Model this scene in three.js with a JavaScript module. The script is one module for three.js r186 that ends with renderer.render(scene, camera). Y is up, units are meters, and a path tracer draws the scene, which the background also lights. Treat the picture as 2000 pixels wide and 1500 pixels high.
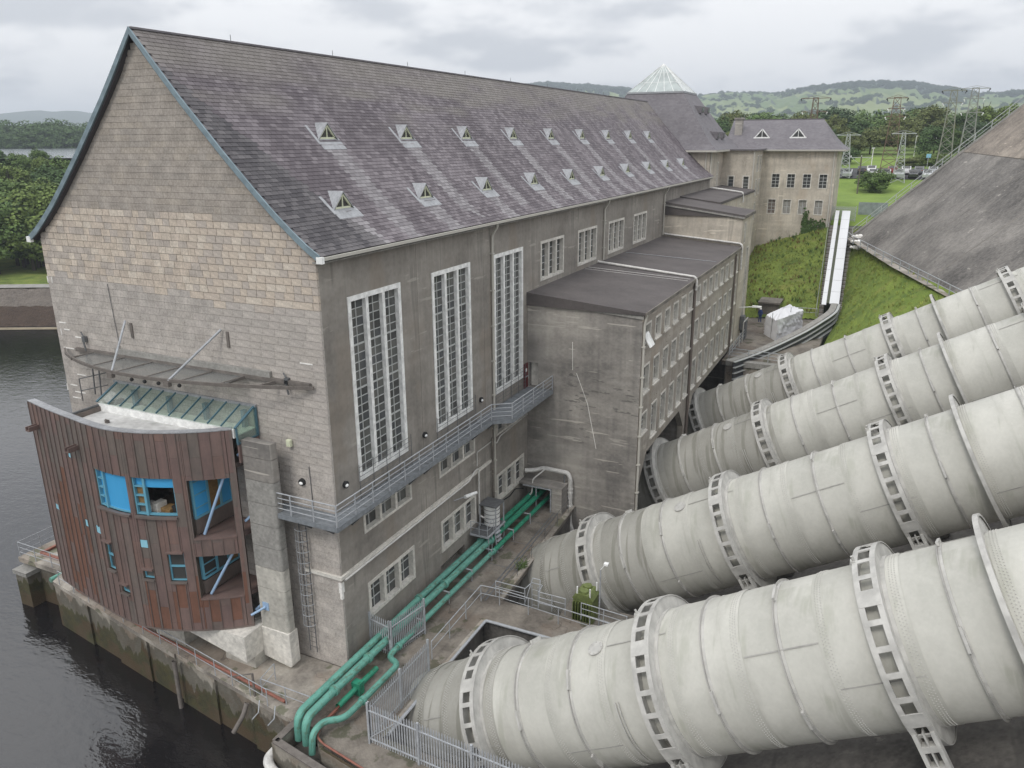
import * as THREE from 'three';
import { mergeGeometries } from 'three/addons/utils/BufferGeometryUtils.js';
import { MarchingCubes } from 'three/addons/objects/MarchingCubes.js';

// ---------- camera, sky, sun, exposure ----------
const scene = new THREE.Scene();
const camera = new THREE.PerspectiveCamera(52.57, 4 / 3, 0.5, 12000);
camera.position.set(22.895, 26.743, 27.641);
camera.rotation.order = 'YXZ';
camera.rotation.set(-0.3044, 0.4452, -0.0052);
const renderer = new THREE.WebGLRenderer({ antialias: true });
renderer.toneMapping = THREE.LinearToneMapping;
renderer.toneMappingExposure = 1.16;
renderer.shadowMap.enabled = true;
renderer.setSize(1024, 768);

let seed = 12345;
const rnd = () => { seed = (seed * 1664525 + 1013904223) >>> 0; return seed / 4294967296; };
const rr = (a, b) => a + (b - a) * rnd();
function hash(x, y, k = 0) { let h = (x * 374761393 + y * 668265263 + k * 974634777) | 0; h = Math.imul(h ^ (h >>> 13), 1274126177); return ((h ^ (h >>> 16)) >>> 0) / 4294967296; }
const sm = t => t * t * (3 - 2 * t);
function vn(x, y, px = 1e6, py = px, k = 0) {
  const xi = Math.floor(x), yi = Math.floor(y), fx = sm(x - xi), fy = sm(y - yi);
  const w = (a, p) => ((a % p) + p) % p, x0 = w(xi, px), x1 = w(xi + 1, px), y0 = w(yi, py), y1 = w(yi + 1, py);
  const a = hash(x0, y0, k), b = hash(x1, y0, k), c = hash(x0, y1, k), d = hash(x1, y1, k);
  return a + (b - a) * fx + (c - a) * fy + (a - b - c + d) * fx * fy;
}
const lat = new Map();
function lattice(fu, fv, k) { const key = (k * 8192 + fu) * 8192 + fv; let t = lat.get(key); if (!t) { t = new Float32Array(fu * fv); for (let j = 0; j < fv; j++) for (let i = 0; i < fu; i++) t[j * fu + i] = hash(i, j, k); lat.set(key, t); } return t; }
let tN = 0, tU = -1, tV = -1, tI = 0, tC = 0, tL = [];   // while a texture is filled, whole noise layers are computed once
function layer(n, fu, fv, oct, k) {
  const out = new Float32Array(n * n); let a = 0.5, sum = 0;
  for (let o = 0; o < oct; o++) {
    const t = lattice(fu, fv, k + o * 7), x0 = new Int32Array(n), x1 = new Int32Array(n), wx = new Float32Array(n);
    for (let i = 0; i < n; i++) { const x = (i + 0.5) / n * fu, f = Math.floor(x); x0[i] = f % fu; x1[i] = (f + 1) % fu; wx[i] = sm(x - f); }
    for (let j = 0; j < n; j++) { const y = (j + 0.5) / n * fv, f = Math.floor(y), r0 = (f % fv) * fu, r1 = ((f + 1) % fv) * fu, wy = sm(y - f); for (let i = 0; i < n; i++) { const p = t[r0 + x0[i]], q = t[r1 + x0[i]], e = p + (t[r0 + x1[i]] - p) * wx[i], h = q + (t[r1 + x1[i]] - q) * wx[i]; out[j * n + i] += a * (e + (h - e) * wy); } }
    sum += a; a *= 0.55; fu *= 2; fv *= 2;
  }
  for (let i = 0; i < out.length; i++) out[i] /= sum; return out;
}
function fbm(u, v, fu, fv, oct, k = 0) {   // periodic value-noise sum
  if (u === tU && v === tV) { const c = tC++; return (tL[c] || (tL[c] = layer(tN, fu, fv, oct, k)))[tI]; }
  let s = 0, a = 0.5, n = 0;
  for (let i = 0; i < oct; i++) {
    if (fu > 900) s += a * vn(u * fu, v * fv, fu, fv, k + i * 7);
    else { const t = lattice(fu, fv, k + i * 7), x = u * fu, y = v * fv, xf = Math.floor(x), yf = Math.floor(y), fx = sm(x - xf), fy = sm(y - yf), x0 = ((xf % fu) + fu) % fu, y0 = (((yf % fv) + fv) % fv), x1 = x0 + 1 === fu ? 0 : x0 + 1, y1 = y0 + 1 === fv ? 0 : y0 + 1, A = t[y0 * fu + x0], B = t[y0 * fu + x1], C = t[y1 * fu + x0], D = t[y1 * fu + x1]; s += a * (A + (B - A) * fx + (C - A) * fy + (A - B - C + D) * fx * fy); }
    n += a; a *= 0.55; fu *= 2; fv *= 2;
  }
  return s / n;
}
const clamp = (x, a = 0, b = 1) => Math.min(b, Math.max(a, x));
const step = (a, b, x) => sm(clamp((x - a) / (b - a)));
const mix = (a, b, t) => [a[0] + (b[0] - a[0]) * t, a[1] + (b[1] - a[1]) * t, a[2] + (b[2] - a[2]) * t];
{ // overcast sky: CIE overcast brightness with broken grey stratus
  const w = 2048, h = 1024, d = new Float32Array(w * h * 4);
  for (let j = 0; j < h; j++) for (let i = 0; i < w; i++) {
    const el = ((j + 0.5) / h - 0.5) * Math.PI, az = ((i + 0.5) / w - 0.5) * 2 * Math.PI, y = Math.sin(el), c = Math.cos(el);
    const dx = c * Math.cos(az), dz = c * Math.sin(az), o = (j * w + i) * 4;
    let col;
    if (y >= -0.02) {
      const yy = Math.max(y, 0), q = 1 / (yy + 0.16), X = dx * q * 2.2 + 40, Z = dz * q * 2.2 + 40;
      let n = 0, a = 0.5, f = 1; for (let k = 0; k < 8; k++) { n += a * vn(X * f + 3 * k, Z * f, 1e6, 1e6, 50 + k); a *= 0.58; f *= 2.03; }
      n /= 1.176;
      let n2 = 0; a = 0.5; f = 0.5; for (let k = 0; k < 5; k++) { n2 += a * vn(X * f + 9, Z * f * 1.4 + 5 * k, 1e6, 1e6, 80 + k); a *= 0.5; f *= 2.1; }
      const L = 0.74 * (1 + 1.15 * yy), dark = step(0.42, 0.60, n * 0.6 + n2 * 0.4);
      col = mix([1.07, 1.08, 1.10], [0.70, 0.73, 0.78], dark * 0.95);
      col = mix(col, [1.02, 1.04, 1.07], Math.exp(-yy * 22) * 0.5).map(v => v * L);
    } else col = [0.10, 0.11, 0.08];
    d[o] = col[0]; d[o + 1] = col[1]; d[o + 2] = col[2]; d[o + 3] = 1;
  }
  const t = new THREE.DataTexture(d, w, h, THREE.RGBAFormat, THREE.FloatType);
  t.mapping = THREE.EquirectangularReflectionMapping; t.magFilter = t.minFilter = THREE.LinearFilter; t.wrapS = THREE.RepeatWrapping; t.needsUpdate = true;
  scene.background = t; scene.environment = t;
}
const sun = new THREE.DirectionalLight(new THREE.Color().setRGB(1, 0.965, 0.91), 1.1);
sun.position.set(-10, 75, 45); sun.target.position.set(0, 0, -20); sun.castShadow = true; sun.shadow.radius = 26;
sun.shadow.mapSize.set(2048, 2048);
Object.assign(sun.shadow.camera, { left: -120, right: 120, top: 120, bottom: -120, near: 1, far: 400 });
scene.add(sun, sun.target);
scene.fog = new THREE.FogExp2(new THREE.Color().setRGB(0.60, 0.66, 0.74), 0.00024);

// ---------- textures ----------
const lut = Float32Array.from({ length: 8193 }, (_, i) => { const x = i / 8192; return 255 * (x <= 0.0031308 ? 12.92 * x : 1.055 * Math.pow(x, 1 / 2.4) - 0.055); });
const s8 = x => lut[x <= 0 ? 0 : x >= 1 ? 8192 : (x * 8192) | 0];
function tex(n, fn, linear) {
  const d = new Uint8Array(n * n * 4);
  tN = n; tL = [];
  for (let j = 0; j < n; j++) for (let i = 0; i < n; i++) { tU = (i + 0.5) / n; tV = (j + 0.5) / n; tI = j * n + i; tC = 0; const c = fn(tU, tV), o = tI * 4; for (let k = 0; k < 3; k++) d[o + k] = linear ? clamp(c[k]) * 255 : s8(c[k]); d[o + 3] = 255; }
  tU = tV = -1; tL = [];
  const t = new THREE.DataTexture(d, n, n); t.wrapS = t.wrapT = THREE.RepeatWrapping; t.magFilter = THREE.LinearFilter; t.minFilter = THREE.LinearMipmapLinearFilter; t.generateMipmaps = true;
  if (!linear) t.colorSpace = THREE.SRGBColorSpace; t.needsUpdate = true; return t;
}
const repCache = new Map();
const rep = (t, m, m2 = m) => { const k = t.uuid + m + '_' + m2; if (!repCache.has(k)) { const c = t.clone(); c.repeat.set(1 / m, 1 / m2); c.needsUpdate = true; repCache.set(k, c); } return repCache.get(k); };
const g3 = v => [v, v, v];
const T = {};
T.render = tex(1024, (u, v) => {   // weathered cement render, 16 m
  const a = fbm(u, v, 5, 5, 6, 1), st = fbm(u, v, 44, 3, 4, 2), f = fbm(u, v, 90, 90, 3, 3), bd = vn(u * 2, v * 44, 2, 44, 4);
  let c = mix([0.19, 0.174, 0.156], [0.42, 0.39, 0.352], clamp(a * 1.15 + st * 0.5 + (f - 0.5) * 0.35 - 0.32));
  c = mix(c, [0.13, 0.122, 0.112], step(0.56, 0.76, st) * 0.5 * step(0.35, 0.6, a));
  c = mix(c, [0.27, 0.225, 0.18], step(0.58, 0.75, fbm(u, v, 7, 4, 4, 8)) * 0.4);
  c = c.map(x => x * (0.93 + 0.14 * bd));
  const lime = step(0.70, 0.74, fbm(u, v, 8, 50, 4, 6)) * step(0.55, 0.7, fbm(u, v, 6, 9, 2, 9));
  return mix(c, [0.5, 0.47, 0.42], lime * 0.5);
});
T.board = tex(1024, (u, v) => {   // board-marked concrete with runs, 14 m
  const a = fbm(u, v, 4, 4, 6, 21), st = fbm(u, v, 34, 2, 5, 22), f = fbm(u, v, 80, 120, 3, 23), bd = vn(u, v * 56, 1, 56, 24);
  let c = mix([0.135, 0.126, 0.118], [0.42, 0.39, 0.35], clamp(a * 1.5 + st * 0.5 + (f - 0.5) * 0.35 - 0.52));
  c = mix(c, [0.12, 0.113, 0.108], step(0.52, 0.7, fbm(u, v, 2, 3, 4, 30)) * 0.55);
  c = c.map(x => x * (0.9 + 0.2 * bd));
  const pit = step(0.66, 0.72, fbm(u, v, 16, 70, 4, 26)) * step(0.45, 0.6, fbm(u, v, 3, 3, 3, 27));
  c = mix(c, [0.10, 0.095, 0.088], pit * 0.7);
  const lime = step(0.69, 0.73, fbm(u, v, 4, 60, 4, 28)) * step(0.42, 0.6, fbm(u, v, 4, 5, 3, 29));
  return mix(c, [0.56, 0.52, 0.46], lime * 0.65);
});
T.dam = tex(1024, (u, v) => {   // old dark mass concrete, 26 m
  const a = fbm(u, v, 5, 6, 6, 41), st = fbm(u, v, 26, 3, 5, 42), f = fbm(u, v, 110, 110, 3, 43);
  let c = mix([0.065, 0.06, 0.056], [0.215, 0.2, 0.182], clamp(a * 1.2 + (f - 0.5) * 0.6 + st * 0.5 - 0.38));
  c = mix(c, [0.06, 0.056, 0.053], step(0.55, 0.75, st) * 0.5);
  const lime = step(0.73, 0.76, fbm(u, v, 34, 50, 4, 46)) * step(0.5, 0.62, fbm(u, v, 5, 5, 3, 49)); c = mix(c, [0.36, 0.335, 0.30], lime * 0.5);
  return mix(c, [0.06, 0.055, 0.05], step(0.86, 0.9, vn(u * 9, v * 9, 9, 9, 48)) * 0.25);
});
T.fine = tex(512, (u, v) => { const f = fbm(u, v, 24, 24, 5, 61), g = fbm(u, v, 5, 5, 4, 62); return g3(clamp(0.68 + (f - 0.5) * 0.4 + (g - 0.5) * 0.35)); });
T.fineBump = tex(512, (u, v) => g3(fbm(u, v, 40, 40, 4, 66)), true);
T.deck = tex(1024, (u, v) => {   // broken wet deck concrete, 9 m
  const a = fbm(u, v, 6, 6, 6, 71), f = fbm(u, v, 70, 70, 4, 72), b = fbm(u, v, 4, 4, 5, 73), m = fbm(u, v, 9, 9, 5, 74);
  let c = mix([0.125, 0.112, 0.10], [0.36, 0.335, 0.30], clamp(a * 1.5 - 0.35 + (f - 0.5) * 0.45));
  c = mix(c, [0.20, 0.16, 0.13], step(0.52, 0.66, b) * 0.5);
  c = mix(c, [0.075, 0.082, 0.045], step(0.63, 0.72, m) * 0.7);
  const cr = Math.abs(fbm(u, v, 5, 5, 4, 75) - 0.5); c = mix(c, [0.05, 0.046, 0.042], step(0.010, 0.002, cr) * 0.5 * step(0.5, 0.6, b));
  return c;
});
T.roofing = tex(512, (u, v) => { const a = fbm(u, v, 6, 6, 5, 81), f = fbm(u, v, 60, 60, 3, 82); return mix([0.072, 0.063, 0.061], [0.12, 0.106, 0.102], clamp(a + (f - 0.5) * 0.5)); });
T.grass = tex(1024, (u, v) => {   // 12 m of rough grass
  const a = fbm(u, v, 7, 7, 6, 91), f = fbm(u, v, 130, 130, 3, 92), b = fbm(u, v, 10, 10, 4, 93);
  let c = mix([0.06, 0.095, 0.02], [0.175, 0.215, 0.048], clamp(a * 1.3 - 0.2 + (f - 0.5) * 0.75));
  return mix(c, [0.17, 0.15, 0.055], step(0.58, 0.76, b) * 0.45);
});
T.grassBump = tex(512, (u, v) => g3(fbm(u, v, 60, 60, 4, 96)), true);
T.meadow = tex(1024, (u, v) => { const a = fbm(u, v, 6, 6, 6, 101), f = fbm(u, v, 90, 90, 3, 102); return mix([0.085, 0.135, 0.026], [0.17, 0.235, 0.05], clamp(a + (f - 0.5) * 0.5)); });
T.pipe = tex(1024, (u, v) => {   // aged off-white paint: u along pipe (12 m), v round it
  const a = fbm(u, v, 6, 8, 6, 111), st = fbm(u, v, 56, 6, 5, 112), f = fbm(u, v, 120, 160, 3, 113), g = fbm(u, v, 9, 7, 5, 114);
  let c = mix([0.405, 0.398, 0.355], [0.565, 0.553, 0.50], clamp(a * 1.5 - 0.2 + (f - 0.5) * 0.35));
  c = mix(c, [0.33, 0.335, 0.27], step(0.56, 0.74, fbm(u + v * 0.3, v, 30, 5, 5, 115)) * step(0.45, 0.62, g) * 0.5);
  const low = step(0.30, 0.42, v) * step(0.70, 0.58, v) ;   // algae runs under the belly
  c = mix(c, [0.245, 0.25, 0.19], step(0.52, 0.74, st) * (0.2 + 0.45 * low) * step(0.42, 0.62, g));
  return mix(c, [0.36, 0.35, 0.31], step(0.62, 0.78, g) * 0.3);
});
T.pipeOld = tex(1024, (u, v) => {   // greyer, streaked canvas-like paint at the foot of the pipes
  const a = fbm(u, v, 6, 8, 6, 121), st = fbm(u + v * 0.25, v, 48, 6, 5, 122), f = fbm(u, v, 120, 160, 3, 123);
  let c = mix([0.27, 0.262, 0.23], [0.42, 0.408, 0.37], clamp(a * 1.2 - 0.1 + (f - 0.5) * 0.3));
  return mix(c, [0.19, 0.185, 0.15], step(0.54, 0.76, st) * 0.6);
});
T.quay = tex(1024, (u, v) => {   // quay concrete 10 m by 8 m, v follows height: algae up to the tide line
  const y = (v - 1) * 8, a = fbm(u, v, 7, 7, 6, 131), f = fbm(u, v, 80, 80, 4, 132), st = fbm(u, v, 40, 4, 4, 133);
  let c = mix([0.19, 0.172, 0.145], [0.40, 0.37, 0.32], clamp(a * 1.3 - 0.25 + (f - 0.5) * 0.4 + (st - 0.5) * 0.5));
  c = mix(c, [0.20, 0.14, 0.095], step(0.55, 0.7, fbm(u, v, 9, 6, 4, 134)) * 0.5);
  const line = -1.5 + (fbm(u, 0.3, 14, 2, 5, 135) - 0.5) * 2.6, moss = step(line + 0.12, line - 0.12, y);
  c = mix(c, mix(mix([0.018, 0.02, 0.009], [0.075, 0.07, 0.018], fbm(u, v, 24, 24, 4, 136)), [0.07, 0.045, 0.018], step(0.5, 0.68, fbm(u, v, 8, 8, 4, 138))), moss * 0.92);
  const l2 = -0.55 + (fbm(u, 0.6, 20, 2, 5, 137) - 0.5) * 1.6;
  return mix(c, [0.07, 0.066, 0.05], step(l2 + 0.1, l2 - 0.1, y) * (1 - moss) * 0.65);
});
T.slateFar = tex(1024, (u, v) => {   // slating too far off to pick apart, 6 m: 30 courses
  const r = Math.floor(v * 30), x = u * 18 + (r % 2) * 0.5, k = Math.floor(x) % 18, e = hash(k, r, 141), fy = v * 30 - r, fx = x - Math.floor(x);
  let c = mix([0.118, 0.107, 0.118], [0.185, 0.172, 0.182], clamp(e * 0.6 + fbm(u, v, 5, 5, 4, 142) * 0.6));
  return c.map(q => q * (fy < 0.12 || fx < 0.04 ? 0.72 : 1));
});
T.copper = tex(512, (u, v) => { const a = fbm(u, v, 4, 4, 5, 151), f = fbm(u, v, 60, 12, 4, 152), s = fbm(u, v, 30, 3, 3, 153); return mix([0.62, 0.66, 0.66], [1, 0.97, 0.95], clamp(a * 0.9 + (f - 0.5) * 0.5 + (s - 0.5) * 0.5)); });
T.leaf = tex(256, (u, v) => { const a = fbm(u, v, 8, 8, 4, 161); return mix([0.6, 0.65, 0.5], [1, 1, 0.9], a); });
T.wave = tex(1024, (u, v) => {
  const w1 = fbm(u, v, 9, 16, 5, 171), w2 = fbm(u + w1 * 0.03, v, 30, 56, 4, 172); return g3(w1 * 0.6 + w2 * 0.4);
}, true);
T.paint = tex(512, (u, v) => { const a = fbm(u, v, 8, 5, 5, 191), f = fbm(u, v, 40, 40, 3, 192), r = fbm(u, v, 12, 9, 5, 193); let c = mix([0.60, 0.62, 0.60], [1, 1, 1], clamp(a * 1.3 - 0.15 + (f - 0.5) * 0.5)); c = mix(c, [1.0, 0.98, 0.92], step(0.6, 0.7, f * 0.4 + a * 0.6) * 0.5); return mix(c, [0.62, 0.30, 0.22], step(0.62, 0.72, r) * 0.55); });
T.steel = tex(256, (u, v) => { const a = fbm(u, v, 8, 8, 5, 181); return g3(0.72 + (a - 0.5) * 0.5); });

// ---------- materials ----------
const L = (r, g, b) => new THREE.Color().setRGB(r, g, b);
const M = {};
function mat(key, col, rough = 0.9, o = {}) { return M[key] = new THREE.MeshStandardMaterial({ color: Array.isArray(col) ? L(...col) : L(col, col, col), roughness: rough, ...o }); }
const W1 = [1, 1, 1];
mat('render', [0.89, 0.885, 0.87], 0.95, { map: rep(T.render, 16) });
mat('renderMid', [1.2, 1.17, 1.12], 0.95, { map: rep(T.render, 13) });
mat('renderPale', [1.62, 1.58, 1.48], 0.95, { map: rep(T.render, 15) });
mat('board', W1, 0.95, { map: rep(T.board, 14) });
mat('dam', [1.3, 1.3, 1.3], 0.95, { map: rep(T.dam, 26), bumpMap: rep(T.fineBump, 7), bumpScale: 0.05 });
mat('damPale', [1.75, 1.62, 1.48], 0.95, { map: rep(T.dam, 18) });
mat('pit', [0.95, 0.95, 0.95], 0.92, { map: rep(T.dam, 15) });
mat('deck', [0.80, 0.765, 0.72], 0.9, { map: rep(T.deck, 9), bumpMap: rep(T.fineBump, 3), bumpScale: 0.02 });
mat('deckPale', [1.35, 1.33, 1.28], 0.9, { map: rep(T.deck, 9) });
mat('quay', [0.85, 0.84, 0.82], 0.9, { map: rep(T.quay, 10, 8), bumpMap: rep(T.fineBump, 3), bumpScale: 0.03 });
mat('roofing', W1, 0.95, { map: rep(T.roofing, 10) });
mat('grass', [1.3, 1.3, 1.1], 1, { map: rep(T.grass, 12), bumpMap: rep(T.grassBump, 4), bumpScale: 0.12 });
mat('meadow', W1, 1, { map: rep(T.meadow, 40) });
mat('slateFar', W1, 0.75, { map: rep(T.slateFar, 6) });
mat('slateBase', [0.075, 0.068, 0.073], 0.85);
mat('pipe', W1, 0.55, { map: T.pipe });
mat('pipeOld', W1, 0.8, { map: T.pipeOld });
mat('pipeSteel', [0.63, 0.615, 0.575], 0.6, { map: rep(T.steel, 3) });
mat('pipeEdge', [0.50, 0.485, 0.45], 0.7, { map: rep(T.steel, 3) });
mat('whitePaint', [1.12, 1.12, 1.09], 0.55, { map: rep(T.steel, 1.7) });
mat('whitePipe', [0.80, 0.78, 0.74], 0.5, { map: rep(T.steel, 1.3) });
mat('cream', [0.66, 0.68, 0.50], 0.6);
mat('gutter', [0.48, 0.46, 0.41], 0.6);
mat('bargeboard', [0.25, 0.33, 0.37], 0.6, { map: rep(T.steel, 2) });
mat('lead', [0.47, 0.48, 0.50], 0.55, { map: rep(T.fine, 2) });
mat('galv', [0.50, 0.52, 0.545], 0.5, { metalness: 0.0, map: rep(T.steel, 1.2) });
mat('galvDark', [0.20, 0.205, 0.21], 0.6, { metalness: 0.3, map: rep(T.steel, 1.2) });
mat('rustSteel', [0.21, 0.185, 0.165], 0.8, { map: rep(T.steel, 1.2) });
mat('red', [0.34, 0.135, 0.095], 0.7, { map: rep(T.steel, 1.2) });
mat('brownPipe', [0.17, 0.14, 0.12], 0.8);
mat('turq', [0.14, 0.375, 0.305], 0.6, { map: rep(T.paint, 3) });
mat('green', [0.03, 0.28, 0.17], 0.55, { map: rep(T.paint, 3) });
mat('plate', [0.26, 0.28, 0.30], 0.55, { map: rep(T.steel, 1.2) });
mat('finPale', [0.66, 0.63, 0.56], 0.95, { map: rep(T.fine, 4) });
mat('barGrey', [0.46, 0.47, 0.46], 0.6);
mat('olive', [0.22, 0.27, 0.085], 0.6, { map: rep(T.fine, 2) });
mat('blue', [0.055, 0.35, 0.66], 0.5);
mat('blueFrame', [0.13, 0.35, 0.46], 0.5);
mat('blueSteel', [0.30, 0.43, 0.60], 0.5);
mat('skySq', [0.27, 0.55, 0.66], 0.3);
mat('tan', [0.36, 0.22, 0.085], 0.8, { map: rep(T.fine, 2) });
mat('dark', 0.022, 0.9);
mat('darkRed', [0.11, 0.018, 0.02], 0.5);
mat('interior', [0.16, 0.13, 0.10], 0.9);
mat('limewash', [1.2, 1.17, 1.11], 0.95, { map: rep(T.fine, 3) });
mat('concPale', [0.92, 0.88, 0.80], 0.95, { map: rep(T.fine, 4) });
mat('concMid', [0.42, 0.405, 0.375], 0.95, { map: rep(T.fine, 3) });
mat('concDark', [0.62, 0.60, 0.57], 0.95, { map: rep(T.board, 7) });
mat('roofWhite', [0.80, 0.79, 0.77], 0.7, { map: rep(T.fine, 7) });
mat('tankWhite', [0.72, 0.72, 0.70], 0.5);
mat('trayWhite', [0.66, 0.665, 0.68], 0.3);
mat('teal', [0.07, 0.15, 0.19], 0.45);
mat('louvre', [0.045, 0.048, 0.058], 0.4);
mat('louvreEdge', [0.42, 0.43, 0.42], 0.45);
mat('sheet', [0.72, 0.72, 0.74], 0.6, { side: THREE.DoubleSide });
mat('navy', [0.025, 0.05, 0.16], 0.9);
mat('skin', [0.45, 0.28, 0.2], 0.7);
mat('helmet', [0.8, 0.8, 0.78], 0.4);
mat('asphalt', [0.085, 0.085, 0.088], 0.95, { map: rep(T.fine, 9) });
mat('trunk', [0.10, 0.08, 0.06], 1, { map: rep(T.fine, 1) });
mat('rubble', [0.24, 0.205, 0.175], 1, { map: rep(T.fine, 9), bumpMap: rep(T.fineBump, 9), bumpScale: 0.5 });
mat('weedStone', [0.105, 0.07, 0.05], 1, { map: rep(T.fine, 5), bumpMap: rep(T.fineBump, 6), bumpScale: 0.4 });
mat('sand', [0.30, 0.25, 0.17], 1, { map: rep(T.fine, 6) });
mat('pylonRust', [0.17, 0.115, 0.085], 0.9);
mat('pylonGrey', [0.40, 0.42, 0.41], 0.7);
mat('wood', [0.13, 0.11, 0.09], 0.9);
mat('greenSheet', [0.34, 0.39, 0.38], 0.7, { map: rep(T.steel, 3) });
M.water = new THREE.MeshPhysicalMaterial({ color: L(0.012, 0.011, 0.012), roughness: 0.08, ior: 1.75, bumpMap: rep(T.wave, 11), bumpScale: 0.035 });
M.lake = new THREE.MeshPhysicalMaterial({ color: L(0.20, 0.22, 0.24), roughness: 0.15, ior: 1.6 });
M.glassGreen = new THREE.MeshPhysicalMaterial({ color: L(0.78, 0.88, 0.83), roughness: 0.06, transmission: 0.85, thickness: 0, ior: 1.5 });
M.glassPale = new THREE.MeshPhysicalMaterial({ color: L(0.86, 0.93, 0.90), roughness: 0.2, transmission: 0.45, thickness: 0, ior: 1.5, map: rep(T.steel, 5) });
M.glassSmoke = new THREE.MeshPhysicalMaterial({ color: L(0.5, 0.51, 0.5), roughness: 0.15, transmission: 0.75, thickness: 0, ior: 1.5 });
M.glassClear = new THREE.MeshPhysicalMaterial({ color: L(0.9, 0.95, 0.95), roughness: 0.03, transmission: 0.9, thickness: 0, ior: 1.5 });
const paneMats = [[0.055, 0.056, 0.054], [0.08, 0.082, 0.078], [0.10, 0.104, 0.097], [0.12, 0.12, 0.11], [0.075, 0.08, 0.083]].map((c, i) => mat('pane' + i, c, 0.16));  // pane greys carry reflected sky and surroundings in the base colour
const stoneTan = [[0.56, 0.485, 0.405], [0.535, 0.457, 0.38], [0.59, 0.52, 0.44], [0.515, 0.442, 0.372], [0.55, 0.472, 0.39], [0.47, 0.415, 0.365]];
const stoneGrey = [[0.405, 0.36, 0.315], [0.39, 0.35, 0.308], [0.42, 0.372, 0.32], [0.40, 0.357, 0.315], [0.38, 0.343, 0.305], [0.41, 0.367, 0.325]];
const stoneLow = [[0.475, 0.432, 0.395], [0.46, 0.42, 0.385], [0.49, 0.448, 0.408], [0.465, 0.424, 0.384], [0.445, 0.408, 0.372], [0.505, 0.462, 0.42]];
const stoneMats = [stoneTan, stoneGrey, stoneLow].map((p, j) => p.map((c, i) => mat('stone' + j + i, c.map(x => x * (j ? 1.34 : 1.44)), 0.95, { map: rep(T.fine, 1.6) })));
M.stoneV = new THREE.MeshStandardMaterial({ color: L(1, 1, 1), vertexColors: true, roughness: 0.95, map: rep(T.fine, 1.6) });
M.mortar = mat('mortar', [0.235, 0.21, 0.185], 1);

// ---------- geometry helpers ----------
const V3 = (x, y, z) => new THREE.Vector3(x, y, z);
const toV = p => Array.isArray(p) ? V3(...p) : p;
function clean(g) { const q = g.index ? g.toNonIndexed() : g; for (const k of Object.keys(q.attributes)) if (!['position', 'normal', 'uv', 'color'].includes(k)) q.deleteAttribute(k); q.morphAttributes = {}; return q; }
function wuv(g) {   // uv in metres from the dominant axis of each face
  const p = g.attributes.position, n = p.count, uv = new Float32Array(n * 2), a = V3(), b = V3(), c = V3();
  for (let i = 0; i < n; i += 3) {
    a.fromBufferAttribute(p, i); b.fromBufferAttribute(p, i + 1); c.fromBufferAttribute(p, i + 2);
    const nn = b.clone().sub(a).cross(c.clone().sub(a)), x = Math.abs(nn.x), y = Math.abs(nn.y), z = Math.abs(nn.z);
    [a, b, c].forEach((q, k) => { const o = (i + k) * 2; if (y > x && y > z) { uv[o] = q.x; uv[o + 1] = q.z; } else if (x > z) { uv[o] = q.z; uv[o + 1] = q.y; } else { uv[o] = q.x; uv[o + 1] = q.y; } });
  }
  g.setAttribute('uv', new THREE.BufferAttribute(uv, 2)); return g;
}
const box = (x0, x1, y0, y1, z0, z1) => new THREE.BoxGeometry(Math.abs(x1 - x0), Math.abs(y1 - y0), Math.abs(z1 - z0)).translate((x0 + x1) / 2, (y0 + y1) / 2, (z0 + z1) / 2);
function frameM(dir, upHint = V3(0, 1, 0)) { const z = dir.clone().normalize(); let u = Math.abs(z.dot(upHint)) > 0.99 ? V3(1, 0, 0.01) : upHint; const x = u.clone().cross(z).normalize(), y = z.clone().cross(x); return new THREE.Matrix4().makeBasis(x, y, z); }
function bar(a, b, w, h, up) { a = toV(a); b = toV(b); const d = b.clone().sub(a), g = new THREE.BoxGeometry(w, h, d.length()); g.applyMatrix4(frameM(d, up)); const m = a.clone().add(b).multiplyScalar(0.5); return g.translate(m.x, m.y, m.z); }
function rod(a, b, r, n = 6, r2 = r) { a = toV(a); b = toV(b); const d = b.clone().sub(a), g = new THREE.CylinderGeometry(r2, r, d.length(), n).rotateX(Math.PI / 2); g.applyMatrix4(frameM(d)); const m = a.clone().add(b).multiplyScalar(0.5); return g.translate(m.x, m.y, m.z); }
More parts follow.
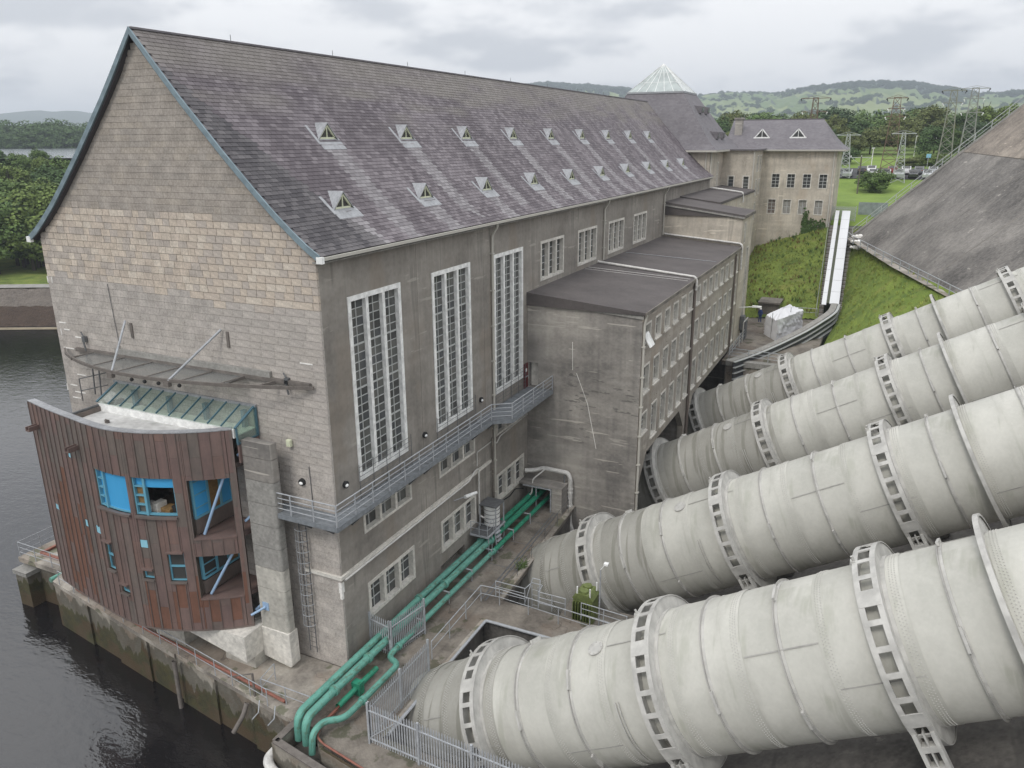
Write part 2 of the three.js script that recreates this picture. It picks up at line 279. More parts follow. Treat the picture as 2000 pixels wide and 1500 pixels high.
function pipeRun(pts, r, n = 12, bend = 0.4) {   // round pipe with swept bends
  pts = pts.map(toV); const path = new THREE.CurvePath(); let cur = pts[0];
  for (let i = 1; i < pts.length; i++) {
    const e = pts[i];
    if (i < pts.length - 1) { const d1 = e.clone().sub(pts[i - 1]).normalize(), d2 = pts[i + 1].clone().sub(e).normalize(), k = Math.min(bend, e.distanceTo(pts[i - 1]) * 0.45, e.distanceTo(pts[i + 1]) * 0.45), s = e.clone().addScaledVector(d1, -k), f = e.clone().addScaledVector(d2, k); path.add(new THREE.LineCurve3(cur, s)); path.add(new THREE.QuadraticBezierCurve3(s, e, f)); cur = f; }
    else path.add(new THREE.LineCurve3(cur, e));
  }
  const ps = []; for (const c of path.curves) { const k = c.isLineCurve3 ? 1 : 6; for (let i = (ps.length ? 1 : 0); i <= k; i++) ps.push(c.getPoint(i / k)); }
  const poly = new THREE.CurvePath(); for (let i = 1; i < ps.length; i++) poly.add(new THREE.LineCurve3(ps[i - 1], ps[i]));
  const out = []; // ring sweep with parallel transport
  let up = V3(0.31, 0.9, 0.3).normalize(); const P = [], N = [], U = [], I = [];
  let len = 0;
  for (let i = 0; i < ps.length; i++) {
    const d = (i < ps.length - 1 ? ps[i + 1].clone().sub(ps[i]).normalize() : V3()).add(i ? ps[i].clone().sub(ps[i - 1]).normalize() : V3()).normalize();
    if (i) len += ps[i].distanceTo(ps[i - 1]);
    const x = up.clone().addScaledVector(d, -up.dot(d)).normalize(), y = d.clone().cross(x); up = x;
    for (let j = 0; j <= n; j++) { const t = j / n * 2 * Math.PI, v = x.clone().multiplyScalar(Math.cos(t)).addScaledVector(y, Math.sin(t)); N.push(v.x, v.y, v.z); v.multiplyScalar(r).add(ps[i]); P.push(v.x, v.y, v.z); U.push(len, j / n * 2); }
    if (i) for (let j = 0; j < n; j++) { const a = (i - 1) * (n + 1) + j, b = a + n + 1; I.push(a, a + 1, b, b, a + 1, b + 1); }
  }
  const g = new THREE.BufferGeometry(); g.setAttribute('position', new THREE.Float32BufferAttribute(P, 3)); g.setAttribute('normal', new THREE.Float32BufferAttribute(N, 3)); g.setAttribute('uv', new THREE.Float32BufferAttribute(U, 2)); g.setIndex(I);
  return g;
}
function slab(pts, holes, U, Vv, Wd, org, depth) {   // polygon with holes, extruded along Wd from org
  const s = new THREE.Shape(pts.map(p => new THREE.Vector2(...p)));
  for (const h of holes) s.holes.push(new THREE.Path(h.map(p => new THREE.Vector2(...p))));
  const g = new THREE.ExtrudeGeometry(s, { depth, bevelEnabled: false });
  g.applyMatrix4(new THREE.Matrix4().makeBasis(V3(...U), V3(...Vv), V3(...Wd)).setPosition(...org)); return g;
}
const rect = (u0, u1, v0, v1) => [[u0, v0], [u1, v0], [u1, v1], [u0, v1]];
const wallX = (X, th, pts, holes) => slab(pts, holes, [0, 0, -1], [0, 1, 0], [1, 0, 0], [X - th, 0, 0], th);   // faces +x, u = -z
const wallZ = (Z, th, pts, holes) => slab(pts, holes, [1, 0, 0], [0, 1, 0], [0, 0, 1], [0, 0, Z - th], th);     // faces +z, u = x
const floorY = (Y, th, pts, holes = []) => slab(pts.map(([x, z]) => [x, -z]), holes.map(h => h.map(([x, z]) => [x, -z])), [1, 0, 0], [0, 0, -1], [0, 1, 0], [0, Y - th, 0], th);
function grid(nu, nv, fn) {   // surface patch fn(u,v) -> [x,y,z], two sided thin sheet is enough for terrain
  const P = [], I = []; for (let j = 0; j <= nv; j++) for (let i = 0; i <= nu; i++) P.push(...fn(i / nu, j / nv));
  for (let j = 0; j < nv; j++) for (let i = 0; i < nu; i++) { const a = j * (nu + 1) + i, b = a + nu + 1; I.push(a, b, a + 1, b, b + 1, a + 1); }
  const g = new THREE.BufferGeometry(); g.setAttribute('position', new THREE.Float32BufferAttribute(P, 3)); g.setIndex(I); g.computeVertexNormals();
  const n = g.attributes.normal; let s = 0; for (let i = 0; i < n.count; i++) s += n.getY(i);
  if (s < 0) { I.reverse(); g.setIndex(I); g.computeVertexNormals(); }
  const c = g.toNonIndexed(), p = c.attributes.position, uv = []; for (let i = 0; i < p.count; i++) uv.push(p.getX(i), p.getZ(i)); c.setAttribute('uv', new THREE.Float32BufferAttribute(uv, 2)); return c;
}

// ---------- scene graph helpers ----------
const taken = {};
function numbered(n) { const k = taken[n] = (taken[n] ?? -1) + 1; return k ? `${n}_${String(k).padStart(3, '0')}` : n; }
const orgOf = o => o && o.userData_org ? o.userData_org : (o && o.parent && o.parent !== scene ? orgOf(o.parent) : V3());
function thing(name, label, category, [x, y, z] = [0, 0, 0], group) {
  const o = new THREE.Group(); o.name = numbered(name); o.position.set(x, y, z); o.userData_org = V3(x, y, z); o.userData = { label, category }; if (group) o.userData.group = group; scene.add(o); return o;
}
function geo(list, uvMode) { const gs = (Array.isArray(list) ? list : [list]).map(g => { const q = clean(g); return uvMode === 'keep' ? q : wuv(q); }); return gs.length === 1 ? gs[0] : mergeGeometries(gs); }
function put(name, list, m, parent, uvMode) {
  const g = geo(list, uvMode), o = orgOf(parent); g.translate(-o.x, -o.y, -o.z);
  const me = new THREE.Mesh(g, m); me.name = name; me.castShadow = me.receiveShadow = true; (parent || scene).add(me); if (!parent) me.name = numbered(name); return me;
}
function solo(name, list, m, label, category, group, uvMode) { const g = geo(list, uvMode); g.computeBoundingBox(); const c = V3(); g.boundingBox.getCenter(c); c.y = g.boundingBox.min.y; g.translate(-c.x, -c.y, -c.z); const me = new THREE.Mesh(g, m); me.position.copy(c); me.name = numbered(name); me.castShadow = me.receiveShadow = true; me.userData = { label, category }; if (group) me.userData.group = group; scene.add(me); return me; }
function struct(name, list, m, uvMode) { const me = put(name, list, m, null, uvMode); me.userData = { kind: 'structure' }; return me; }
function stuff(o) { o.userData.kind = 'stuff'; return o; }
const unitBox = new THREE.BoxGeometry(1, 1, 1);
function piece(name, m, parent, x0, x1, y0, y1, z0, z1, rot) {   // a cheap box piece sharing one geometry
  const me = new THREE.Mesh(unitBox, m), o = orgOf(parent); me.scale.set(Math.abs(x1 - x0), Math.abs(y1 - y0), Math.abs(z1 - z0)); me.position.set((x0 + x1) / 2 - o.x, (y0 + y1) / 2 - o.y, (z0 + z1) / 2 - o.z); if (rot) me.rotation.set(...rot);
  me.name = name; me.castShadow = me.receiveShadow = true; parent.add(me); return me;
}
const pX = X => (u0, u1, y0, y1, w0, w1) => [X + Math.min(w0, w1), X + Math.max(w0, w1), y0, y1, -Math.max(u0, u1), -Math.min(u0, u1)];
const pZ = Z => (u0, u1, y0, y1, w0, w1) => [Math.min(u0, u1), Math.max(u0, u1), y0, y1, Z + Math.min(w0, w1), Z + Math.max(w0, w1)];
// a window in a wall plane: frame, mullions, glazing bars and single panes
function windowUnit(parent, pl, u0, u1, y0, y1, o = {}) {
  const { lights = 1, rows = 2, cols = 2, fw = 0.2, mw = 0.2, dep = 0.3, bw = 0.045, fm = M.whitePaint, budget, sill = false, dark } = o;
  const gs = [], bs = [], B = (...a) => gs.push(box(...pl(...a))), BB = (...a) => bs.push(box(...pl(...a)));
  B(u0, u0 + fw, y0, y1, -dep, 0.05); B(u1 - fw, u1, y0, y1, -dep, 0.05); B(u0 + fw, u1 - fw, y1 - fw, y1, -dep, 0.048); B(u0 + fw, u1 - fw, y0, y0 + fw, -dep, 0.048);
  const iw = (u1 - u0 - 2 * fw - (lights - 1) * mw) / lights, panes = [];
  for (let l = 0; l < lights; l++) {
    const a = u0 + fw + l * (iw + mw), b = a + iw; if (l) B(a - mw, a, y0 + fw, y1 - fw, -dep, 0.03);
    const h = (y1 - y0 - 2 * fw) / rows, w = iw / cols;
    for (let c = 1; c < cols; c++) BB(a + c * w - bw / 2, a + c * w + bw / 2, y0 + fw, y1 - fw, -dep, -dep + 0.05);
    for (let r = 1; r < rows; r++) { const k = o.thick && r % o.thick === 0 ? 2.2 : 1; BB(a, b, y0 + fw + r * h - bw / 2 * k, y0 + fw + r * h + bw / 2 * k, -dep, -dep + 0.044); }
    for (let r = 0; r < rows; r++) for (let c = 0; c < cols; c++) panes.push([a + c * w, a + (c + 1) * w, y0 + fw + r * h, y0 + fw + (r + 1) * h]);
  }
  if (sill) B(u0 - 0.05, u1 + 0.05, y0 - 0.1, y0, -0.1, 0.14);
  const win = put('window', gs, fm, parent), rest = []; if (bs.length) put('glazing_bars', bs, o.barM || M.barGrey, win);
  for (const q of panes) {
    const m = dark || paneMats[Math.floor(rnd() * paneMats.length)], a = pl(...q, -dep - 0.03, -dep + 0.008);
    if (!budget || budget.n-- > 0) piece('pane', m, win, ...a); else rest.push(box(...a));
  }
  if (rest.length) stuff(put('panes', rest, paneMats[1], win));
  return win;
}
function railing(parent, pts, h = 1.1, rails = 3, gap = 1.6, m = M.galv, r = 0.024, matPost = m) {   // posts and rails, each a part
  pts = pts.map(toV); const up = V3(0, 1, 0);
  const posts = []; for (let i = 0; i < pts.length - 1; i++) { const n = Math.max(1, Math.round(pts[i].distanceTo(pts[i + 1]) / gap)); for (let k = 0; k < n; k++) posts.push(pts[i].clone().lerp(pts[i + 1], k / n)); } posts.push(pts[pts.length - 1]);
  for (const p of posts) put('post', rod(p, p.clone().add(V3(0, h, 0)), r * 1.15, 6), matPost, parent);
  for (let k = 0; k < rails; k++) { const y = h * (1 - k / rails); const gs = []; for (let i = 0; i < pts.length - 1; i++) gs.push(rod(pts[i].clone().add(V3(0, y, 0)), pts[i + 1].clone().add(V3(0, y, 0)), k ? r * 0.75 : r, 6)); put(k ? 'rail' : 'handrail', gs, m, parent); }
}

// =====================================================================
// TURBINE HALL: corner of gable and long wall at the origin, long wall on x = 0 running to z = -84
// =====================================================================
const WID = 18.75, CX = -WID / 2, LEN = 84, EAVE = 21.9, TOPW = 21.6;
const PROF = [[0, 31.67], [1.3, 30.16], [2.6, 28.68], [4.9, 26.25], [6.6, 24.55], [7.6, 23.6], [8.5, 22.83], [9.2, 22.28], [9.85, 21.86]];
const roofY = d => { d = Math.abs(d); for (let i = 1; i < PROF.length; i++) if (d <= PROF[i][0]) { const [a, b] = PROF[i - 1], [c, e] = PROF[i]; return b + (e - b) * (d - a) / (c - a); } return PROF[PROF.length - 1][1]; };
const halfAt = y => { for (let i = 1; i < PROF.length; i++) if (y >= PROF[i][1]) { const [a, b] = PROF[i - 1], [c, e] = PROF[i]; return a + (c - a) * (b - y) / (b - e); } return 99; };
const hall = thing('turbine_hall', 'long stone gabled turbine hall with steep purple slate roof and triangular dormers', 'building', [CX, 0, -42]);
const BAYS = [2.15, 9.9, 17.7, 25.3, 33.05, 40.85, 48.6], BW = 4.62;
{
  // long wall with real window openings
  const holes = [];
  for (let i = 0; i < 3; i++) { const u = BAYS[i] - 0.1; holes.push(rect(u, u + 4.57, 10.02, 19.6), rect(BAYS[i], BAYS[i] + BW, 6.95, 8.55), rect(BAYS[i], BAYS[i] + BW, 1.82, 3.98)); }
  for (let i = 3; i < 7; i++) holes.push(rect(BAYS[i], BAYS[i] + BW, 16.65, 19.6));
  holes.push(rect(9.75, 12.85, 0.05, 0.95), rect(23.15, 24.1, 9.1, 11.0));
  put('side_wall', wallX(0, 0.55, rect(0.145, LEN, -1, TOPW), holes), M.render, hall);
  put('far_wall', [box(-WID, -WID + 0.5, -1, TOPW, -LEN, -0.6), box(-WID, -0.56, 0.0, 0.2, -LEN, -0.6)], M.render, hall);
  put('crawl_opening_back', box(-2.6, -2.5, 0, 1.2, -14, -9), M.board, hall);
  put('far_gable', wallZ(-LEN + 0.3, 0.25, [[-WID, -1], [-0.56, -1], [-0.56, 21.5], [CX, 31.2], [-WID, 21.5]], []), M.render, hall);
  // gable core and coursed stone facing
  const outline = [[-WID, -1], [-0.03, -1], [-0.03, TOPW - 0.2]]; for (let i = PROF.length - 1; i >= 0; i--) if (PROF[i][0] < 9.3) outline.push([CX + PROF[i][0], PROF[i][1] - 0.3]);
  for (let i = 1; i < PROF.length; i++) if (PROF[i][0] < 9.3) outline.push([CX - PROF[i][0], PROF[i][1] - 0.3]); outline.push([-WID, TOPW - 0.2]);
  const gable = put('gable_wall', wallZ(-0.06, 0.5, outline, []), M.mortar, hall);
  const blocks = []; let y = 0.02, row = 0;
  while (y < 31) {
    const h = (y > 23.5 ? 0.29 : y > 19.4 ? 0.345 : 0.37) * (0.95 + 0.1 * hash(row, 3)), d = Math.min(halfAt(y + h + 0.1), WID / 2);
    if (d > 0.25) { let x = CX - d, e = CX + d; const off = (row % 2) * 0.3; let first = true;
      while (x < e - 0.02) { let w = (y > 23.5 ? rr(0.7, 1.5) : y > 19.4 ? rr(0.42, 0.66) : rr(0.6, 1.2)); if (first) { w = 0.35 + off; first = false; } if (e - x - w < 0.25) w = e - x; blocks.push([x, x + w, y, y + h, row]); x += w; } }
    y += h; row++;
  }
  const bandTop = x => 23.45 - (x + 9) * 0.02 + 0.5 * (vn(x * 0.9, 2, 1e6, 1e6, 301) - 0.5), bandBot = x => 19.45 - (x + 9) * 0.03 + 0.7 * (vn(x * 0.8, 7, 1e6, 1e6, 302) - 0.5);
  const kindOf = (x, yy) => yy > bandTop(x) ? 1 : yy > bandBot(x) ? 0 : 2;
  const rest = [], ys = blocks.map((b, i) => [i, (b[0] + b[1]) / 2, (b[2] + b[3]) / 2]);
  const near = new Set(ys.filter(q => q[2] > 11 && q[2] < 23.6 && q[1] > -11).sort((a, b) => b[1] + b[2] * 0.25 - a[1] - a[2] * 0.25).slice(0, 300).map(q => q[0]));
  const limeSpots = [[-17.5, 16.6, 0.9, 1.7], [-17.7, 13.6, 0.8, 1.7], [-1.6, 17.2, 0.8, 1.3], [-18.2, 19.4, 0.6, 0.6]], lime = [];
  blocks.forEach((b, i) => {
    const cx = (b[0] + b[1]) / 2, cy = (b[2] + b[3]) / 2, k = kindOf(cx, cy), j = k === 0 ? 0.009 : k === 1 ? 0.002 : 0.004, jy = k === 0 ? 0.011 : 0.006, e = k === 0 ? rr(-0.006, 0.009) : rr(-0.003, 0.004), pal = [stoneTan, stoneGrey, stoneLow][k];
    let ci = Math.floor(rnd() * 6); if (k === 0 && rnd() < 0.12) ci = 5;
    const q = [b[0] + (b[0] < -18.7 ? 0 : j), b[1] - (b[1] > -0.05 ? 0 : j), b[2] + jy, b[3] - jy, -0.14, e];
    if (near.has(i)) piece('stone_block', stoneMats[k][ci], gable, ...q);
    else { const g = wuv(clean(box(...q))), sh = (k ? 1.34 : 1.44) * rr(0.97, 1.03), c = pal[ci].map(v => v * sh), n = g.attributes.position.count, a = new Float32Array(n * 3); for (let t = 0; t < n; t++) a.set(c, t * 3); g.setAttribute('color', new THREE.BufferAttribute(a, 3)); rest.push(g); }
    for (const [lx, ly, sx, sy] of limeSpots) { const dd = Math.hypot((cx - lx) / sx, (cy - ly) / sy); if (dd < 1 && rnd() < 0.5) { if (rnd() < 0.55) lime.push(box(b[0] - 0.04, b[1] * 0.7 + b[0] * 0.3, b[2] - 0.035, b[2] + 0.03, -0.1, 0.022)); if (rnd() < 0.6) lime.push(box(b[0] - 0.035, b[0] + 0.03, b[2], b[3], -0.1, 0.024)); } }
  });
  const rm = put('stone_blocks', mergeGeometries(rest), M.stoneV, gable, 'keep'); stuff(rm);
  stuff(put('lime_joints', lime, M.limewash, gable));
  // corner joints on long wall: movement joints as narrow grooves filled dark
  for (const z of [-8.3, -16.2]) put('movement_joint', box(-0.002, 0.004, 9.2, 21.5, z - 0.012, z + 0.012), M.concDark, hall);
  put('movement_joint', box(-0.002, 0.004, 0, 6.9, -8.35, -8.32), M.concDark, hall);
  // plinth moulding
  put('string_course', [box(0, 0.14, 5.42, 5.6, -17.2, 0.14), box(-2.2, 0, 5.42, 5.6, 0, 0.14)], M.concPale, hall);
  put('corner_patch', [box(-0.16, 0.02, 4.6, 5.2, -0.2, 0.03), box(-0.1, 0.03, 4.25, 4.6, -0.1, 0.04)], M.limewash, hall);
  // roof body
  const top = PROF.map(([d, yy]) => [CX + d, yy]), lft = PROF.slice(1).map(([d, yy]) => [CX - d, yy]);
  const ring = [...lft.slice().reverse(), ...top], inner = ring.slice().reverse().map(([x, yy]) => [x + (x < CX ? 0.16 : -0.16) * (Math.abs(x - CX) > 9 ? 0 : 1), yy - 0.24]);
  const roof = put('roof', slab([...ring, ...inner], [], [1, 0, 0], [0, 1, 0], [0, 0, 1], [0, 0, -LEN], LEN + 0.24), M.slateBase, hall);
  put('soffit', [box(-0.02, 0.4, 21.5, 21.58, -LEN, 0.2)], M.concMid, hall);
  // slates on the side that is seen
  const arc = []; { let s = 0; for (let i = 0; i < PROF.length; i++) { if (i) s += Math.hypot(PROF[i][0] - PROF[i - 1][0], PROF[i][1] - PROF[i - 1][1]); arc.push(s); } }
  const S = arc[arc.length - 1], atS = s => { let i = 1; while (i < arc.length - 1 && s > arc[i]) i++; const t = (s - arc[i - 1]) / (arc[i] - arc[i - 1]), a = PROF[i - 1], b = PROF[i]; return { x: CX + a[0] + (b[0] - a[0]) * t, y: a[1] + (b[1] - a[1]) * t, ang: Math.atan2(b[1] - a[1], b[0] - a[0]) }; };
  const pitch = 0.25, sw = 0.43, tall = 0.36, list = [];
  const dorm = [[-1.68, 24.33, 4.42, 10], [-5.02, 27.64, 7.83, 9]];
  for (let r = 0; r * pitch < S - 0.1; r++) for (let c = 0; c * sw < LEN + 0.2; c++) list.push([r, c]);
  const base = new THREE.BoxGeometry(tall, 0.026, sw - 0.02), mtx = [], colr = [], eaveR = Math.floor((S - 0.1) / pitch);
  for (const [r, c] of list) {
    const s = S + 0.05 - r * pitch - tall / 2, p = atS(Math.max(s, 0.05)), z = 0.22 - (c + (r % 2) * 0.5) * sw - sw / 2 + 0.1; if (z < -LEN + 0.1) continue;
    const m = new THREE.Matrix4().makeRotationZ(p.ang + 0.075 + rr(-0.014, 0.014)); m.setPosition(p.x + Math.sin(-p.ang) * 0.018, p.y + Math.cos(p.ang) * 0.022, Math.min(z, 0.24 - sw / 2)); mtx.push(m);
    const a = vn(z * 0.55 + 2.2 * vn(r * 0.12, z * 0.2, 1e6, 1e6, 311), r * 0.055, 1e6, 1e6, 310), b = vn(z * 2.3 - r * 0.02, r * 0.055, 1e6, 1e6, 312), e = hash(r, c, 313), up = step(0.62, 0.98, r / eaveR + (vn(z * 0.35, r * 0.3, 1e6, 1e6, 314) - 0.5) * 0.35);
    let col = mix([0.09, 0.074, 0.083], [0.205, 0.18, 0.191], clamp(a * 0.5 + b * 0.75 + (e - 0.5) * 0.85 - 0.26));
    col = mix(col, [0.205, 0.188, 0.162], up * 0.62);                                       // lichen film near the ridge
    for (const [dx, dy, z0, n] of dorm) { const k = (-z - z0) / 7.806, kk = Math.round(k); if (kk >= 0 && kk < n && p.y < dy - 1.0 && Math.abs(k - kk) * 7.806 < 0.72 + 0.25 * (b - 0.5) && p.y > dy - 4.6 - 2 * a) col = mix(col, [0.30, 0.285, 0.29], 0.35 + 0.4 * e); }   // slates washed pale below each dormer
    colr.push(col);
  }
  // the 300 that show largest are single slates, the rest one instanced coat
  const idx = mtx.map((m, i) => [i, m.elements[14] * 1 - m.elements[13] * 0.6]).sort((a, b) => b[1] - a[1]).slice(0, 300).map(q => q[0]), pick = new Set(idx);
  const sMats = [0, 1, 2, 3, 4, 5].map(i => mat('slate' + i, mix([0.085, 0.077, 0.085], [0.21, 0.195, 0.2], i / 5), 0.75, { map: rep(T.fine, 1) }));
  for (const i of idx) { const lum = colr[i][0], k = clamp(Math.round((lum - 0.085) / 0.125 * 5), 0, 5), me = new THREE.Mesh(base, sMats[k]); me.applyMatrix4(mtx[i]); me.position.sub(hall.userData_org); me.name = 'slate'; me.castShadow = me.receiveShadow = true; roof.add(me); }
  const im = new THREE.InstancedMesh(base, mat('slateI', W1, 0.72), mtx.length - 300); let q = 0; const cc = new THREE.Color(), mm = new THREE.Matrix4();
  mtx.forEach((m, i) => { if (pick.has(i)) return; mm.copy(m); mm.elements[12] -= CX; mm.elements[14] += 42; im.setMatrixAt(q, mm); im.setColorAt(q++, cc.setRGB(...colr[i])); });
  im.name = 'slates'; im.castShadow = im.receiveShadow = true; stuff(im); roof.add(im);
  put('ridge', bar([CX, 31.70, 0.26], [CX, 31.70, -LEN], 0.24, 0.09), M.slateFar, roof);
  for (let i = 0; i < 9; i++) put('ridge_spike', rod([CX, 31.75, -6 - i * 8.5], [CX, 32.05, -6 - i * 8.5], 0.018, 5), M.galvDark, roof);
  // bargeboards, gutter, downpipes
  for (const sgn of [1, -1]) put('bargeboard', slab([...PROF.map(([d, q]) => [CX + sgn * d, q + 0.06]), ...PROF.slice().reverse().map(([d, q]) => [CX + sgn * Math.max(0, d - 0.04), q - 0.25])], [], [1, 0, 0], [0, 1, 0], [0, 0, 1], [0, 0, 0.245], 0.09), M.bargeboard, hall);
  put('gutter', [bar([0.56, 21.74, 0.3], [0.56, 21.74, -LEN], 0.17, 0.14)], M.gutter, hall);
  put('gutter', [bar([-WID - 0.56, 21.74, 0.3], [-WID - 0.56, 21.74, -LEN], 0.17, 0.14)], M.gutter, hall);
  put('gutter_end', [box(0.34, 0.66, 21.55, 21.85, 0.18, 0.36), box(-WID - 0.66, -WID - 0.34, 21.55, 21.85, 0.18, 0.36)], M.whitePaint, hall);
  const dp = (z, y1, m) => { put('downpipe', pipeRun([[0.5, 21.7, z], [0.5, 21.45, z], [0.12, 20.9, z], [0.12, y1, z]], 0.085, 8, 0.2), m, hall); for (let yy = y1 + 1; yy < 20.5; yy += 2.4) put('pipe_bracket', box(0, 0.22, yy, yy + 0.09, z - 0.13, z + 0.13), M.gutter, hall); };
  dp(-17.25, 1.9, M.gutter); dp(-39.4, 16.4, M.gutter); dp(-59.85, 16.4, M.gutter);
  put('downpipe', rod([0.2, 7.2, -16.8], [0.2, 1.4, -16.8], 0.09, 8), M.concDark, hall);
  // windows
  const budget = { n: 300 }, pl = pX(0);
  for (let i = 0; i < 3; i++) { const u = BAYS[i] - 0.1; windowUnit(hall, pl, u, u + 4.57, 10.02, 19.6, { lights: 3, rows: 20, cols: 2, fw: 0.25, mw: 0.23, dep: 0.2, bw: 0.04, thick: 5, budget, fm: M.whitePaint }); }
  for (let i = 3; i < 7; i++) windowUnit(hall, pl, BAYS[i], BAYS[i] + BW, 16.65, 19.6, { lights: 3, rows: 5, cols: 2, fw: 0.2, mw: 0.24, dep: 0.28, budget: { n: 6 }, fm: M.concPale });
  for (let i = 0; i < 3; i++) { windowUnit(hall, pl, BAYS[i], BAYS[i] + BW, 6.95, 8.55, { lights: 3, rows: 2, cols: 2, fw: 0.16, mw: 0.2, dep: 0.28, bw: 0.05, budget: { n: 12 }, fm: M.concPale }); windowUnit(hall, pl, BAYS[i], BAYS[i] + BW, 1.82, 3.98, { lights: 3, rows: 3, cols: 2, fw: 0.2, mw: 0.24, dep: 0.3, bw: 0.05, budget: { n: 18 }, fm: M.concPale }); }
  // wire guards in front of the tall windows
  for (let i = 0; i < 3; i++) { const z0 = -BAYS[i] + 0.25, z1 = -BAYS[i] - BW, gs = []; for (let k = 0; k < 7; k++) gs.push(rod([0.16, 9.3 + k * 0.26, z0], [0.16, 9.3 + k * 0.26, z1], 0.014, 5)); for (let k = 0; k <= 4; k++) { const z = z0 + (z1 - z0) * k / 4; gs.push(rod([0.16, 9.1, z], [0.16, 11, z], 0.02, 5)); } put('window_guard', gs, M.galvDark, hall); }
  // dormers
  dorm.forEach(([fx, ya, z0, n]) => {
    for (let i = 0; i < n; i++) {
      const z = -z0 - i * 7.806, yb = roofY(fx - CX) - 0.02, hw = 0.80, back = CX + halfAt(ya + 0.02) - 0.5;
      const tri = (w, y0, y1) => [[-w, y0], [w, y0], [0, y1]];
      const d = put('dormer', slab(tri(hw - 0.06, yb - 0.5, ya - 0.06), [], [0, 0, -1], [0, 1, 0], [1, 0, 0], [back, 0, z], fx - back - 0.06), M.slateBase, hall);
      for (const sg of [1, -1]) { const g = slab([[0, ya + 0.04], [sg * (hw + 0.14), yb - 0.12], [sg * (hw + 0.14), yb - 0.17], [0, ya - 0.02]], [], [0, 0, -1], [0, 1, 0], [1, 0, 0], [back - 0.9, 0, z], fx - back + 1.0); put('dormer_roof', g, M.lead, d); }  // slate roof in the pale lead tone: sky reflection put into the colour
      const A = V3(fx, ya - 0.1, z), Bq = V3(fx, yb + 0.07, z - hw + 0.12), Cq = V3(fx, yb + 0.07, z + hw - 0.12);
      put('dormer_frame', [bar(A, Bq, 0.09, 0.085), bar(A, Cq, 0.09, 0.085), bar(Bq, Cq, 0.09, 0.1), bar(A, [fx, yb + 0.07, z], 0.06, 0.05)], M.cream, d);
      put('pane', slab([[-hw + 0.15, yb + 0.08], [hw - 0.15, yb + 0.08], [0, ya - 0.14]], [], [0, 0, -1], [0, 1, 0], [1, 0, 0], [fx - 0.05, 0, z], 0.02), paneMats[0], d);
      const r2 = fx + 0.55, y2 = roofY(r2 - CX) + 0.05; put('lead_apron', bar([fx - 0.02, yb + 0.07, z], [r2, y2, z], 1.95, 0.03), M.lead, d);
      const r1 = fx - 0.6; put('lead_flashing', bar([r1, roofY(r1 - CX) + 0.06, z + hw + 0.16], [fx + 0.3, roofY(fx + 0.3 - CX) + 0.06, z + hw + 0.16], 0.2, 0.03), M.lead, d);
    }
  });
  // small fittings on the gable
  for (const [x, y2] of [[-16.4, 16.2], [-2.2, 15.6]]) put('wall_bracket', [box(x - 0.12, x + 0.12, y2, y2 + 0.3, 0, 0.2), rod([x, y2, 0.2], [x + 0.1, y2 - 0.5, 0.2], 0.05), rod([x, y2 + 0.3, 0.15], [x - 0.15, y2 + 0.55, 0.15], 0.04)], M.galvDark, hall);
  put('cable', rod([-13.9, 19.6, 0.05], [-13.7, 15.9, 0.05], 0.018, 5), M.galvDark, hall);
  put('cable', rod([-1.4, 11.4, 0.04], [-1.35, 9.2, 0.04], 0.02, 5), M.galvDark, hall);
}
// flood light and bulkhead lamps
solo('flood_light', [box(-2.55, -2.3, 12.35, 12.7, 0.05, 0.22), box(-2.5, -2.35, 12.4, 12.65, 0.2, 0.24)], M.cream, 'small square cream flood light on the stone gable above the walkway', 'lamp');
for (const [x, z, lab] of [[0, -0.85, 'round black bulkhead lamp on the long wall nearest the gable corner'], [0, -8.38, 'round black bulkhead lamp between the first two tall windows'], [0, -15.45, 'round black bulkhead lamp between the second and third tall windows']]) {
  const t = thing('wall_lamp', lab, 'lamp', [0, 10.2, z], 'bulkhead lamps above the walkway');
  put('housing', new THREE.CylinderGeometry(0.17, 0.19, 0.14, 16).rotateZ(Math.PI / 2).translate(0.07, 10.36, z), M.dark, t);
  put('lens', new THREE.SphereGeometry(0.12, 12, 8).scale(0.6, 0.7, 1).translate(0.14, 10.32, z), M.whitePaint, t);
}
{ const t = thing('wall_lamp', 'round black bulkhead lamp on the stone gable beside the concrete fin', 'lamp', [-1.9, 10.2, 0], 'bulkhead lamps above the walkway');
  put('housing', new THREE.CylinderGeometry(0.17, 0.19, 0.14, 16).rotateX(Math.PI / 2).translate(-1.9, 10.5, 0.08), M.dark, t);
  put('lens', new THREE.SphereGeometry(0.12, 12, 8).scale(1, 0.7, 0.6).translate(-1.9, 10.46, 0.15), M.whitePaint, t); }

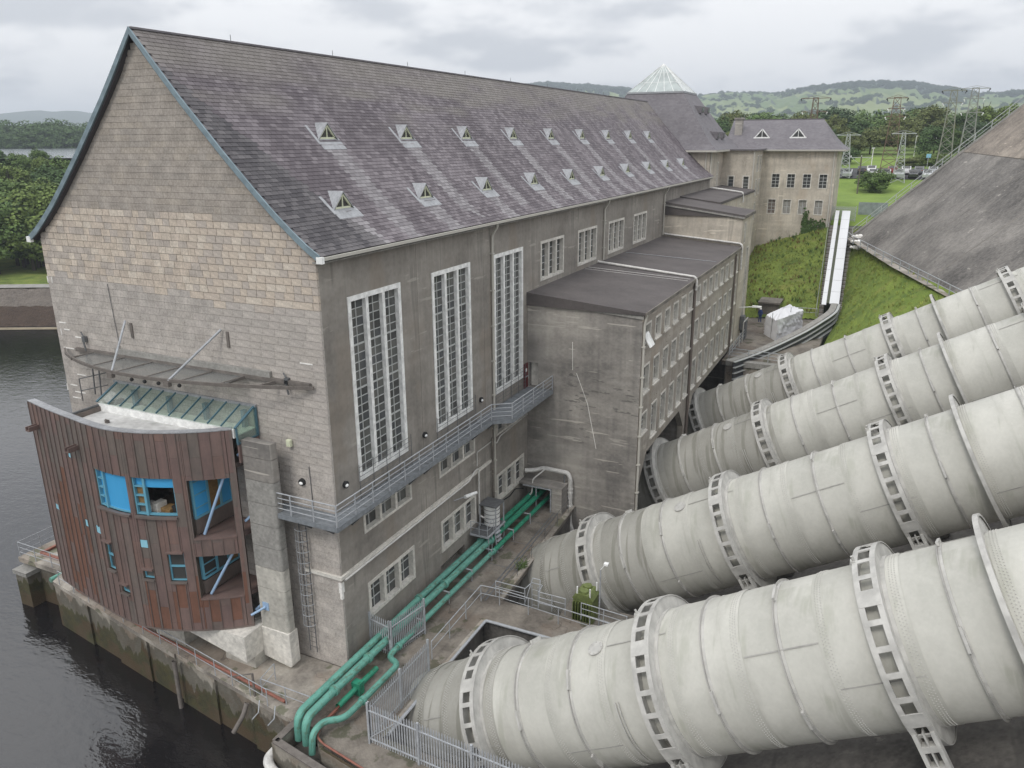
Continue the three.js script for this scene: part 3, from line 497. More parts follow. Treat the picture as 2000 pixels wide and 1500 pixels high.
// =====================================================================
// OFFICE BLOCKS built against the hall, over the penstock mouths
// =====================================================================
const BX = 8.63;
function officeBlock(u0, u1, us, label, near) {
  const t = thing('office_block', label, 'building', [BX / 2, -8, -(u0 + u1) / 2]);
  const holes = []; for (const u of us) { holes.push(rect(u, u + 1.55, 12.9, 14.55), rect(u, u + 1.55, 9.42, 11.52)); const s = near && u === us[0]; holes.push(rect(u, u + 1.55, s ? 6.3 : 5.2, 7.9)); }
  const a = u0 + 0.7, b = u1 - 0.6;   // haunched mouth for the penstock
  const pts = [[u0, -8], [a, -8], [a, 2.3], [a + 1.9, 4.35], [b - 1.9, 4.35], [b, 2.3], [b, -8], [u1, -8], [u1, 15.3], [u0, 15.3]];
  put('front_wall', wallX(BX, 0.5, pts, holes), M.renderMid, t);
  put('parapet_band', [box(BX, BX + 0.07, 14.85, 15.32, -u1, -u0 + 0.07)], M.renderMid, t);
  put('inner_wall', [box(0.05, BX - 0.5, -8, 15.3, -u1, -u1 + 0.35), box(0.03, 0.3, -8, -1.0, -u1, -u0), box(0.3, BX - 0.5, 4.5, 4.8, -u1 + 0.35, -u0 - 0.5)], M.board, t);
  const rx = BX + 0.22;
  put('roof', slab([[0.02, 15.32], [rx, 15.32], [rx, 15.5], [0.02, 16.25]], [], [1, 0, 0], [0, 1, 0], [0, 0, 1], [0, 0, -u1], u1 - u0 + (near ? 0.2 : -0.02)), M.roofing, t);
  put('roof_edge', [box(rx, rx + 0.07, 15.24, 15.5, -u1, -u0 + 0.15)], M.concDark, t);
  us.forEach((u, i) => { const pl = pX(BX), bb = { n: 4 }; windowUnit(t, pl, u, u + 1.55, 12.9, 14.55, { rows: 2, cols: 2, fw: 0.13, dep: 0.24, bw: 0.05, sill: true, budget: bb, fm: M.concPale }); windowUnit(t, pl, u, u + 1.55, 9.42, 11.52, { rows: 2, cols: 2, fw: 0.13, dep: 0.24, bw: 0.05, sill: true, fm: M.concPale }); windowUnit(t, pl, u, u + 1.55, near && !i ? 6.3 : 5.2, 7.9, { rows: 4, cols: 2, fw: 0.13, dep: 0.24, bw: 0.05, sill: true, fm: M.concPale }); });
  if (near) for (const [u, y] of [[us[0], 13.1], [us[1], 9.6]]) if (u === us[0]) put('open_sash', bar([BX + 0.05, 13.9, -u - 0.2], [BX + 0.55, 13.0, -u - 0.2], 1.1, 0.05, V3(0.7, 0.7, 0)), M.whitePaint, t);
  return t;
}
const ob1 = officeBlock(23.02, 38.15, [23.62, 26.3, 28.9, 31.48, 34.05, 36.5], 'near office block with blank concrete end wall, flat brown roof and three window rows', true);
{ // end wall facing the gable end, with walkway door
  const t = ob1, hole = [rect(0.12, 0.88, 9.1, 11.0), rect(0.35, 3.0, 0.02, 1.85)];
  put('end_wall', wallZ(-23.02, 0.5, [[0.01, -8], [BX - 0.5, -8], [BX - 0.5, 15.34], [0.01, 15.95]], hole), M.board, t);
  put('end_wall_corner', box(BX - 0.5, BX - 0.003, -8, 15.3, -23.5, -23.0), M.board, t);
  put('end_cornice', [bar([0.01, 15.72, -22.98], [BX + 0.1, 15.12, -22.98], 0.14, 0.22)], M.concMid, t);
  put('roof_drip', [bar([0.01, 16.0, -22.9], [BX + 0.2, 15.36, -22.9], 0.1, 0.10)], M.concDark, t);
  put('crack', [bar([3.55, 12.9, -23.015], [3.6, 10.8, -23.015], 0.03, 0.006, V3(0, 0, 1)), bar([3.9, 10.6, -23.015], [4.8, 8.4, -23.015], 0.03, 0.006, V3(0, 0, 1)), bar([4.8, 8.4, -23.015], [5.55, 5.0, -23.015], 0.035, 0.006, V3(0, 0, 1))], M.limewash, t);
  const door = put('door', box(0.02, 0.08, 9.12, 10.98, -22.98, -22.3), M.darkRed, t); put('door_notice', box(0.075, 0.087, 10.35, 10.6, -22.75, -22.5), M.whitePaint, door); put('push_bar', box(0.08, 0.13, 9.95, 10.02, -22.9, -22.4), M.galv, door);
  put('door_reveal', box(0.1, 0.9, 9.0, 11.1, -23.6, -23.5), M.concPale, t);
  put('downpipe', pipeRun([[BX + 0.25, 15.35, -23.1], [BX + 0.2, 15.0, -23.12], [BX + 0.12, 14.6, -23.14], [BX + 0.12, 0.3, -23.14]], 0.095, 8, 0.15), M.gutter, t);
  for (let y = 2; y < 14.5; y += 2.2) put('pipe_bracket', box(BX - 0.02, BX + 0.25, y, y + 0.09, -23.28, -23.0), M.gutter, t);
  put('roof_conduit', [pipeRun([[0.1, 16.42, -37.9], [0.5, 16.36, -37.95], [BX + 0.15, 15.62, -37.95], [BX + 0.3, 15.3, -37.95], [BX + 0.3, 14.5, -37.95]], 0.11, 8, 0.2)], M.whitePipe, t);
  put('roof_wire', [rod([0.3, 16.35, -35], [BX, 15.6, -36.8], 0.02, 5), rod([0.3, 16.33, -34.2], [BX, 15.6, -35.9], 0.016, 5)], M.whitePipe, t);
  for (let i = 0; i < 26; i++) { const u = rr(24, 37.5), y = rr(8.2, 12.6); put('drill_hole_shade', new THREE.CylinderGeometry(0.045, 0.045, 0.02, 6).rotateZ(Math.PI / 2).translate(BX + 0.002, y, -u), M.concDark, t); }  // dark discs on the wall paint the shade inside drilled holes
}
const ob2 = officeBlock(38.2, 60.2, [39.45, 42.0, 44.65, 47.25, 49.95, 52.6, 55.3, 58.0], 'farther office block with flat brown roof and three long rows of windows', false);
put('downpipe', pipeRun([[BX + 0.2, 15.2, -38.25], [BX + 0.14, 14.8, -38.3], [BX + 0.14, 0.5, -38.3]], 0.13, 8, 0.15), M.brownPipe, ob2);
put('downpipe', rod([BX + 0.14, 15, -57.6], [BX + 0.14, 4.3, -57.6], 0.1, 8), M.brownPipe, ob2);
put('roof_seam', rod([0.3, 16.28, -45.5], [BX, 15.58, -47.5], 0.03, 5), M.lead, ob2);
{ // higher link block behind
  const t = thing('link_block', 'plain rendered link block one storey above the office roofs, with flat brown roof', 'building', [BX / 2, 0, -70]);
  put('near_wall', wallZ(-60.22, 0.4, [[0.02, 2], [BX + 0.1, 2], [BX + 0.1, 18.6], [0.02, 19.85]], []), M.renderPale, t);
  put('side_wall', [wallX(BX + 0.1, 0.4, rect(60.63, 67, 2, 18.6), [rect(61.6, 62.4, 15.6, 18), rect(64, 65.4, 6, 15)]), box(4.6, BX - 0.31, 2, 18.6, -66.99, -66.6), wallX(4.6, 0.4, rect(67.0, 92.9, 2, 19.4), [rect(71, 72.2, 15.4, 17.6), rect(76, 77.2, 15.4, 17.6)])], M.renderPale, t);
  put('roof', [slab([[0.02, 18.62], [BX + 0.3, 18.62], [BX + 0.3, 18.85], [0.02, 20.05]], [], [1, 0, 0], [0, 1, 0], [0, 0, 1], [0, 0, -67.2], 7.15), slab([[0.02, 19.3], [4.8, 19.3], [4.8, 19.6], [0.02, 20.2]], [], [1, 0, 0], [0, 1, 0], [0, 0, 1], [0, 0, -92.9], 25.6)], M.roofing, t);
  put('roof_edge', [bar([0.02, 19.7, -60.0], [BX + 0.3, 18.55, -60.0], 0.12, 0.16)], M.concMid, t);
  put('side_edge', box(BX + 0.3, BX + 0.38, 18.5, 18.84, -67.2, -60), M.concDark, t);
  windowUnit(t, pX(BX + 0.1), 61.6, 62.4, 15.6, 18, { rows: 4, cols: 1, fw: 0.12, fm: M.concPale }); windowUnit(t, pX(BX + 0.1), 64, 65.4, 6, 15, { rows: 6, cols: 1, fw: 0.14, fm: M.concPale, dark: M.brownPipe });
  for (const u of [71, 76]) windowUnit(t, pX(4.6), u, u + 1.2, 15.4, 17.6, { rows: 2, cols: 2, fw: 0.12, fm: M.concPale });
  put('roof_conduit', pipeRun([[0.25, 16.55, -60.0], [0.6, 16.5, -60.02], [BX + 0.05, 15.85, -60.02], [BX + 0.3, 15.6, -60.02], [BX + 0.3, 13, -60.02]], 0.11, 8, 0.2), M.whitePipe, t);
  put('roof_conduit', pipeRun([[0.4, 20.35, -83], [2.5, 20.1, -83.2], [4.7, 19.8, -83.2], [4.85, 18.5, -83.2]], 0.12, 8, 0.2), M.whitePipe, t);
}
// =====================================================================
// TOWER with glass pyramid, and the end building
// =====================================================================
{
  const cx = -9.3, cz = -92.4, wx = 9.1, wz = 8.4, t = thing('tower_building', 'square tower block with steep slate roof capped by a pale glass pyramid', 'building', [cx, 8, cz]);
  put('wall', [box(cx - wx, cx + wx, 8, 25.3, cz - wz, cz + wz)], M.renderPale, t);
  const prof = [[0, 10.15, 9.45, 25.25], [0.1, 9.3, 8.6, 26.0], [0.25, 8.2, 7.6, 27.2], [0.45, 6.9, 6.5, 29.0], [0.7, 5.45, 5.2, 31.1], [1, 3.95, 3.95, 33.1]];
  const ringPt = (k, j) => { const [, a, b, y] = prof[k], sx = [1, 1, -1, -1][j % 4], sz = [1, -1, -1, 1][j % 4]; return [cx + sx * a, y, cz + sz * b + (k === 5 ? 0.9 : k * 0.18)]; };
  for (let j = 0; j < 4; j++) { const P = []; for (let k = 0; k < 5; k++) { const a = ringPt(k, j), b = ringPt(k, j + 1), c = ringPt(k + 1, j), d = ringPt(k + 1, j + 1); P.push(...a, ...b, ...c, ...b, ...d, ...c); } const g = new THREE.BufferGeometry(); g.setAttribute('position', new THREE.Float32BufferAttribute(P, 3)); g.computeVertexNormals(); g.setAttribute('uv', new THREE.Float32BufferAttribute(new Float32Array(P.length / 3 * 2), 2)); put('roof_slope', g, M.slateFar, t); }
  put('eave', [box(cx - 10.15, cx + 10.15, 25.0, 25.24, cz - 9.45, cz + 9.45)], M.gutter, t);
  const ap = [cx, 37.15, cz + 0.9], z9 = cz + 0.9, gl = 4.02;
  const cor = [[1, 1], [1, -1], [-1, -1], [-1, 1]].map(([a, b]) => [cx + a * gl, 33.12, z9 + b * gl]);
  put('pyramid_kerb', [box(cx - 4.15, cx + 4.15, 32.9, 33.15, z9 - 4.15, z9 + 4.15)], M.lead, t);
  for (let j = 0; j < 4; j++) {
    const a = cor[j], b = cor[(j + 1) % 4], L3 = (p, q, s) => p.map((v, i) => v + (q[i] - v) * s), NB = 6;
    for (let k = 0; k < 3; k++) for (let i = 0; i < NB; i++) { const y0 = k / 3, y1 = (k + 1) / 3, q = (s, y) => L3(L3(a, b, s), ap, y), P = [q(i / NB, y0), q((i + 1) / NB, y0), q((i + 1) / NB, y1), q(i / NB, y1)], g = new THREE.BufferGeometry(); g.setAttribute('position', new THREE.Float32BufferAttribute([...P[0], ...P[1], ...P[2], ...P[0], ...P[2], ...P[3]], 3)); g.computeVertexNormals(); g.setAttribute('uv', new THREE.Float32BufferAttribute(new Float32Array(12), 2)); put('pane', g, M.glassPale, t); }
    for (let i = 0; i <= NB; i++) put('glazing_bar', rod(L3(a, b, i / NB), ap, 0.035, 5), M.whitePaint, t);
    for (let k = 1; k < 3; k++) put('glazing_bar', rod(L3(a, ap, k / 3), L3(b, ap, k / 3), 0.03, 5), M.whitePaint, t);
  }
  for (const [y, s] of [[30.4, 5.95], [26.9, 8.45]]) for (const dz of [-2.2, 1.6]) { const d = put('dormer', [bar([cx + s - 1.2, y + 0.5, cz + dz + 1], [cx + s + 0.5, y + 0.25, cz + dz + 1], 1.5, 0.9)], M.slateFar, t); put('pane', box(cx + s + 0.5, cx + s + 0.56, y, y + 0.6, cz + dz + 0.4, cz + dz + 1.6), paneMats[2], d); }
  put('downpipe', rod([cx + wx + 0.12, 25, cz + wz - 0.3], [cx + wx + 0.12, 18.7, cz + wz - 0.3], 0.1, 8), M.gutter, t);
  put('downpipe', rod([cx + wx - 0.5, 25, cz + wz + 0.12], [cx + wx - 0.5, 20, cz + wz + 0.12], 0.1, 8), M.gutter, t);
  windowUnit(t, pX(cx + wx + 0.02), 89.2, 90.2, 19.4, 23.6, { rows: 5, cols: 1, fw: 0.16, dep: 0.05, fm: M.concPale });
}
{
  const t = thing('end_building', 'rendered end building with hipped lilac slate roof and two rows of sash windows', 'building', [6, 8, -104]);
  const hA = [rect(0.7, 1.75, 19.4, 21.6), rect(2.85, 3.9, 19.4, 21.6)];
  put('stair_wall', wallZ(-93, 0.4, rect(-0.2, 4.4, 6, 25.1), hA), M.renderPale, t);
  put('stair_side', [wallX(4.4, 0.4, rect(93.42, 101, 6, 25.1), [rect(95.2, 96.3, 22, 24.4), rect(98, 99.1, 22, 24.4), rect(95.2, 96.3, 18.6, 21), rect(98, 99.1, 18.6, 21), rect(95.2, 96.6, 15, 17.6)])], M.renderPale, t);
  put('stair_roof', box(-0.2, 4.9, 25.1, 25.3, -101.4, -92.5), M.slateFar, t);
  for (const u of [0.7, 2.85]) windowUnit(t, pZ(-93), u, u + 1.05, 19.4, 21.6, { rows: 4, cols: 1, fw: 0.16, fm: M.concPale });
  for (const [u, y, h] of [[95.2, 22, 2.4], [98, 22, 2.4], [95.2, 18.6, 2.4], [98, 18.6, 2.4], [95.2, 15, 2.6]]) windowUnit(t, pX(4.4), u, u + (h > 2.5 ? 1.4 : 1.1), y, y + h, { rows: 3, cols: 1, fw: 0.14, fm: M.concPale });
  const us = [5.85, 8.1, 10.38, 12.68], h = []; for (const u of us) h.push(rect(u, u + 1.3, 19.45, 21.65), rect(u - 0.25, u + 1.05, 15.55, 17.85));
  put('front_wall', wallZ(-101, 0.5, [[4.4, 4], [14.9, 4], [14.9, 25.0], [4.4, 25.0]], h), M.renderPale, t);
  put('back_walls', [box(14.4, 14.9, 6, 25, -113, -101.5), box(-0.3, 14.4, 6, 25, -113, -112.5)], M.renderPale, t);
  us.forEach((u, i) => { windowUnit(t, pZ(-101), u, u + 1.3, 19.45, 21.65, { rows: 4, cols: 2, fw: 0.12, bw: 0.06, dep: 0.25, dark: paneMats[0], fm: M.concPale }); windowUnit(t, pZ(-101), u - 0.25, u + 1.05, 15.55, 17.85, { rows: i ? 2 : 4, cols: 2, fw: 0.12, bw: 0.06, dep: 0.25, dark: i ? M.concMid : M.brownPipe, fm: M.concPale }); });
  const e = [[-1.5, 16.0, -100.2, -113.8, 25.05], [-1.5, 15.0, -101.2, -112.8, 25.75], [-1.5, 14.1, -102.3, -111.7, 26.7], [-1.5, 12.1, -106.9, -107.1, 29.5]];
  const P = []; for (let k = 0; k < 3; k++) { const c = q => [[q[0], q[4], q[2]], [q[1], q[4], q[2]], [q[1], q[4], q[3]], [q[0], q[4], q[3]]], A = c(e[k]), B = c(e[k + 1]); for (let j = 0; j < 3; j++) P.push(...A[j], ...A[j + 1], ...B[j], ...A[j + 1], ...B[j + 1], ...B[j]); }
  const g = new THREE.BufferGeometry(); g.setAttribute('position', new THREE.Float32BufferAttribute(P, 3)); g.computeVertexNormals(); g.setAttribute('uv', new THREE.Float32BufferAttribute(new Float32Array(P.length / 3 * 2), 2)); put('roof', g, M.slateFar, t);
  put('eave', [box(4.4, 16.0, 24.85, 25.04, -113.8, -100.2)], M.gutter, t); put('eave_gutter', box(3, 16.05, 24.95, 25.12, -100.25, -100.08), M.gutter, t);
  put('ridge', rod([-1.5, 29.52, -107], [12.1, 29.52, -107], 0.12, 6), M.slateBase, t);
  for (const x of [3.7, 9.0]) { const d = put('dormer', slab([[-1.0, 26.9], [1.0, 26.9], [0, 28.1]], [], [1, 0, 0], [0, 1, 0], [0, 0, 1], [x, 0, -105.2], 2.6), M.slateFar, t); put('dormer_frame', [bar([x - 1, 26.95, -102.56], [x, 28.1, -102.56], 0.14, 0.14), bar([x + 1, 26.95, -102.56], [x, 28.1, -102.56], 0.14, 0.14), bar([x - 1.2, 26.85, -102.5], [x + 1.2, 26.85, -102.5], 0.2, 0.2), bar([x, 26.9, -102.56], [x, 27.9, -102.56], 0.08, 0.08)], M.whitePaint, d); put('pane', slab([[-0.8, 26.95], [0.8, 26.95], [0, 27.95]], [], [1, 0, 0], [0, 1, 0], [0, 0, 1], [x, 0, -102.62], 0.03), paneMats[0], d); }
  put('chimney', [box(-0.6, 0.5, 26, 29.6, -104.2, -103.2), box(-0.75, 0.65, 29.6, 29.85, -104.35, -103.05)], M.board, t);
  put('downpipe', rod([14.55, 24.9, -100.85], [14.55, 13, -100.85], 0.11, 8), M.gutter, t); put('downpipe', rod([4.3, 25, -92.85], [4.3, 19, -92.85], 0.1, 8), M.gutter, t);
}
// =====================================================================
// STEEL WALKWAY round the hall corner
// =====================================================================
{
  const y = 9.12, t = thing('steel_walkway', 'grey steel balcony walkway wrapping the hall corner below the tall windows', 'walkway', [0.5, 9, -8]);
  const out = [[-3.2, 0.06], [-3.2, 1.15], [0.98, 1.15], [0.98, -15.2], [2.1, -16.0], [2.1, -22.9], [0.02, -22.9], [0.02, 0.06]];
  put('floor_plate', floorY(y, 0.05, out), M.plate, t);
  const edge = [[-3.2, 1.17], [1.0, 1.17], [1.0, -15.2], [2.12, -16.0], [2.12, -22.9]];
  put('edge_channel', edge.slice(1).map((p, i) => bar([edge[i][0], y - 0.13, edge[i][1]], [p[0], y - 0.13, p[1]], 0.06, 0.26)), M.plate, t);
  for (let z = -0.3; z > -22; z -= 1.0) put('floor_joint', box(0.02, z < -16 ? 2.05 : 0.95, y + 0.001, y + 0.008, z - 0.015, z + 0.015), M.galvDark, t);
  railing(t, edge.map(([x, z]) => [x - (x > 0 ? 0.05 : 0), y, z - (z > 1 ? 0.05 : 0)]), 1.1, 4, 1.55, M.galv, 0.036);
  for (const z of [-1.2, -6.6, -8.2, -14.2, -16.5, -22.3]) put('bracket', [bar([0, y - 0.2, z], [z < -16 ? 2.05 : 0.95, y - 0.2, z], 0.1, 0.2), bar([0, y - 1.15, z], [0.85, y - 0.28, z], 0.09, 0.12)], M.galvDark, t);
  for (const x of [-1.6, -0.2]) put('bracket', [bar([x, y - 0.2, 0], [x, y - 0.2, 1.1], 0.1, 0.2), bar([x, y - 1.1, 0.02], [x, y - 0.28, 1.0], 0.09, 0.12)], M.galvDark, t);
}

// =====================================================================
// COPPER POD on the gable
// =====================================================================
{
  const K = [[-18.05, 2.84], [-15.6, 3.37], [-13.3, 3.77], [-11.5, 4.05], [-10, 4.1], [-8.6, 3.82], [-7.4, 3.36], [-6.3, 2.75], [-5.6, 2.3], [-4.7, 1.55]];
  const cum = [0]; for (let i = 1; i < K.length; i++) cum.push(cum[i - 1] + Math.hypot(K[i][0] - K[i - 1][0], K[i][1] - K[i - 1][1])); const SL = cum[cum.length - 1];
  const curve = new THREE.CatmullRomCurve3(K.map(([x, z]) => V3(x, 0, z)));
  const at = s => { const p = curve.getPointAt(clamp(s / SL)), d = curve.getTangentAt(clamp(s / SL)); return { p, d, n: V3(-d.z, 0, d.x) }; };   // n faces out (+z)
  const Y0 = 2.4, Y1 = 13.35, NS = 27, sw = SL / NS;
  const pod = thing('copper_pod', 'curved brown copper clad viewing pod hung on the gable over the water', 'pod', [-10, Y0, 2]);
  // openings: [s0,s1,y0,y1,kind]
  const snap = s => Math.round(s / sw) * sw;
  const ops = [[6.25, 8.6, 8.93, 10.98, 'blueA'], [8.9, 11.1, 8.93, 10.98, 'blueB'], [11.75, 13.8, 7.65, 10.85, 'big'], [11.68, 13.82, 4.2, 6.65, 'big'],
    [3.8, 4.2, 11.0, 11.45, 'sq'], [0.95, 1.35, 7.2, 7.55, 'sq'], [4.3, 4.72, 7.15, 7.58, 'sq'], [5.4, 5.82, 7.1, 7.55, 'sq'], [8.85, 9.3, 7.08, 7.55, 'sq'],
    [6.05, 6.75, 5.2, 6.85, 'win'], [8.75, 9.4, 5.3, 5.85, 'win'], [10.25, 11.1, 5.25, 6.9, 'win'], [6.95, 7.6, 4.08, 4.6, 'win']];
  const cols = [[0.150, 0.107, 0.096], [0.156, 0.109, 0.098], [0.142, 0.111, 0.100], [0.160, 0.106, 0.092], [0.136, 0.112, 0.100], [0.151, 0.103, 0.094]];
  const cm = cols.map((c, i) => mat('copper' + i, c.map(v => v * 1.55), 0.5, { metalness: 0.25, map: rep(T.copper, 2.5) }));
  const rustM = mat('copperRust', [0.225, 0.112, 0.078], 0.6, { metalness: 0.2, map: rep(T.copper, 2.5) });
  const quad = (s0, s1, y0, y1, w0, w1) => { // thin curved-wall piece between two stations
    const A = at(s0), B = at(s1), P = []; for (const [q, w] of [[A, w0], [B, w0], [B, w1], [A, w1]]) P.push(q.p.clone().addScaledVector(q.n, w));
    const g = new THREE.BufferGeometry(), f = []; const lo = P.map(p => [p.x, y0, p.z]), hi = P.map(p => [p.x, y1, p.z]);
    const face = (a, b, c, d) => f.push(...a, ...b, ...c, ...a, ...c, ...d);
    face(lo[3], lo[2], hi[2], hi[3]); face(lo[1], lo[0], hi[0], hi[1]); face(lo[0], lo[3], hi[3], hi[0]); face(lo[2], lo[1], hi[1], hi[2]); face(hi[3], hi[2], hi[1], hi[0]); face(lo[0], lo[1], lo[2], lo[3]);
    g.setAttribute('position', new THREE.Float32BufferAttribute(f, 3)); g.computeVertexNormals(); g.setAttribute('uv', new THREE.Float32BufferAttribute(new Float32Array(f.length / 3 * 2), 2)); return g;
  };
  for (let i = 0; i < NS; i++) {
    const s0 = i * sw, s1 = (i + 1) * sw; const cuts = new Set([s0, s1]); for (const o of ops) for (const s of [o[0], o[1]]) if (s > s0 + 0.02 && s < s1 - 0.02) cuts.add(s);
    const cs = [...cuts].sort((a, b) => a - b);
    for (let c = 0; c < cs.length - 1; c++) {
      const a = cs[c], b = cs[c + 1], mid = (a + b) / 2; let segs = [[Y0, Y1]];
      for (const o of ops) if (mid > o[0] && mid < o[1]) segs = segs.flatMap(([p, q]) => [[p, Math.min(q, o[2])], [Math.max(p, o[3]), q]].filter(([p2, q2]) => q2 - p2 > 0.02));
      for (const [p, q] of segs) { let y = p, first = true; const off = (i % 2) * 0.9; while (y < q - 0.02) { let e = Math.min(q, (Math.floor((y + off + 0.01) / 1.85) + 1) * 1.85 - off); if (q - e < 0.25) e = q; const low = (y < 4.4 && i > 14) || (i > 2 && i < 9 && y < 9), m = low && rnd() < 0.42 ? rustM : cm[Math.floor(hash(i, 7, Math.floor(y)) * 6)]; put('copper_panel', quad(a + 0.008, b - 0.008, y + 0.003, e - 0.003, -0.03, 0.012 * (first ? 1 : 0.8)), m, pod); y = e; first = false; } }
      for (const [p, q] of segs) if (Math.abs(a - s0) < 1e-6) put('standing_seam', quad(a - 0.012, a + 0.012, p, q, 0, 0.055), cm[2], pod);
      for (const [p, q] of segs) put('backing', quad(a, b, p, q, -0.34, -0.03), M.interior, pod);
    }
  }
  // parapet capping, curved
  for (let i = 0; i < NS; i++) put('coping', quad(i * sw, (i + 1) * sw, Y1, Y1 + 0.05, -0.36, 0.04), M.lead, pod);
  for (let i = 0; i < NS; i++) put('bottom_trim', quad(i * sw, (i + 1) * sw, Y0 - 0.1, Y0, -0.34, 0.03), cm[2], pod);
  for (const o of ops) {
    const [s0, s1, y0, y1, k] = o, n = Math.max(1, Math.round((s1 - s0) / 0.5)), S = j => s0 + (s1 - s0) * j / n, strip = (a, b, c, d, e, f) => { const r = []; for (let j = 0; j < n; j++) { const p = Math.max(a, S(j)), q = Math.min(b, S(j + 1)); if (q - p > 0.01) r.push(quad(p, q, c, d, e, f)); } return r; };
    if (k === 'sq') { put('blue_tile', strip(s0 + 0.03, s1 - 0.03, y0 + 0.02, y1 - 0.02, -0.06, -0.01), M.skySq, pod); continue; }
    if (k.startsWith('blue')) {
      put('window_sill', strip(s0 - 0.1, s1 + 0.08, y0 - 0.12, y0, -0.1, 0.16), cm[2], pod);
      const w = put('window_frame', [...strip(s0, s1, y0, y0 + 0.09, -0.24, -0.1), ...strip(s0, s1, y1 - 0.07, y1, -0.24, -0.1), quad(s0, s0 + 0.08, y0, y1, -0.24, -0.08), quad(s1 - 0.07, s1, y0, y1, -0.24, -0.1), quad(s0 + 0.58, s0 + 0.7, y0, y1, -0.26, -0.04), ...[1, 2, 3].map(q => quad(s0 + 0.05, s0 + 0.6, y0 + q * 0.5, y0 + q * 0.5 + 0.07, -0.24, -0.1))], M.blueFrame, pod);
      for (let q = 0; q < 4; q++) put('pane', quad(s0 + 0.08, s0 + 0.58, y0 + q * 0.5 + 0.06, y0 + q * 0.5 + 0.5, -0.27, -0.25), k === 'blueA' || q === 3 ? M.blue : q === 0 ? paneMats[3] : M.tan, w);
      if (k === 'blueA') put('blue_panel', strip(s0 + 0.68, s1 - 0.04, y0 + 0.06, y1 - 0.06, -0.22, -0.16), M.blue, w);
      else { put('blue_panel', strip(s0 + 0.68, s1 - 0.04, y1 - 0.55, y1 - 0.06, -0.22, -0.16), M.blue, w);
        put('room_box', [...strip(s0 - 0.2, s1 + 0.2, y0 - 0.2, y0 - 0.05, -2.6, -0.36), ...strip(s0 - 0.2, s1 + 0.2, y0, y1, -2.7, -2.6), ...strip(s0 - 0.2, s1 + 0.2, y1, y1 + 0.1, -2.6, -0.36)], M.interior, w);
        const c = at((s0 + s1) / 2), bx = (du, dy, w0, h0, m2, nm) => { const p = c.p.clone().addScaledVector(c.d, du).addScaledVector(c.n, -0.8); put(nm, box(p.x - w0, p.x + w0, y0 - 0.05, y0 + h0, p.z - 0.3, p.z + 0.3), m2, w); };
        bx(-0.75, 0, 0.22, 0.3, M.whitePaint, 'paper_pile'); bx(-0.25, 0, 0.2, 0.42, M.concPale, 'carton'); bx(0.3, 0, 0.32, 0.16, M.tan, 'carton'); bx(0.85, 0, 0.25, 0.3, M.dark, 'bin'); }
      continue;
    }
    if (k === 'win') {
      put('window_hood', strip(s0 - 0.1, s1 + 0.08, y1, y1 + 0.09, -0.1, 0.17), cm[1], pod); put('window_sill', strip(s0 - 0.08, s1 + 0.06, y0 - 0.09, y0, -0.1, 0.13), cm[4], pod);
      const w = put('window_frame', [...strip(s0, s1, y0, y0 + 0.07, -0.2, -0.12), ...strip(s0, s1, y1 - 0.06, y1, -0.2, -0.12), quad(s0, s0 + 0.07, y0, y1, -0.2, -0.12), quad(s1 - 0.06, s1, y0, y1, -0.2, -0.12), ...(y1 - y0 > 1 ? strip(s0, s1, (y0 + y1) / 2 - 0.04, (y0 + y1) / 2 + 0.05, -0.2, -0.1) : [])], M.blueFrame, pod);
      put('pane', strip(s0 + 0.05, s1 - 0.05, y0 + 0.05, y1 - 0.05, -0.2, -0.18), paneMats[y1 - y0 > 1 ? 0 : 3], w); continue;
    }
    // big openings: jambs, sloping sill deck, diagonal brace in front of the recessed glazed wall
    put('jamb', [quad(s0 - 0.02, s0, y0, y1, -1.0, 0.01), quad(s1, s1 + 0.02, y0, y1, -0.36, 0.01)], cm[4], pod);
    put('opening_sill', strip(s0, s1, y0 - 0.06, y0 + 0.03, -0.36, 0.06), cm[1], pod);
    const a = at(s0 + 0.25).p, b = at(s1 - 0.5).p; put('diagonal_brace', rod([a.x, y0 + 0.1, a.z - 0.35], [b.x, y1 + 0.05, b.z - 0.35], 0.075, 8), M.blueSteel, pod);
  }
  // recessed end wall of the pod rooms: runs back to the gable behind the big openings
  for (const [y0, y1, lab] of [[7.7, 11.2, 0], [4.25, 7.0, 1]]) {
    const x = -6.75, zf = 2.6, zb = 0.1;
    put('recess_dado', box(x - 0.2, x, y0, y0 + (lab ? 0.75 : 0.9), zb, zf), cm[4], pod);
    const w = put('recess_window_frame', [box(x - 0.1, x + 0.04, y0 + 0.85, y0 + 0.97, zb, zf), box(x - 0.1, x + 0.04, y1 - 0.1, y1, zb, zf), ...[0, 0.3, 0.62, 1].map(k => box(x - 0.1, x + 0.05, y0 + 0.9, y1, zb + (zf - zb) * k - 0.06, zb + (zf - zb) * k + 0.06)), ...[0.4, 0.6, 0.8].map(k => box(x - 0.09, x + 0.03, y0 + (y1 - y0) * k, y0 + (y1 - y0) * k + 0.05, zb + (zf - zb) * 0.62, zf))], M.blueFrame, pod);
    const pm = lab ? [M.tan, paneMats[1], paneMats[0]] : [M.blue, M.tan, M.blue]; [[0.0, 0.3], [0.3, 0.62], [0.62, 1]].forEach(([p, q], i) => put('pane', box(x - 0.06, x - 0.02, y0 + 0.95, y1 - 0.1, zb + (zf - zb) * p, zb + (zf - zb) * q), pm[i], w));
    put('recess_floor', floorY(y0 - 0.05, 0.2, [[x, 0.05], [-4.6, 0.05], [-4.85, 1.3], [-5.6, 1.95], [x, 2.6]]), cm[1], pod);
  }
  put('recess_soffit', floorY(11.5, 0.25, [[-6.75, 0.05], [-4.6, 0.05], [-4.85, 1.3], [-5.6, 1.95], [-6.75, 2.6]]), cm[2], pod);
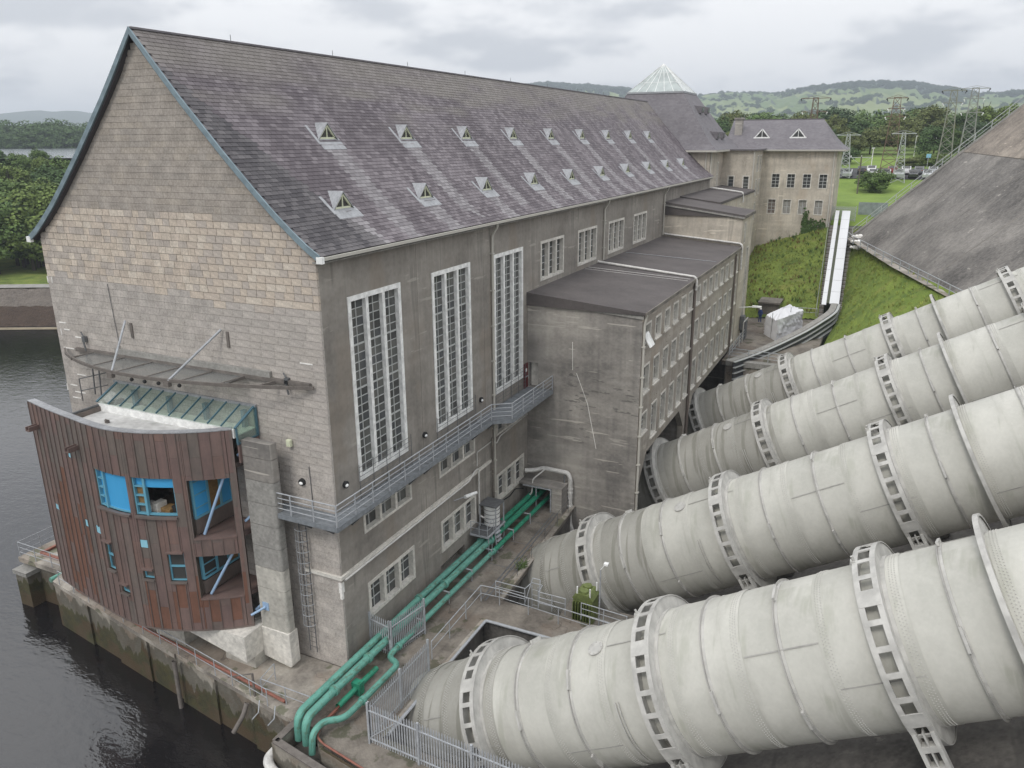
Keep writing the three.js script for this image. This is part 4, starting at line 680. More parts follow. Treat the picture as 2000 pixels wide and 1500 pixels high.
  // bottom slab, white roof deck, left parapet, sloping skylight
  const inn = s => { const q = at(s); return [q.p.x - q.n.x * 0.36, q.p.z - q.n.z * 0.36]; };
  const arcPts = (a, b) => { const r = []; for (let k = 0; k <= 16; k++) r.push(inn(a + (b - a) * k / 16)); return r; };
  put('bottom_slab', floorY(Y0 + 0.05, 0.2, [...arcPts(4.2, SL - 0.1), [-4.6, 0.05], [-14.1, 0.05]]), M.concMid, pod);
  put('roof_deck', floorY(12.95, 0.25, [...arcPts(4.15, SL - 0.1), [-4.9, 1.5], [-14.15, 1.5]]), M.roofWhite, pod);
  put('left_wall', [box(-14.35, -14.05, Y0, 13.2, 0.05, 3.1)], cm[4], pod);
  put('left_kerb', [bar([-14.2, 13.24, 1.4], [-14.2, 13.24, 3.2], 0.14, 0.12)], M.galvDark, pod);
  put('roof_outlet', [box(-12.2, -12.0, 12.95, 13.1, 2.6, 2.75), rod([-12.1, 13.05, 2.7], [-11.95, 13.2, 2.85], 0.05)], M.rustSteel, pod);
  put('skylight_kerb', [box(-14.2, -4.6, 12.9, 13.35, 1.38, 1.52)], M.whitePaint, pod);
  put('skylight_flashing', [box(-14.6, -4.4, 14.08, 14.22, 0.01, 0.14)], M.lead, pod);
  const N = 11, X = i => -14.3 + (9.8 * i) / N;
  for (let i = 0; i < N; i++) { const g = new THREE.BufferGeometry(); const a = X(i), b = X(i + 1); g.setAttribute('position', new THREE.Float32BufferAttribute([a, 13.4, 1.5, b, 13.4, 1.5, b, 14.12, 0.1, a, 13.4, 1.5, b, 14.12, 0.1, a, 14.12, 0.1], 3)); g.computeVertexNormals(); g.setAttribute('uv', new THREE.Float32BufferAttribute(new Float32Array(12), 2)); put('skylight_pane', g, M.glassGreen, pod); }
  for (let i = 0; i <= N; i++) put('glazing_bar', bar([X(i), 13.43, 1.53], [X(i), 14.15, 0.1], i % N ? 0.055 : 0.12, 0.07), M.teal, pod);
  put('skylight_end', slab([[0.1, 12.6], [1.45, 12.6], [1.45, 13.36], [0.1, 14.08]], [], [0, 0, 1], [0, 1, 0], [-1, 0, 0], [-4.47, 0, 0], 0.03), M.glassGreen, pod);
  put('skylight_end_frame', [bar([-4.46, 12.6, 0.1], [-4.46, 14.1, 0.1], 0.08, 0.16), bar([-4.46, 12.6, 1.46], [-4.46, 13.4, 1.46], 0.08, 0.08), bar([-4.46, 12.6, 0.1], [-4.46, 12.6, 1.46], 0.08, 0.1)], M.teal, pod);
  put('skylight_end_apron', box(-4.52, -4.42, 11.6, 12.58, 0.05, 1.45), cm[5], pod);
  put('room_back', box(-14.0, -4.6, 12.95, 13.0, 0.06, 1.36), M.concPale, pod);
  for (let i = 0; i < 4; i++) put('room_post', box(-13 + i * 2.6, -12.8 + i * 2.6, 13.0, 13.9, 0.1, 0.35), M.teal, pod);
  for (const [s, y] of [[0.75, 12.0], [5.0, 11.8]]) { const q = at(s), p = q.p; put('rain_spout', [box(p.x - 0.16, p.x - 0.1, y, y + 0.2, p.z - 0.05, p.z + 0.62), box(p.x + 0.1, p.x + 0.16, y, y + 0.2, p.z - 0.05, p.z + 0.62), box(p.x - 0.16, p.x + 0.16, y - 0.05, y, p.z - 0.05, p.z + 0.62)], cm[1], pod); }
  // end strip and struts tying the screen to the fin
  put('end_post', quad(SL - 0.12, SL, Y0, Y1, -0.42, 0.05), cm[2], pod);
  for (const y of [11.9, 8.3, 3.1]) put('tie_strut', rod([-4.75, y, 1.3], [-4.35, y + 0.45, 0.9], 0.08, 8), M.blueSteel, pod);
  put('rear_ladder', [rod([-15.6, 13.4, 0.6], [-15.6, 14.9, 0.5], 0.04), rod([-15.1, 13.4, 0.6], [-15.1, 14.9, 0.5], 0.04), rod([-16.9, 14.1, 0.5], [-14.7, 14.7, 0.4], 0.03), rod([-16.9, 13.4, 0.5], [-14.7, 14.0, 0.4], 0.03), rod([-16.9, 12.8, 0.5], [-16.9, 14.1, 0.5], 0.03)], M.galvDark, pod);
}
{ // concrete fin beside the pod, built of stacked units
  const t = thing('concrete_fin', 'stained upright concrete fin of stacked blocks between the pod and the walkway', 'buttress', [-3.55, 0.2, 0.7]);
  let y = 2.2; const ms = [M.concMid, M.board, M.concMid, M.concDark];
  for (let i = 0; y < 12.7; i++) { const h = i === 8 ? 1.6 : 1.22, e = Math.min(12.8, y + h), s = new THREE.Shape(); const x0 = -4.42, x1 = -2.62, r = 0.18; s.moveTo(x0, 0.82); s.lineTo(x1, 0.82); s.lineTo(x1, 1.3 - r); s.quadraticCurveTo(x1, 1.3, x1 - r, 1.3); s.lineTo(x0, 1.3); const g = new THREE.ExtrudeGeometry(s, { depth: e - y - 0.03, bevelEnabled: false }); g.applyMatrix4(new THREE.Matrix4().makeBasis(V3(1, 0, 0), V3(0, 0, 1), V3(0, -1, 0)).setPosition(0, e - 0.015, 0)); put('concrete_block', g, y > 9.6 ? M.board : y > 5.5 ? M.concMid : M.finPale, t); y = e; }
  put('core', box(-4.36, -2.7, 2.2, 12.7, 0.86, 1.2), M.concDark, t); for (const y of [3, 7, 11]) put('tie_beam', box(-3.7, -3.3, y, y + 0.3, 0.02, 0.84), M.concDark, t);
  { const s = new THREE.Shape(); s.moveTo(-4.42, 0.45); s.lineTo(-2.75, 0.2); s.quadraticCurveTo(-2.6, 0.2, -2.6, 0.4); s.lineTo(-2.62, 2.18); s.lineTo(-4.42, 2.18); const g = new THREE.ExtrudeGeometry(s, { depth: 0.6, bevelEnabled: true, bevelSize: 0.04, bevelThickness: 0.04, bevelSegments: 2 }); g.translate(0, 0, 0.72); put('foot_block', g, M.concPale, t); }
  put('anchor_plate', [box(-4.2, -3.8, 3.3, 3.75, 1.3, 1.34), rod([-4.0, 3.5, 1.34], [-4.5, 3.2, 1.9], 0.07, 8)], M.blueSteel, t);
}
{ const t = thing('pod_base_wall', 'pale concrete plinth wall under the copper pod beside the quay path', 'wall', [-8, 0, 1]);
  put('sloping_beam', slab([[-12.6, 2.28], [-4.45, 2.28], [-4.45, 0.75], [-9, 1.6]], [], [1, 0, 0], [0, 1, 0], [0, 0, 1], [0, 0, 0.05], 2.55), M.concPale, t);
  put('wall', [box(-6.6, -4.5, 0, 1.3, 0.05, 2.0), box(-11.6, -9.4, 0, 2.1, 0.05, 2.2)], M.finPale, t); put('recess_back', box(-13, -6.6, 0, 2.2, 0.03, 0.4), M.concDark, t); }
{ // caged ladder
  const t = thing('caged_ladder', 'rusty caged steel ladder on the gable between the fin and the corner', 'ladder', [-2.0, 0.6, 0.3]);
  for (const x of [-2.3, -1.85]) put('stile', rod([x, 0.6, 0.16], [x, 8.2, 0.16], 0.03), M.galvDark, t);
  for (let y = 0.9; y < 8.1; y += 0.3) put('rung', rod([-2.3, y, 0.16], [-1.85, y, 0.16], 0.014, 5), M.galvDark, t);
  for (let y = 2.4; y < 8.2; y += 0.62) put('hoop', new THREE.TorusGeometry(0.36, 0.02, 5, 14, Math.PI).rotateX(Math.PI / 2).translate(-2.075, y, 0.2), M.galv, t);
  for (const a of [0.3, 0.5, 0.7]) { const th = a * Math.PI; put('cage_bar', rod([-2.075 + 0.36 * Math.cos(th), 2.4, 0.2 + 0.36 * Math.sin(th)], [-2.075 + 0.36 * Math.cos(th), 7.9, 0.2 + 0.36 * Math.sin(th)], 0.014, 5), M.galv, t); }
}
{ // boat-shaped steel canopy
  const t = thing('steel_canopy', 'weathered boat shaped steel and glass canopy bracketed to the stone gable', 'canopy', [-9, 15.5, 0.6]);
  const bow = k => { const x = -18.2 + 17.6 * k; return [x, 15.6, 0.12 + 2.15 * Math.pow(Math.sin(Math.PI * Math.pow(k, 0.85)), 0.9)]; };
  const gs = []; for (let i = 0; i < 20; i++) gs.push(bar(bow(i / 20), bow((i + 1) / 20), 0.09, 0.16)); put('front_beam', gs, M.rustSteel, t);
  put('wall_beam', bar([-17.2, 15.7, 0.12], [-0.8, 15.7, 0.12], 0.16, 0.2), M.rustSteel, t); put('wall_flashing', bar([-14, 15.95, 0.1], [-3.2, 15.95, 0.1], 0.16, 0.3), M.concMid, t);
  const ks = [0.14, 0.28, 0.4, 0.52, 0.64, 0.76, 0.87]; for (const k of ks) { const p = bow(k); put('cross_beam', bar([p[0], 15.62, 0.15], [p[0] - 0.25, 15.6, p[2]], 0.09, 0.16), M.rustSteel, t); }
  for (let i = 0; i < ks.length - 2; i++) { const p = bow(ks[i]), q = bow(ks[i + 1]); const g = new THREE.BufferGeometry(); g.setAttribute('position', new THREE.Float32BufferAttribute([p[0], 15.66, 0.2, p[0], 15.66, p[2], q[0], 15.66, q[2], p[0], 15.66, 0.2, q[0], 15.66, q[2], q[0], 15.66, 0.2], 3)); g.computeVertexNormals(); g.setAttribute('uv', new THREE.Float32BufferAttribute(new Float32Array(12), 2)); put('glass_sheet', g, M.glassSmoke, t); }
  for (const [k, x, y] of [[0.36, -12.9, 17.7], [0.58, -6.1, 17.9]]) { const p = bow(k); put('stay', rod([p[0] + 0.1, 15.6, p[2]], [x, y, 0.1], 0.06, 8), M.galv, t); put('wall_plate', box(x - 0.08 + 0.3, x + 0.08 + 0.3, y - 0.9, y - 0.1, 0.0, 0.06), M.rustSteel, t); put('foot_cleat', box(p[0] - 0.15, p[0] + 0.2, 15.3, 15.55, p[2] - 0.1, p[2] + 0.12), M.rustSteel, t); }
  for (const k of [0.45, 0.5, 0.55, 0.62]) { const p = bow(k); put('spot_lamp', new THREE.SphereGeometry(0.1, 8, 6).translate(p[0], 15.4, p[2]), M.dark, t); }
}

// =====================================================================
// WATER, QUAY, DECK, PENSTOCK PITS
// =====================================================================
const WL = -3.25;
struct('water', grid(60, 60, (u, v) => [-420 + 480 * u, WL, -130 + 210 * v]), M.water);
const quayEdge = x => x < -1.5 ? 1.0 + 3.1 * (x + 22) / 20.5 : 4.1;
{
  const t = thing('quay_wall', 'mossy concrete quay wall rising from the dark water below the gable', 'quay', [-11, WL, 2]);
  const xs = [-22.4, -18.6, -15.6, -12.4, -9.4, -6.2, -3.2, -0.6], P = [];
  for (let i = 0; i < xs.length - 1; i++) { const a = xs[i], b = xs[i + 1], k = i % 2 ? 0 : 0.14; // alternating piers step forward
    put('wall_bay', slab([[a, -(quayEdge(a) + k - 0.2)], [b, -(quayEdge(b) + k - 0.2)], [b, 2], [a, 2]], [], [1, 0, 0], [0, 0, -1], [0, 1, 0], [0, -7, 0], 6.75 - (k ? 0 : 0.02)), M.quay, t); }
  put('path_slab', floorY(0, 0.26, [[-23.5, -1.5], [-22.4, quayEdge(-22.4)], [-9.4, quayEdge(-9.4) + 0.12], [-9.4, quayEdge(-9.4)], [-0.6, 4.2], [0, 4.2], [0, 0.03], [-18.72, 0.03], [-18.72, -1.5]]), M.deckPale, t);
  put('conduit', pipeRun([[-20, 0.12, 1.0], [-12, 0.12, 2.2], [-1.2, 0.14, 3.5]], 0.09, 8), M.red, t);
  for (const [x, l] of [[-9.2, 3.4], [-3.4, 1.8]]) put('drain_pipe', pipeRun(l > 3 ? [[x, -0.2, quayEdge(x) + 0.3], [x, -l, quayEdge(x) + 0.3]] : [[x, -0.4, quayEdge(x) + 0.1], [x, -0.9, quayEdge(x) + 0.4], [x - 0.3, -1.7, quayEdge(x) + 0.9]], 0.12, 10, 0.3), M.rustSteel, t);
  for (const x of [-2.3, -1.3]) put('hand_grip', [rod([x, 0.3, 4.1], [x + 0.25, -0.05, 4.5], 0.03), rod([x + 0.25, -0.05, 4.5], [x - 0.1, -0.5, 4.6], 0.03)], M.galv, t);
}
{ const t = thing('quay_railing', 'thin steel railing along the quay path edge below the copper pod', 'railing', [-11, 0, 3]);
  const pts = []; for (const x of [-21.6, -16.5, -12.5, -9.2, -6, -3.2, -1.9]) pts.push([x, 0, quayEdge(x) - 0.05]); railing(t, pts, 1.0, 2, 1.7, M.galv, 0.022); 
  put('gate_post', rod([-3.0, 0, 3.7], [-3.0, 1.35, 3.7], 0.06), M.rustSteel, t); put('gate_brace', rod([-5.0, 0.3, 3.45], [-3.0, 1.35, 3.7], 0.035), M.rustSteel, t); }
{ const t = thing('quay_railing', 'low grey railing round the terrace between the gable corner and the green pipes', 'railing', [-1, 0, 3]); railing(t, [[-2.9, 0, 2.3], [-2.7, 0, 3.5], [0.4, 0, 3.5]], 1.0, 2, 1.4, M.galv, 0.024); }
{ // outer landing at the far end of the quay
  const t = thing('landing_stage', 'raised concrete landing with rail at the far end of the quay', 'landing', [-25, WL, -1.5]);
  put('slab', box(-27.4, -22.3, -0.35, 0, -3.2, -0.1), M.deckPale, t); put('support_wall', box(-26.0, -22.5, -7, -0.35, -3, -0.5), M.quay, t);
  put('pier', [box(-27.2, -26.0, -7, -0.9, -0.9, 0.4)], M.quay, t); put('pier_cap', box(-27.3, -25.9, -0.9, -0.6, -1.0, 0.5), M.concMid, t);
  railing(t, [[-22.4, 0, -3.1], [-27.3, 0, -3.1], [-27.3, 0, -0.2], [-22.4, 0, -0.2]], 1.1, 3, 1.7, M.galv, 0.024);
  put('hatch_frame', [bar([-26.3, 0.1, -2.4], [-22.4, 0.1, -2.4], 0.2, 0.15), bar([-26.3, 0.1, -1.0], [-22.4, 0.1, -1.0], 0.2, 0.15), bar([-26.3, 0.1, -2.4], [-26.3, 0.1, -1.0], 0.2, 0.15)], M.red, t); put('hatch', box(-25, -22.6, 0.0, 0.05, -2.2, -1.2), M.rustSteel, t);
  put('green_pipe_stub', rod([-22.9, -0.15, -0.1], [-22.9, -0.15, 0.75], 0.17, 12), M.turq, t);
}
const DX = 4.45;
struct('deck', [floorY(0, 0.5, [[0.002, 4.2], [0.002, -22.98], [DX - 0.55, -22.98], [DX, -9.2], [DX, 3.35], [40, 3.35], [40, 7.2], [7.2, 7.2], [7.2, 5.9], [2.0, 5.0], [1.4, 4.2]])], M.deck);
struct('deck_edge', [bar([DX + 0.02, 0.04, 3.3], [DX + 0.02, 0.04, -6.9], 0.2, 0.08), bar([DX - 0.02, 0.05, -9.3], [DX - 0.55, 0.05, -22.9], 0.34, 0.12), bar([DX, 0.04, -6.95], [13.5, 0.04, -6.95], 0.16, 0.08)], M.deckPale);
for (let i = 0; i < 4; i++) { const z = -9.5 - i * 3.3; struct('deck_groove_shade', [box(1.9, 4.0, 0.002, 0.006, z - 0.03, z + 0.03)], M.galvDark); }  // flat dark strips on the deck, groove shade painted as colour
struct('deck_channel', [bar([3.35, 0.012, -8.8], [2.95, 0.012, -22.5], 0.09, 0.02), bar([3.62, 0.012, -8.8], [3.2, 0.012, -22.5], 0.09, 0.02)], M.galvDark);
// pit walls and floors
struct('pit_wall', [box(DX - 0.7, DX - 0.02, -11, -0.5, -7, 3.4), box(DX - 0.02, 16, -11, -0.5, 3.3, 3.9), box(DX - 1.2, DX - 0.6, -11, -0.5, -22.98, -9.1)], M.pit);
struct('pit_floor', [box(3.6, 14, -11.5, -11, -23, 4)], M.pit);
const TH = 29.418 * Math.PI / 180, ct = Math.cos(TH), st = Math.sin(TH), PY0 = -5.3307;
struct('penstock_slope', [slab([[5.0, PY0 + 5.0 * Math.tan(TH) - 5.4], [70, PY0 + 70 * Math.tan(TH) - 5.4], [70, PY0 + 70 * Math.tan(TH) - 8], [5.0, -12]], [], [1, 0, 0], [0, 1, 0], [0, 0, 1], [0, 0, -54.2], 64)], M.pit);
{ const t = thing('cross_wall', 'concrete cross wall with walkway between the two nearest penstock pits', 'wall', [9, -9, -8]);
  put('wall', box(DX + 0.001, 16, -10, -0.02, -9.15, -7.0), M.pit, t); put('top_slab', box(DX - 0.3, 16, -0.02, 0.03, -9.2, -6.98), M.deck, t); }
{ const t = thing('guard_railing', 'galvanised railing along the near edge of the concrete cross wall', 'railing', [8, 0, -7.2]); railing(t, [[3.6, 0.03, -2.6], [3.45, 0.03, -8.6], [DX + 0.2, 0.03, -8.7], [12.5, 0.03, -8.1]], 1.1, 2, 2.0, M.galv, 0.03); }
{ const t = thing('guard_railing', 'galvanised railing along the pit side of the cross wall beside the transformer', 'railing', [8, 0, -9.6]); railing(t, [[DX - 0.4, 0.03, -9.4], [6.0, 0.03, -9.4]], 1.1, 3, 1.4, M.galv, 0.03); railing(t, [[6.9, 0.03, -9.4], [8.6, 0.03, -9.4]], 1.1, 3, 1.0, M.galv, 0.03); railing(t, [[9.6, 0.03, -9.4], [12.4, 0.03, -9.2]], 1.1, 3, 1.4, M.galv, 0.03); }
{ const t = thing('ladder_gate', 'small galvanised ladder cage at the pit edge beside the cross wall railing', 'ladder', [6.4, 0, -9.6]); put('hoop_frame', [rod([6.0, 0.1, -9.4], [6.2, 1.5, -10.1], 0.03), rod([6.9, 0.1, -9.4], [6.7, 1.5, -10.1], 0.03), rod([6.2, 1.5, -10.1], [6.7, 1.5, -10.1], 0.03), rod([6.0, 1.1, -9.4], [6.1, 1.1, -10.2], 0.03), rod([6.9, 1.1, -9.4], [6.8, 1.1, -10.2], 0.03), rod([6.1, 1.1, -10.2], [6.8, 1.1, -10.2], 0.03)], M.galv, t); for (const x of [6.25, 6.65]) put('stile', rod([x, -4, -9.9], [x, 1.1, -9.9], 0.03), M.galv, t); for (let y = -3.7; y < 1; y += 0.35) put('rung', rod([6.25, y, -9.9], [6.65, y, -9.9], 0.014, 5), M.galv, t); }
{ const t = thing('guard_railing', 'low steel railing along the deck edge above the second penstock pit', 'railing', [4, 0, -16]); railing(t, [[DX - 0.1, 0.1, -9.6], [DX - 0.5, 0.1, -21.8]], 1.0, 2, 2.4, M.galvDark, 0.018); }
// handrail pipe round the first pit
solo('pit_handrail', [pipeRun([[16, 0.14, -6.8], [DX + 0.25, 0.14, -6.8], [DX + 0.25, 0.14, 3.2]], 0.09, 8, 0.15)], M.galv, 'grey steel pipe lying along the rim of the nearest penstock pit', 'pipe', undefined, 'keep');

// =====================================================================
// PENSTOCKS: four alike riveted pipes, 6 m across
// =====================================================================
const PZ = [-0.834, -15.83, -30.825, -45.82];
const axis = s => [s * ct, PY0 + s * st];
function makePenstock() {
  const t = thing('penstock', '', 'penstock', [0, 0, 0], 'penstocks running up the slope');
  const ringAt = (s, r, n, tilt) => { const [x, y] = axis(s), P = []; for (let j = 0; j <= n; j++) { const a = j / n * 2 * Math.PI; P.push([x - st * Math.cos(a) * r, y + ct * Math.cos(a) * r, Math.sin(a) * r, a]); } return P; };
  const loft = (rows, us, cap) => { const n = rows[0].length - 1, P = [], U = [], I = []; rows.forEach((R, i) => R.forEach((p, j) => { P.push(p[0], p[1], p[2]); U.push(us[i], j / n); })); for (let i = 0; i < rows.length - 1; i++) for (let j = 0; j < n; j++) { const a = i * (n + 1) + j, b = a + n + 1; I.push(a, b, a + 1, b, b + 1, a + 1); } const g = new THREE.BufferGeometry(); g.setAttribute('position', new THREE.Float32BufferAttribute(P, 3)); g.setAttribute('uv', new THREE.Float32BufferAttribute(U, 2)); g.setIndex(I); g.computeVertexNormals();
    const nn = g.attributes.normal; for (let i = 0; i < rows.length; i++) { const a = i * (n + 1), b = a + n, x = nn.getX(a) + nn.getX(b), y = nn.getY(a) + nn.getY(b), z = nn.getZ(a) + nn.getZ(b), l = Math.hypot(x, y, z) || 1; nn.setXYZ(a, x / l, y / l, z / l); nn.setXYZ(b, x / l, y / l, z / l); } return g; };
  const NR = 64; let SEG = 3.05;
  // shell courses of lapped plates
  let k = 0; const rivM = [], dummy = new THREE.Object3D();
  for (let s = 7.4; s < 56; s += SEG, k++) {
    SEG = k ? 3.05 : 1.3;
    const r = 3 + (k % 2 ? 0.022 : 0); put('shell_course', loft([ringAt(s - 0.06, r, NR), ringAt(s + SEG + 0.06, r, NR)], [(s + k * 3.1) / 12, (s + SEG + k * 3.1) / 12]), s < 10.2 ? M.pipeOld : M.pipe, t, 'keep');
    if (s < 40) for (const ds of [0.07, 0.17, 0.27]) for (let j = 0; j < 150; j++) { const a = (j + (ds > 0.1 && ds < 0.2 ? 0.5 : 0)) / 150 * 2 * Math.PI; if (Math.cos(a) < -0.75) continue; const [x, y] = axis(s + (k % 2 ? ds : -ds) ), rr2 = 3.026; rivM.push([x - st * Math.cos(a) * rr2, y + ct * Math.cos(a) * rr2, Math.sin(a) * rr2]); }
    // longitudinal lap strap
    const a0 = [0.9, 1.45, -0.55, 1.75, 0.35, -1.2][k % 6], gs = []; { const p = (a, q, s2) => { const [x, y] = axis(s2); return V3(x - st * Math.cos(a) * q, y + ct * Math.cos(a) * q, Math.sin(a) * q); }; gs.push(bar(p(a0, 3.03, s + 0.12), p(a0, 3.03, s + SEG - 0.1), 0.012, 0.05, p(a0, 1, 0).sub(p(a0, 0, 0)).cross(V3(ct, st, 0)))); } put('lap_strap', gs, M.pipeEdge, t);
  }
  { const g = new THREE.OctahedronGeometry(0.03, 0), im = new THREE.InstancedMesh(g, M.pipeSteel, rivM.length); rivM.forEach((p, i) => { dummy.position.set(...p); dummy.updateMatrix(); im.setMatrixAt(i, dummy.matrix); }); im.name = 'rivets'; stuff(im); t.add(im); }
  // bend at the foot, dropping into the pit
  { let [x, y] = axis(7.4), dir = TH + Math.PI; let prev = ringAt(7.46, 3.02, NR), u = 0; for (let i = 0; i < 6; i++) { const nd = dir + 11 * Math.PI / 180, mid = (dir + nd) / 2; x += Math.cos(mid) * 1.0; y += Math.sin(mid) * 1.0; const nx = -Math.sin(nd), ny = Math.cos(nd), R = []; for (let j = 0; j <= NR; j++) { const a = j / NR * 2 * Math.PI; R.push([x - nx * Math.cos(a) * 3 , y - ny * Math.cos(a) * 3, Math.sin(a) * 3]); } put('bend_segment', loft([R, prev], [u, u + 0.09]), M.pipeOld, t, 'keep'); u += 0.09; prev = R; dir = nd; } }
  // stiffening angles with splice plates
  const annulus = (s, r0, r1, th) => { const a = ringAt(s, r0, NR), b = ringAt(s, r1, NR), c = ringAt(s + th, r1, NR), d = ringAt(s + th, r0, NR); return [loft([b, a].reverse(), [0, 0.1]), loft([c, b].reverse(), [0, 0.1]), loft([d, c].reverse(), [0, 0.1])]; };
  const P3 = (a, q, s2) => { const [x, y] = axis(s2); return V3(x - st * Math.cos(a) * q, y + ct * Math.cos(a) * q, Math.sin(a) * q); };
  const tang = a => V3(st * Math.sin(a), -ct * Math.sin(a), Math.cos(a));
  [13.15, 16.05, 22.4, 25.45, 31.45, 35.7, 41.5, 44.5].forEach((s, i) => {
    const ring = put('stiffener_ring', annulus(s, 2.98, 3.13, 0.035), M.pipeEdge, t);
    put('stiffener_foot', annulus(s + 0.03, 2.98, 3.035, 0.12), M.pipeSteel, t);
    for (const a of [[1.15, -0.3], [0.75, 1.95], [1.35, -0.9], [1.75, 0.1]][i % 4]) put('splice_plate', bar(P3(a, 3.1, s + 0.06).addScaledVector(tang(a), -0.42), P3(a, 3.1, s + 0.06).addScaledVector(tang(a), 0.42), 0.16, 0.1, V3(ct, st, 0)), M.pipeSteel, ring);
  });
  // solid flange
  put('disc_flange', [...annulus(32.95, 2.98, 3.68, 0.05), ...annulus(32.88, 3.62, 3.72, 0.18)], M.pipeSteel, t);
  // ring girders: two annular webs, edge bands, cross plates with openings between
  for (const s of [10.35, 19.6, 28.75, 38.0, 47.2]) {
    const w = 0.72, ro = 3.58, gd = put('ring_girder', [...annulus(s, 2.98, ro, 0.03), ...annulus(s + w, 2.98, ro, 0.03), ...annulus(s - 0.04, ro - 0.01, ro + 0.03, 0.2), ...annulus(s + w - 0.13, ro - 0.01, ro + 0.03, 0.2)], M.pipeSteel, t);
    const n = 26; for (let j = 0; j < n; j++) { const a = j / n * 2 * Math.PI + 0.12, wide = j % 5 === 2; put('cross_plate', bar(P3(a, ro + 0.005, s), P3(a, ro + 0.005, s + w), wide ? 0.62 : 0.2, 0.05, tang(a).cross(V3(ct, st, 0))), M.pipeSteel, gd); }
    for (const sg of [1, -1]) { const a = sg * 2.0; const top = P3(a, 3.5, s + w / 2), foot = top.clone().add(V3(st, -ct, 0).multiplyScalar(2.6)); put('support_leg', [bar(top, foot, 0.3, 0.06, V3(ct, st, 0)), bar(top.clone().addScaledVector(V3(ct, st, 0), -0.3), foot.clone().addScaledVector(V3(ct, st, 0), -0.3), 0.34, 0.14, V3(ct, st, 0)), bar(top.clone().addScaledVector(V3(ct, st, 0), 0.3), foot.clone().addScaledVector(V3(ct, st, 0), 0.3), 0.34, 0.14, V3(ct, st, 0)), ...[0.25, 0.55, 0.85].map(k => { const c = top.clone().lerp(foot, k), e = V3(ct, st, 0).multiplyScalar(0.3); return bar(c.clone().sub(e), c.clone().add(e), 0.32, 0.22); })], M.pipeSteel, gd); put('footing', box(foot.x - 0.9, foot.x + 0.9, foot.y - 2.2, foot.y + 0.1, foot.z - 0.6, foot.z + 0.6), M.concMid, gd); }
    put('lug', [rod(P3(0.1, 3.5, s + 0.05), P3(0.1, 3.85, s + 0.05), 0.05), box(P3(0.1, 3.6, s).x - 0.1, P3(0.1, 3.6, s).x + 0.1, P3(0.1, 3.6, s).y - 0.1, P3(0.1, 3.6, s).y + 0.06, 0.25, 0.45)], M.pipeSteel, gd);
    put('angle_collar', annulus(s + w + 0.03, 2.98, 3.06, 0.14), M.pipeSteel, gd);
  }
  // manhole cover and small brackets
  { const c = P3(0.35, 3.03, 17.4), n = P3(0.35, 1, 0).sub(P3(0.35, 0, 0)); put('manhole_cover', [rod(c, c.clone().addScaledVector(n, 0.05), 0.36, 20), ...[0, 1, 2, 3, 4, 5, 6, 7].map(i => { const q = c.clone().addScaledVector(tang(0.35), 0.3 * Math.cos(i * 0.785)).addScaledVector(V3(ct, st, 0), 0.3 * Math.sin(i * 0.785)); return rod(q, q.clone().addScaledVector(n, 0.08), 0.03, 6); })], M.pipeSteel, t); }
  { const gs = []; for (let i = 0; i < 14; i++) { const a = 1.15 + i * 0.075; gs.push(bar(P3(a, 3.06, 18.2), P3(a + 0.077, 3.06, 18.2), 0.05, 0.04, V3(ct, st, 0)), bar(P3(a, 3.06, 18.34), P3(a + 0.077, 3.06, 18.34), 0.05, 0.04, V3(ct, st, 0))); } put('access_rail', gs, M.pipeSteel, t); }
  return t;
}
const pen = makePenstock();
PZ.forEach((z, i) => {
  const o = i ? pen.clone() : pen; if (i) { o.name = numbered('penstock'); scene.add(o); }
  const old = [10.2, 13.2, 19, 20][i]; if (i) { let k = 0; o.children.forEach(c => { if (c.name === 'shell_course') { const s = k ? 8.7 + 3.05 * (k - 1) : 7.4; k++; if (s < old) c.material = M.pipeOld; } }); }
  o.position.z = z; o.userData = { ...pen.userData, label: ['off white riveted penstock beside the palisade fence, outermost of the four', 'off white riveted penstock passing the green transformer, second from the palisade fence', 'off white riveted penstock entering the first arch of the office block', 'off white riveted penstock next to the grass bank, entering the farthest arch'][i] };
});

// =====================================================================
// DECK FITTINGS
// =====================================================================
// green water mains: sections with flanges, pale near the trough, shade by the tunnel painted as deeper green
function greenMain(name, label, runs, r, supports) {
  const p0 = runs[0][0][0], t = thing(name, label, 'pipe', [p0[0], 0, p0[2]], 'green water pipes along the hall wall');
  runs.forEach(([pts, m]) => { put('pipe_section', pipeRun(pts, r, 14, 0.55), m, t, 'keep'); const e = toV(pts[pts.length - 1]), b = toV(pts[pts.length - 2]), d = e.clone().sub(b).normalize(); put('flange', [rod(e.clone().addScaledVector(d, -0.1), e.clone().addScaledVector(d, 0.1), r * 1.35, 14)], m, t); });
  for (const [x, y, z] of supports) put('pipe_stand', [rod([x + 0.55, 0, z], [x + 0.55, y, z], 0.04), rod([x - 0.3, y, z], [x + 0.6, y, z], 0.045)], M.galv, t);
  return t;
}
greenMain('water_pipe', 'thick turquoise pipe closest to the hall wall, bending down into the trough', [[[[0.66, -0.4, 4.75], [0.66, 0.95, 4.7], [0.66, 0.98, 1.2], [0.7, 0.98, -6]], M.turq], [[[0.7, 0.98, -6.1], [0.82, 0.98, -13.6]], M.turq], [[[0.82, 0.98, -13.8], [0.95, 0.98, -24]], M.green]], 0.2, []);
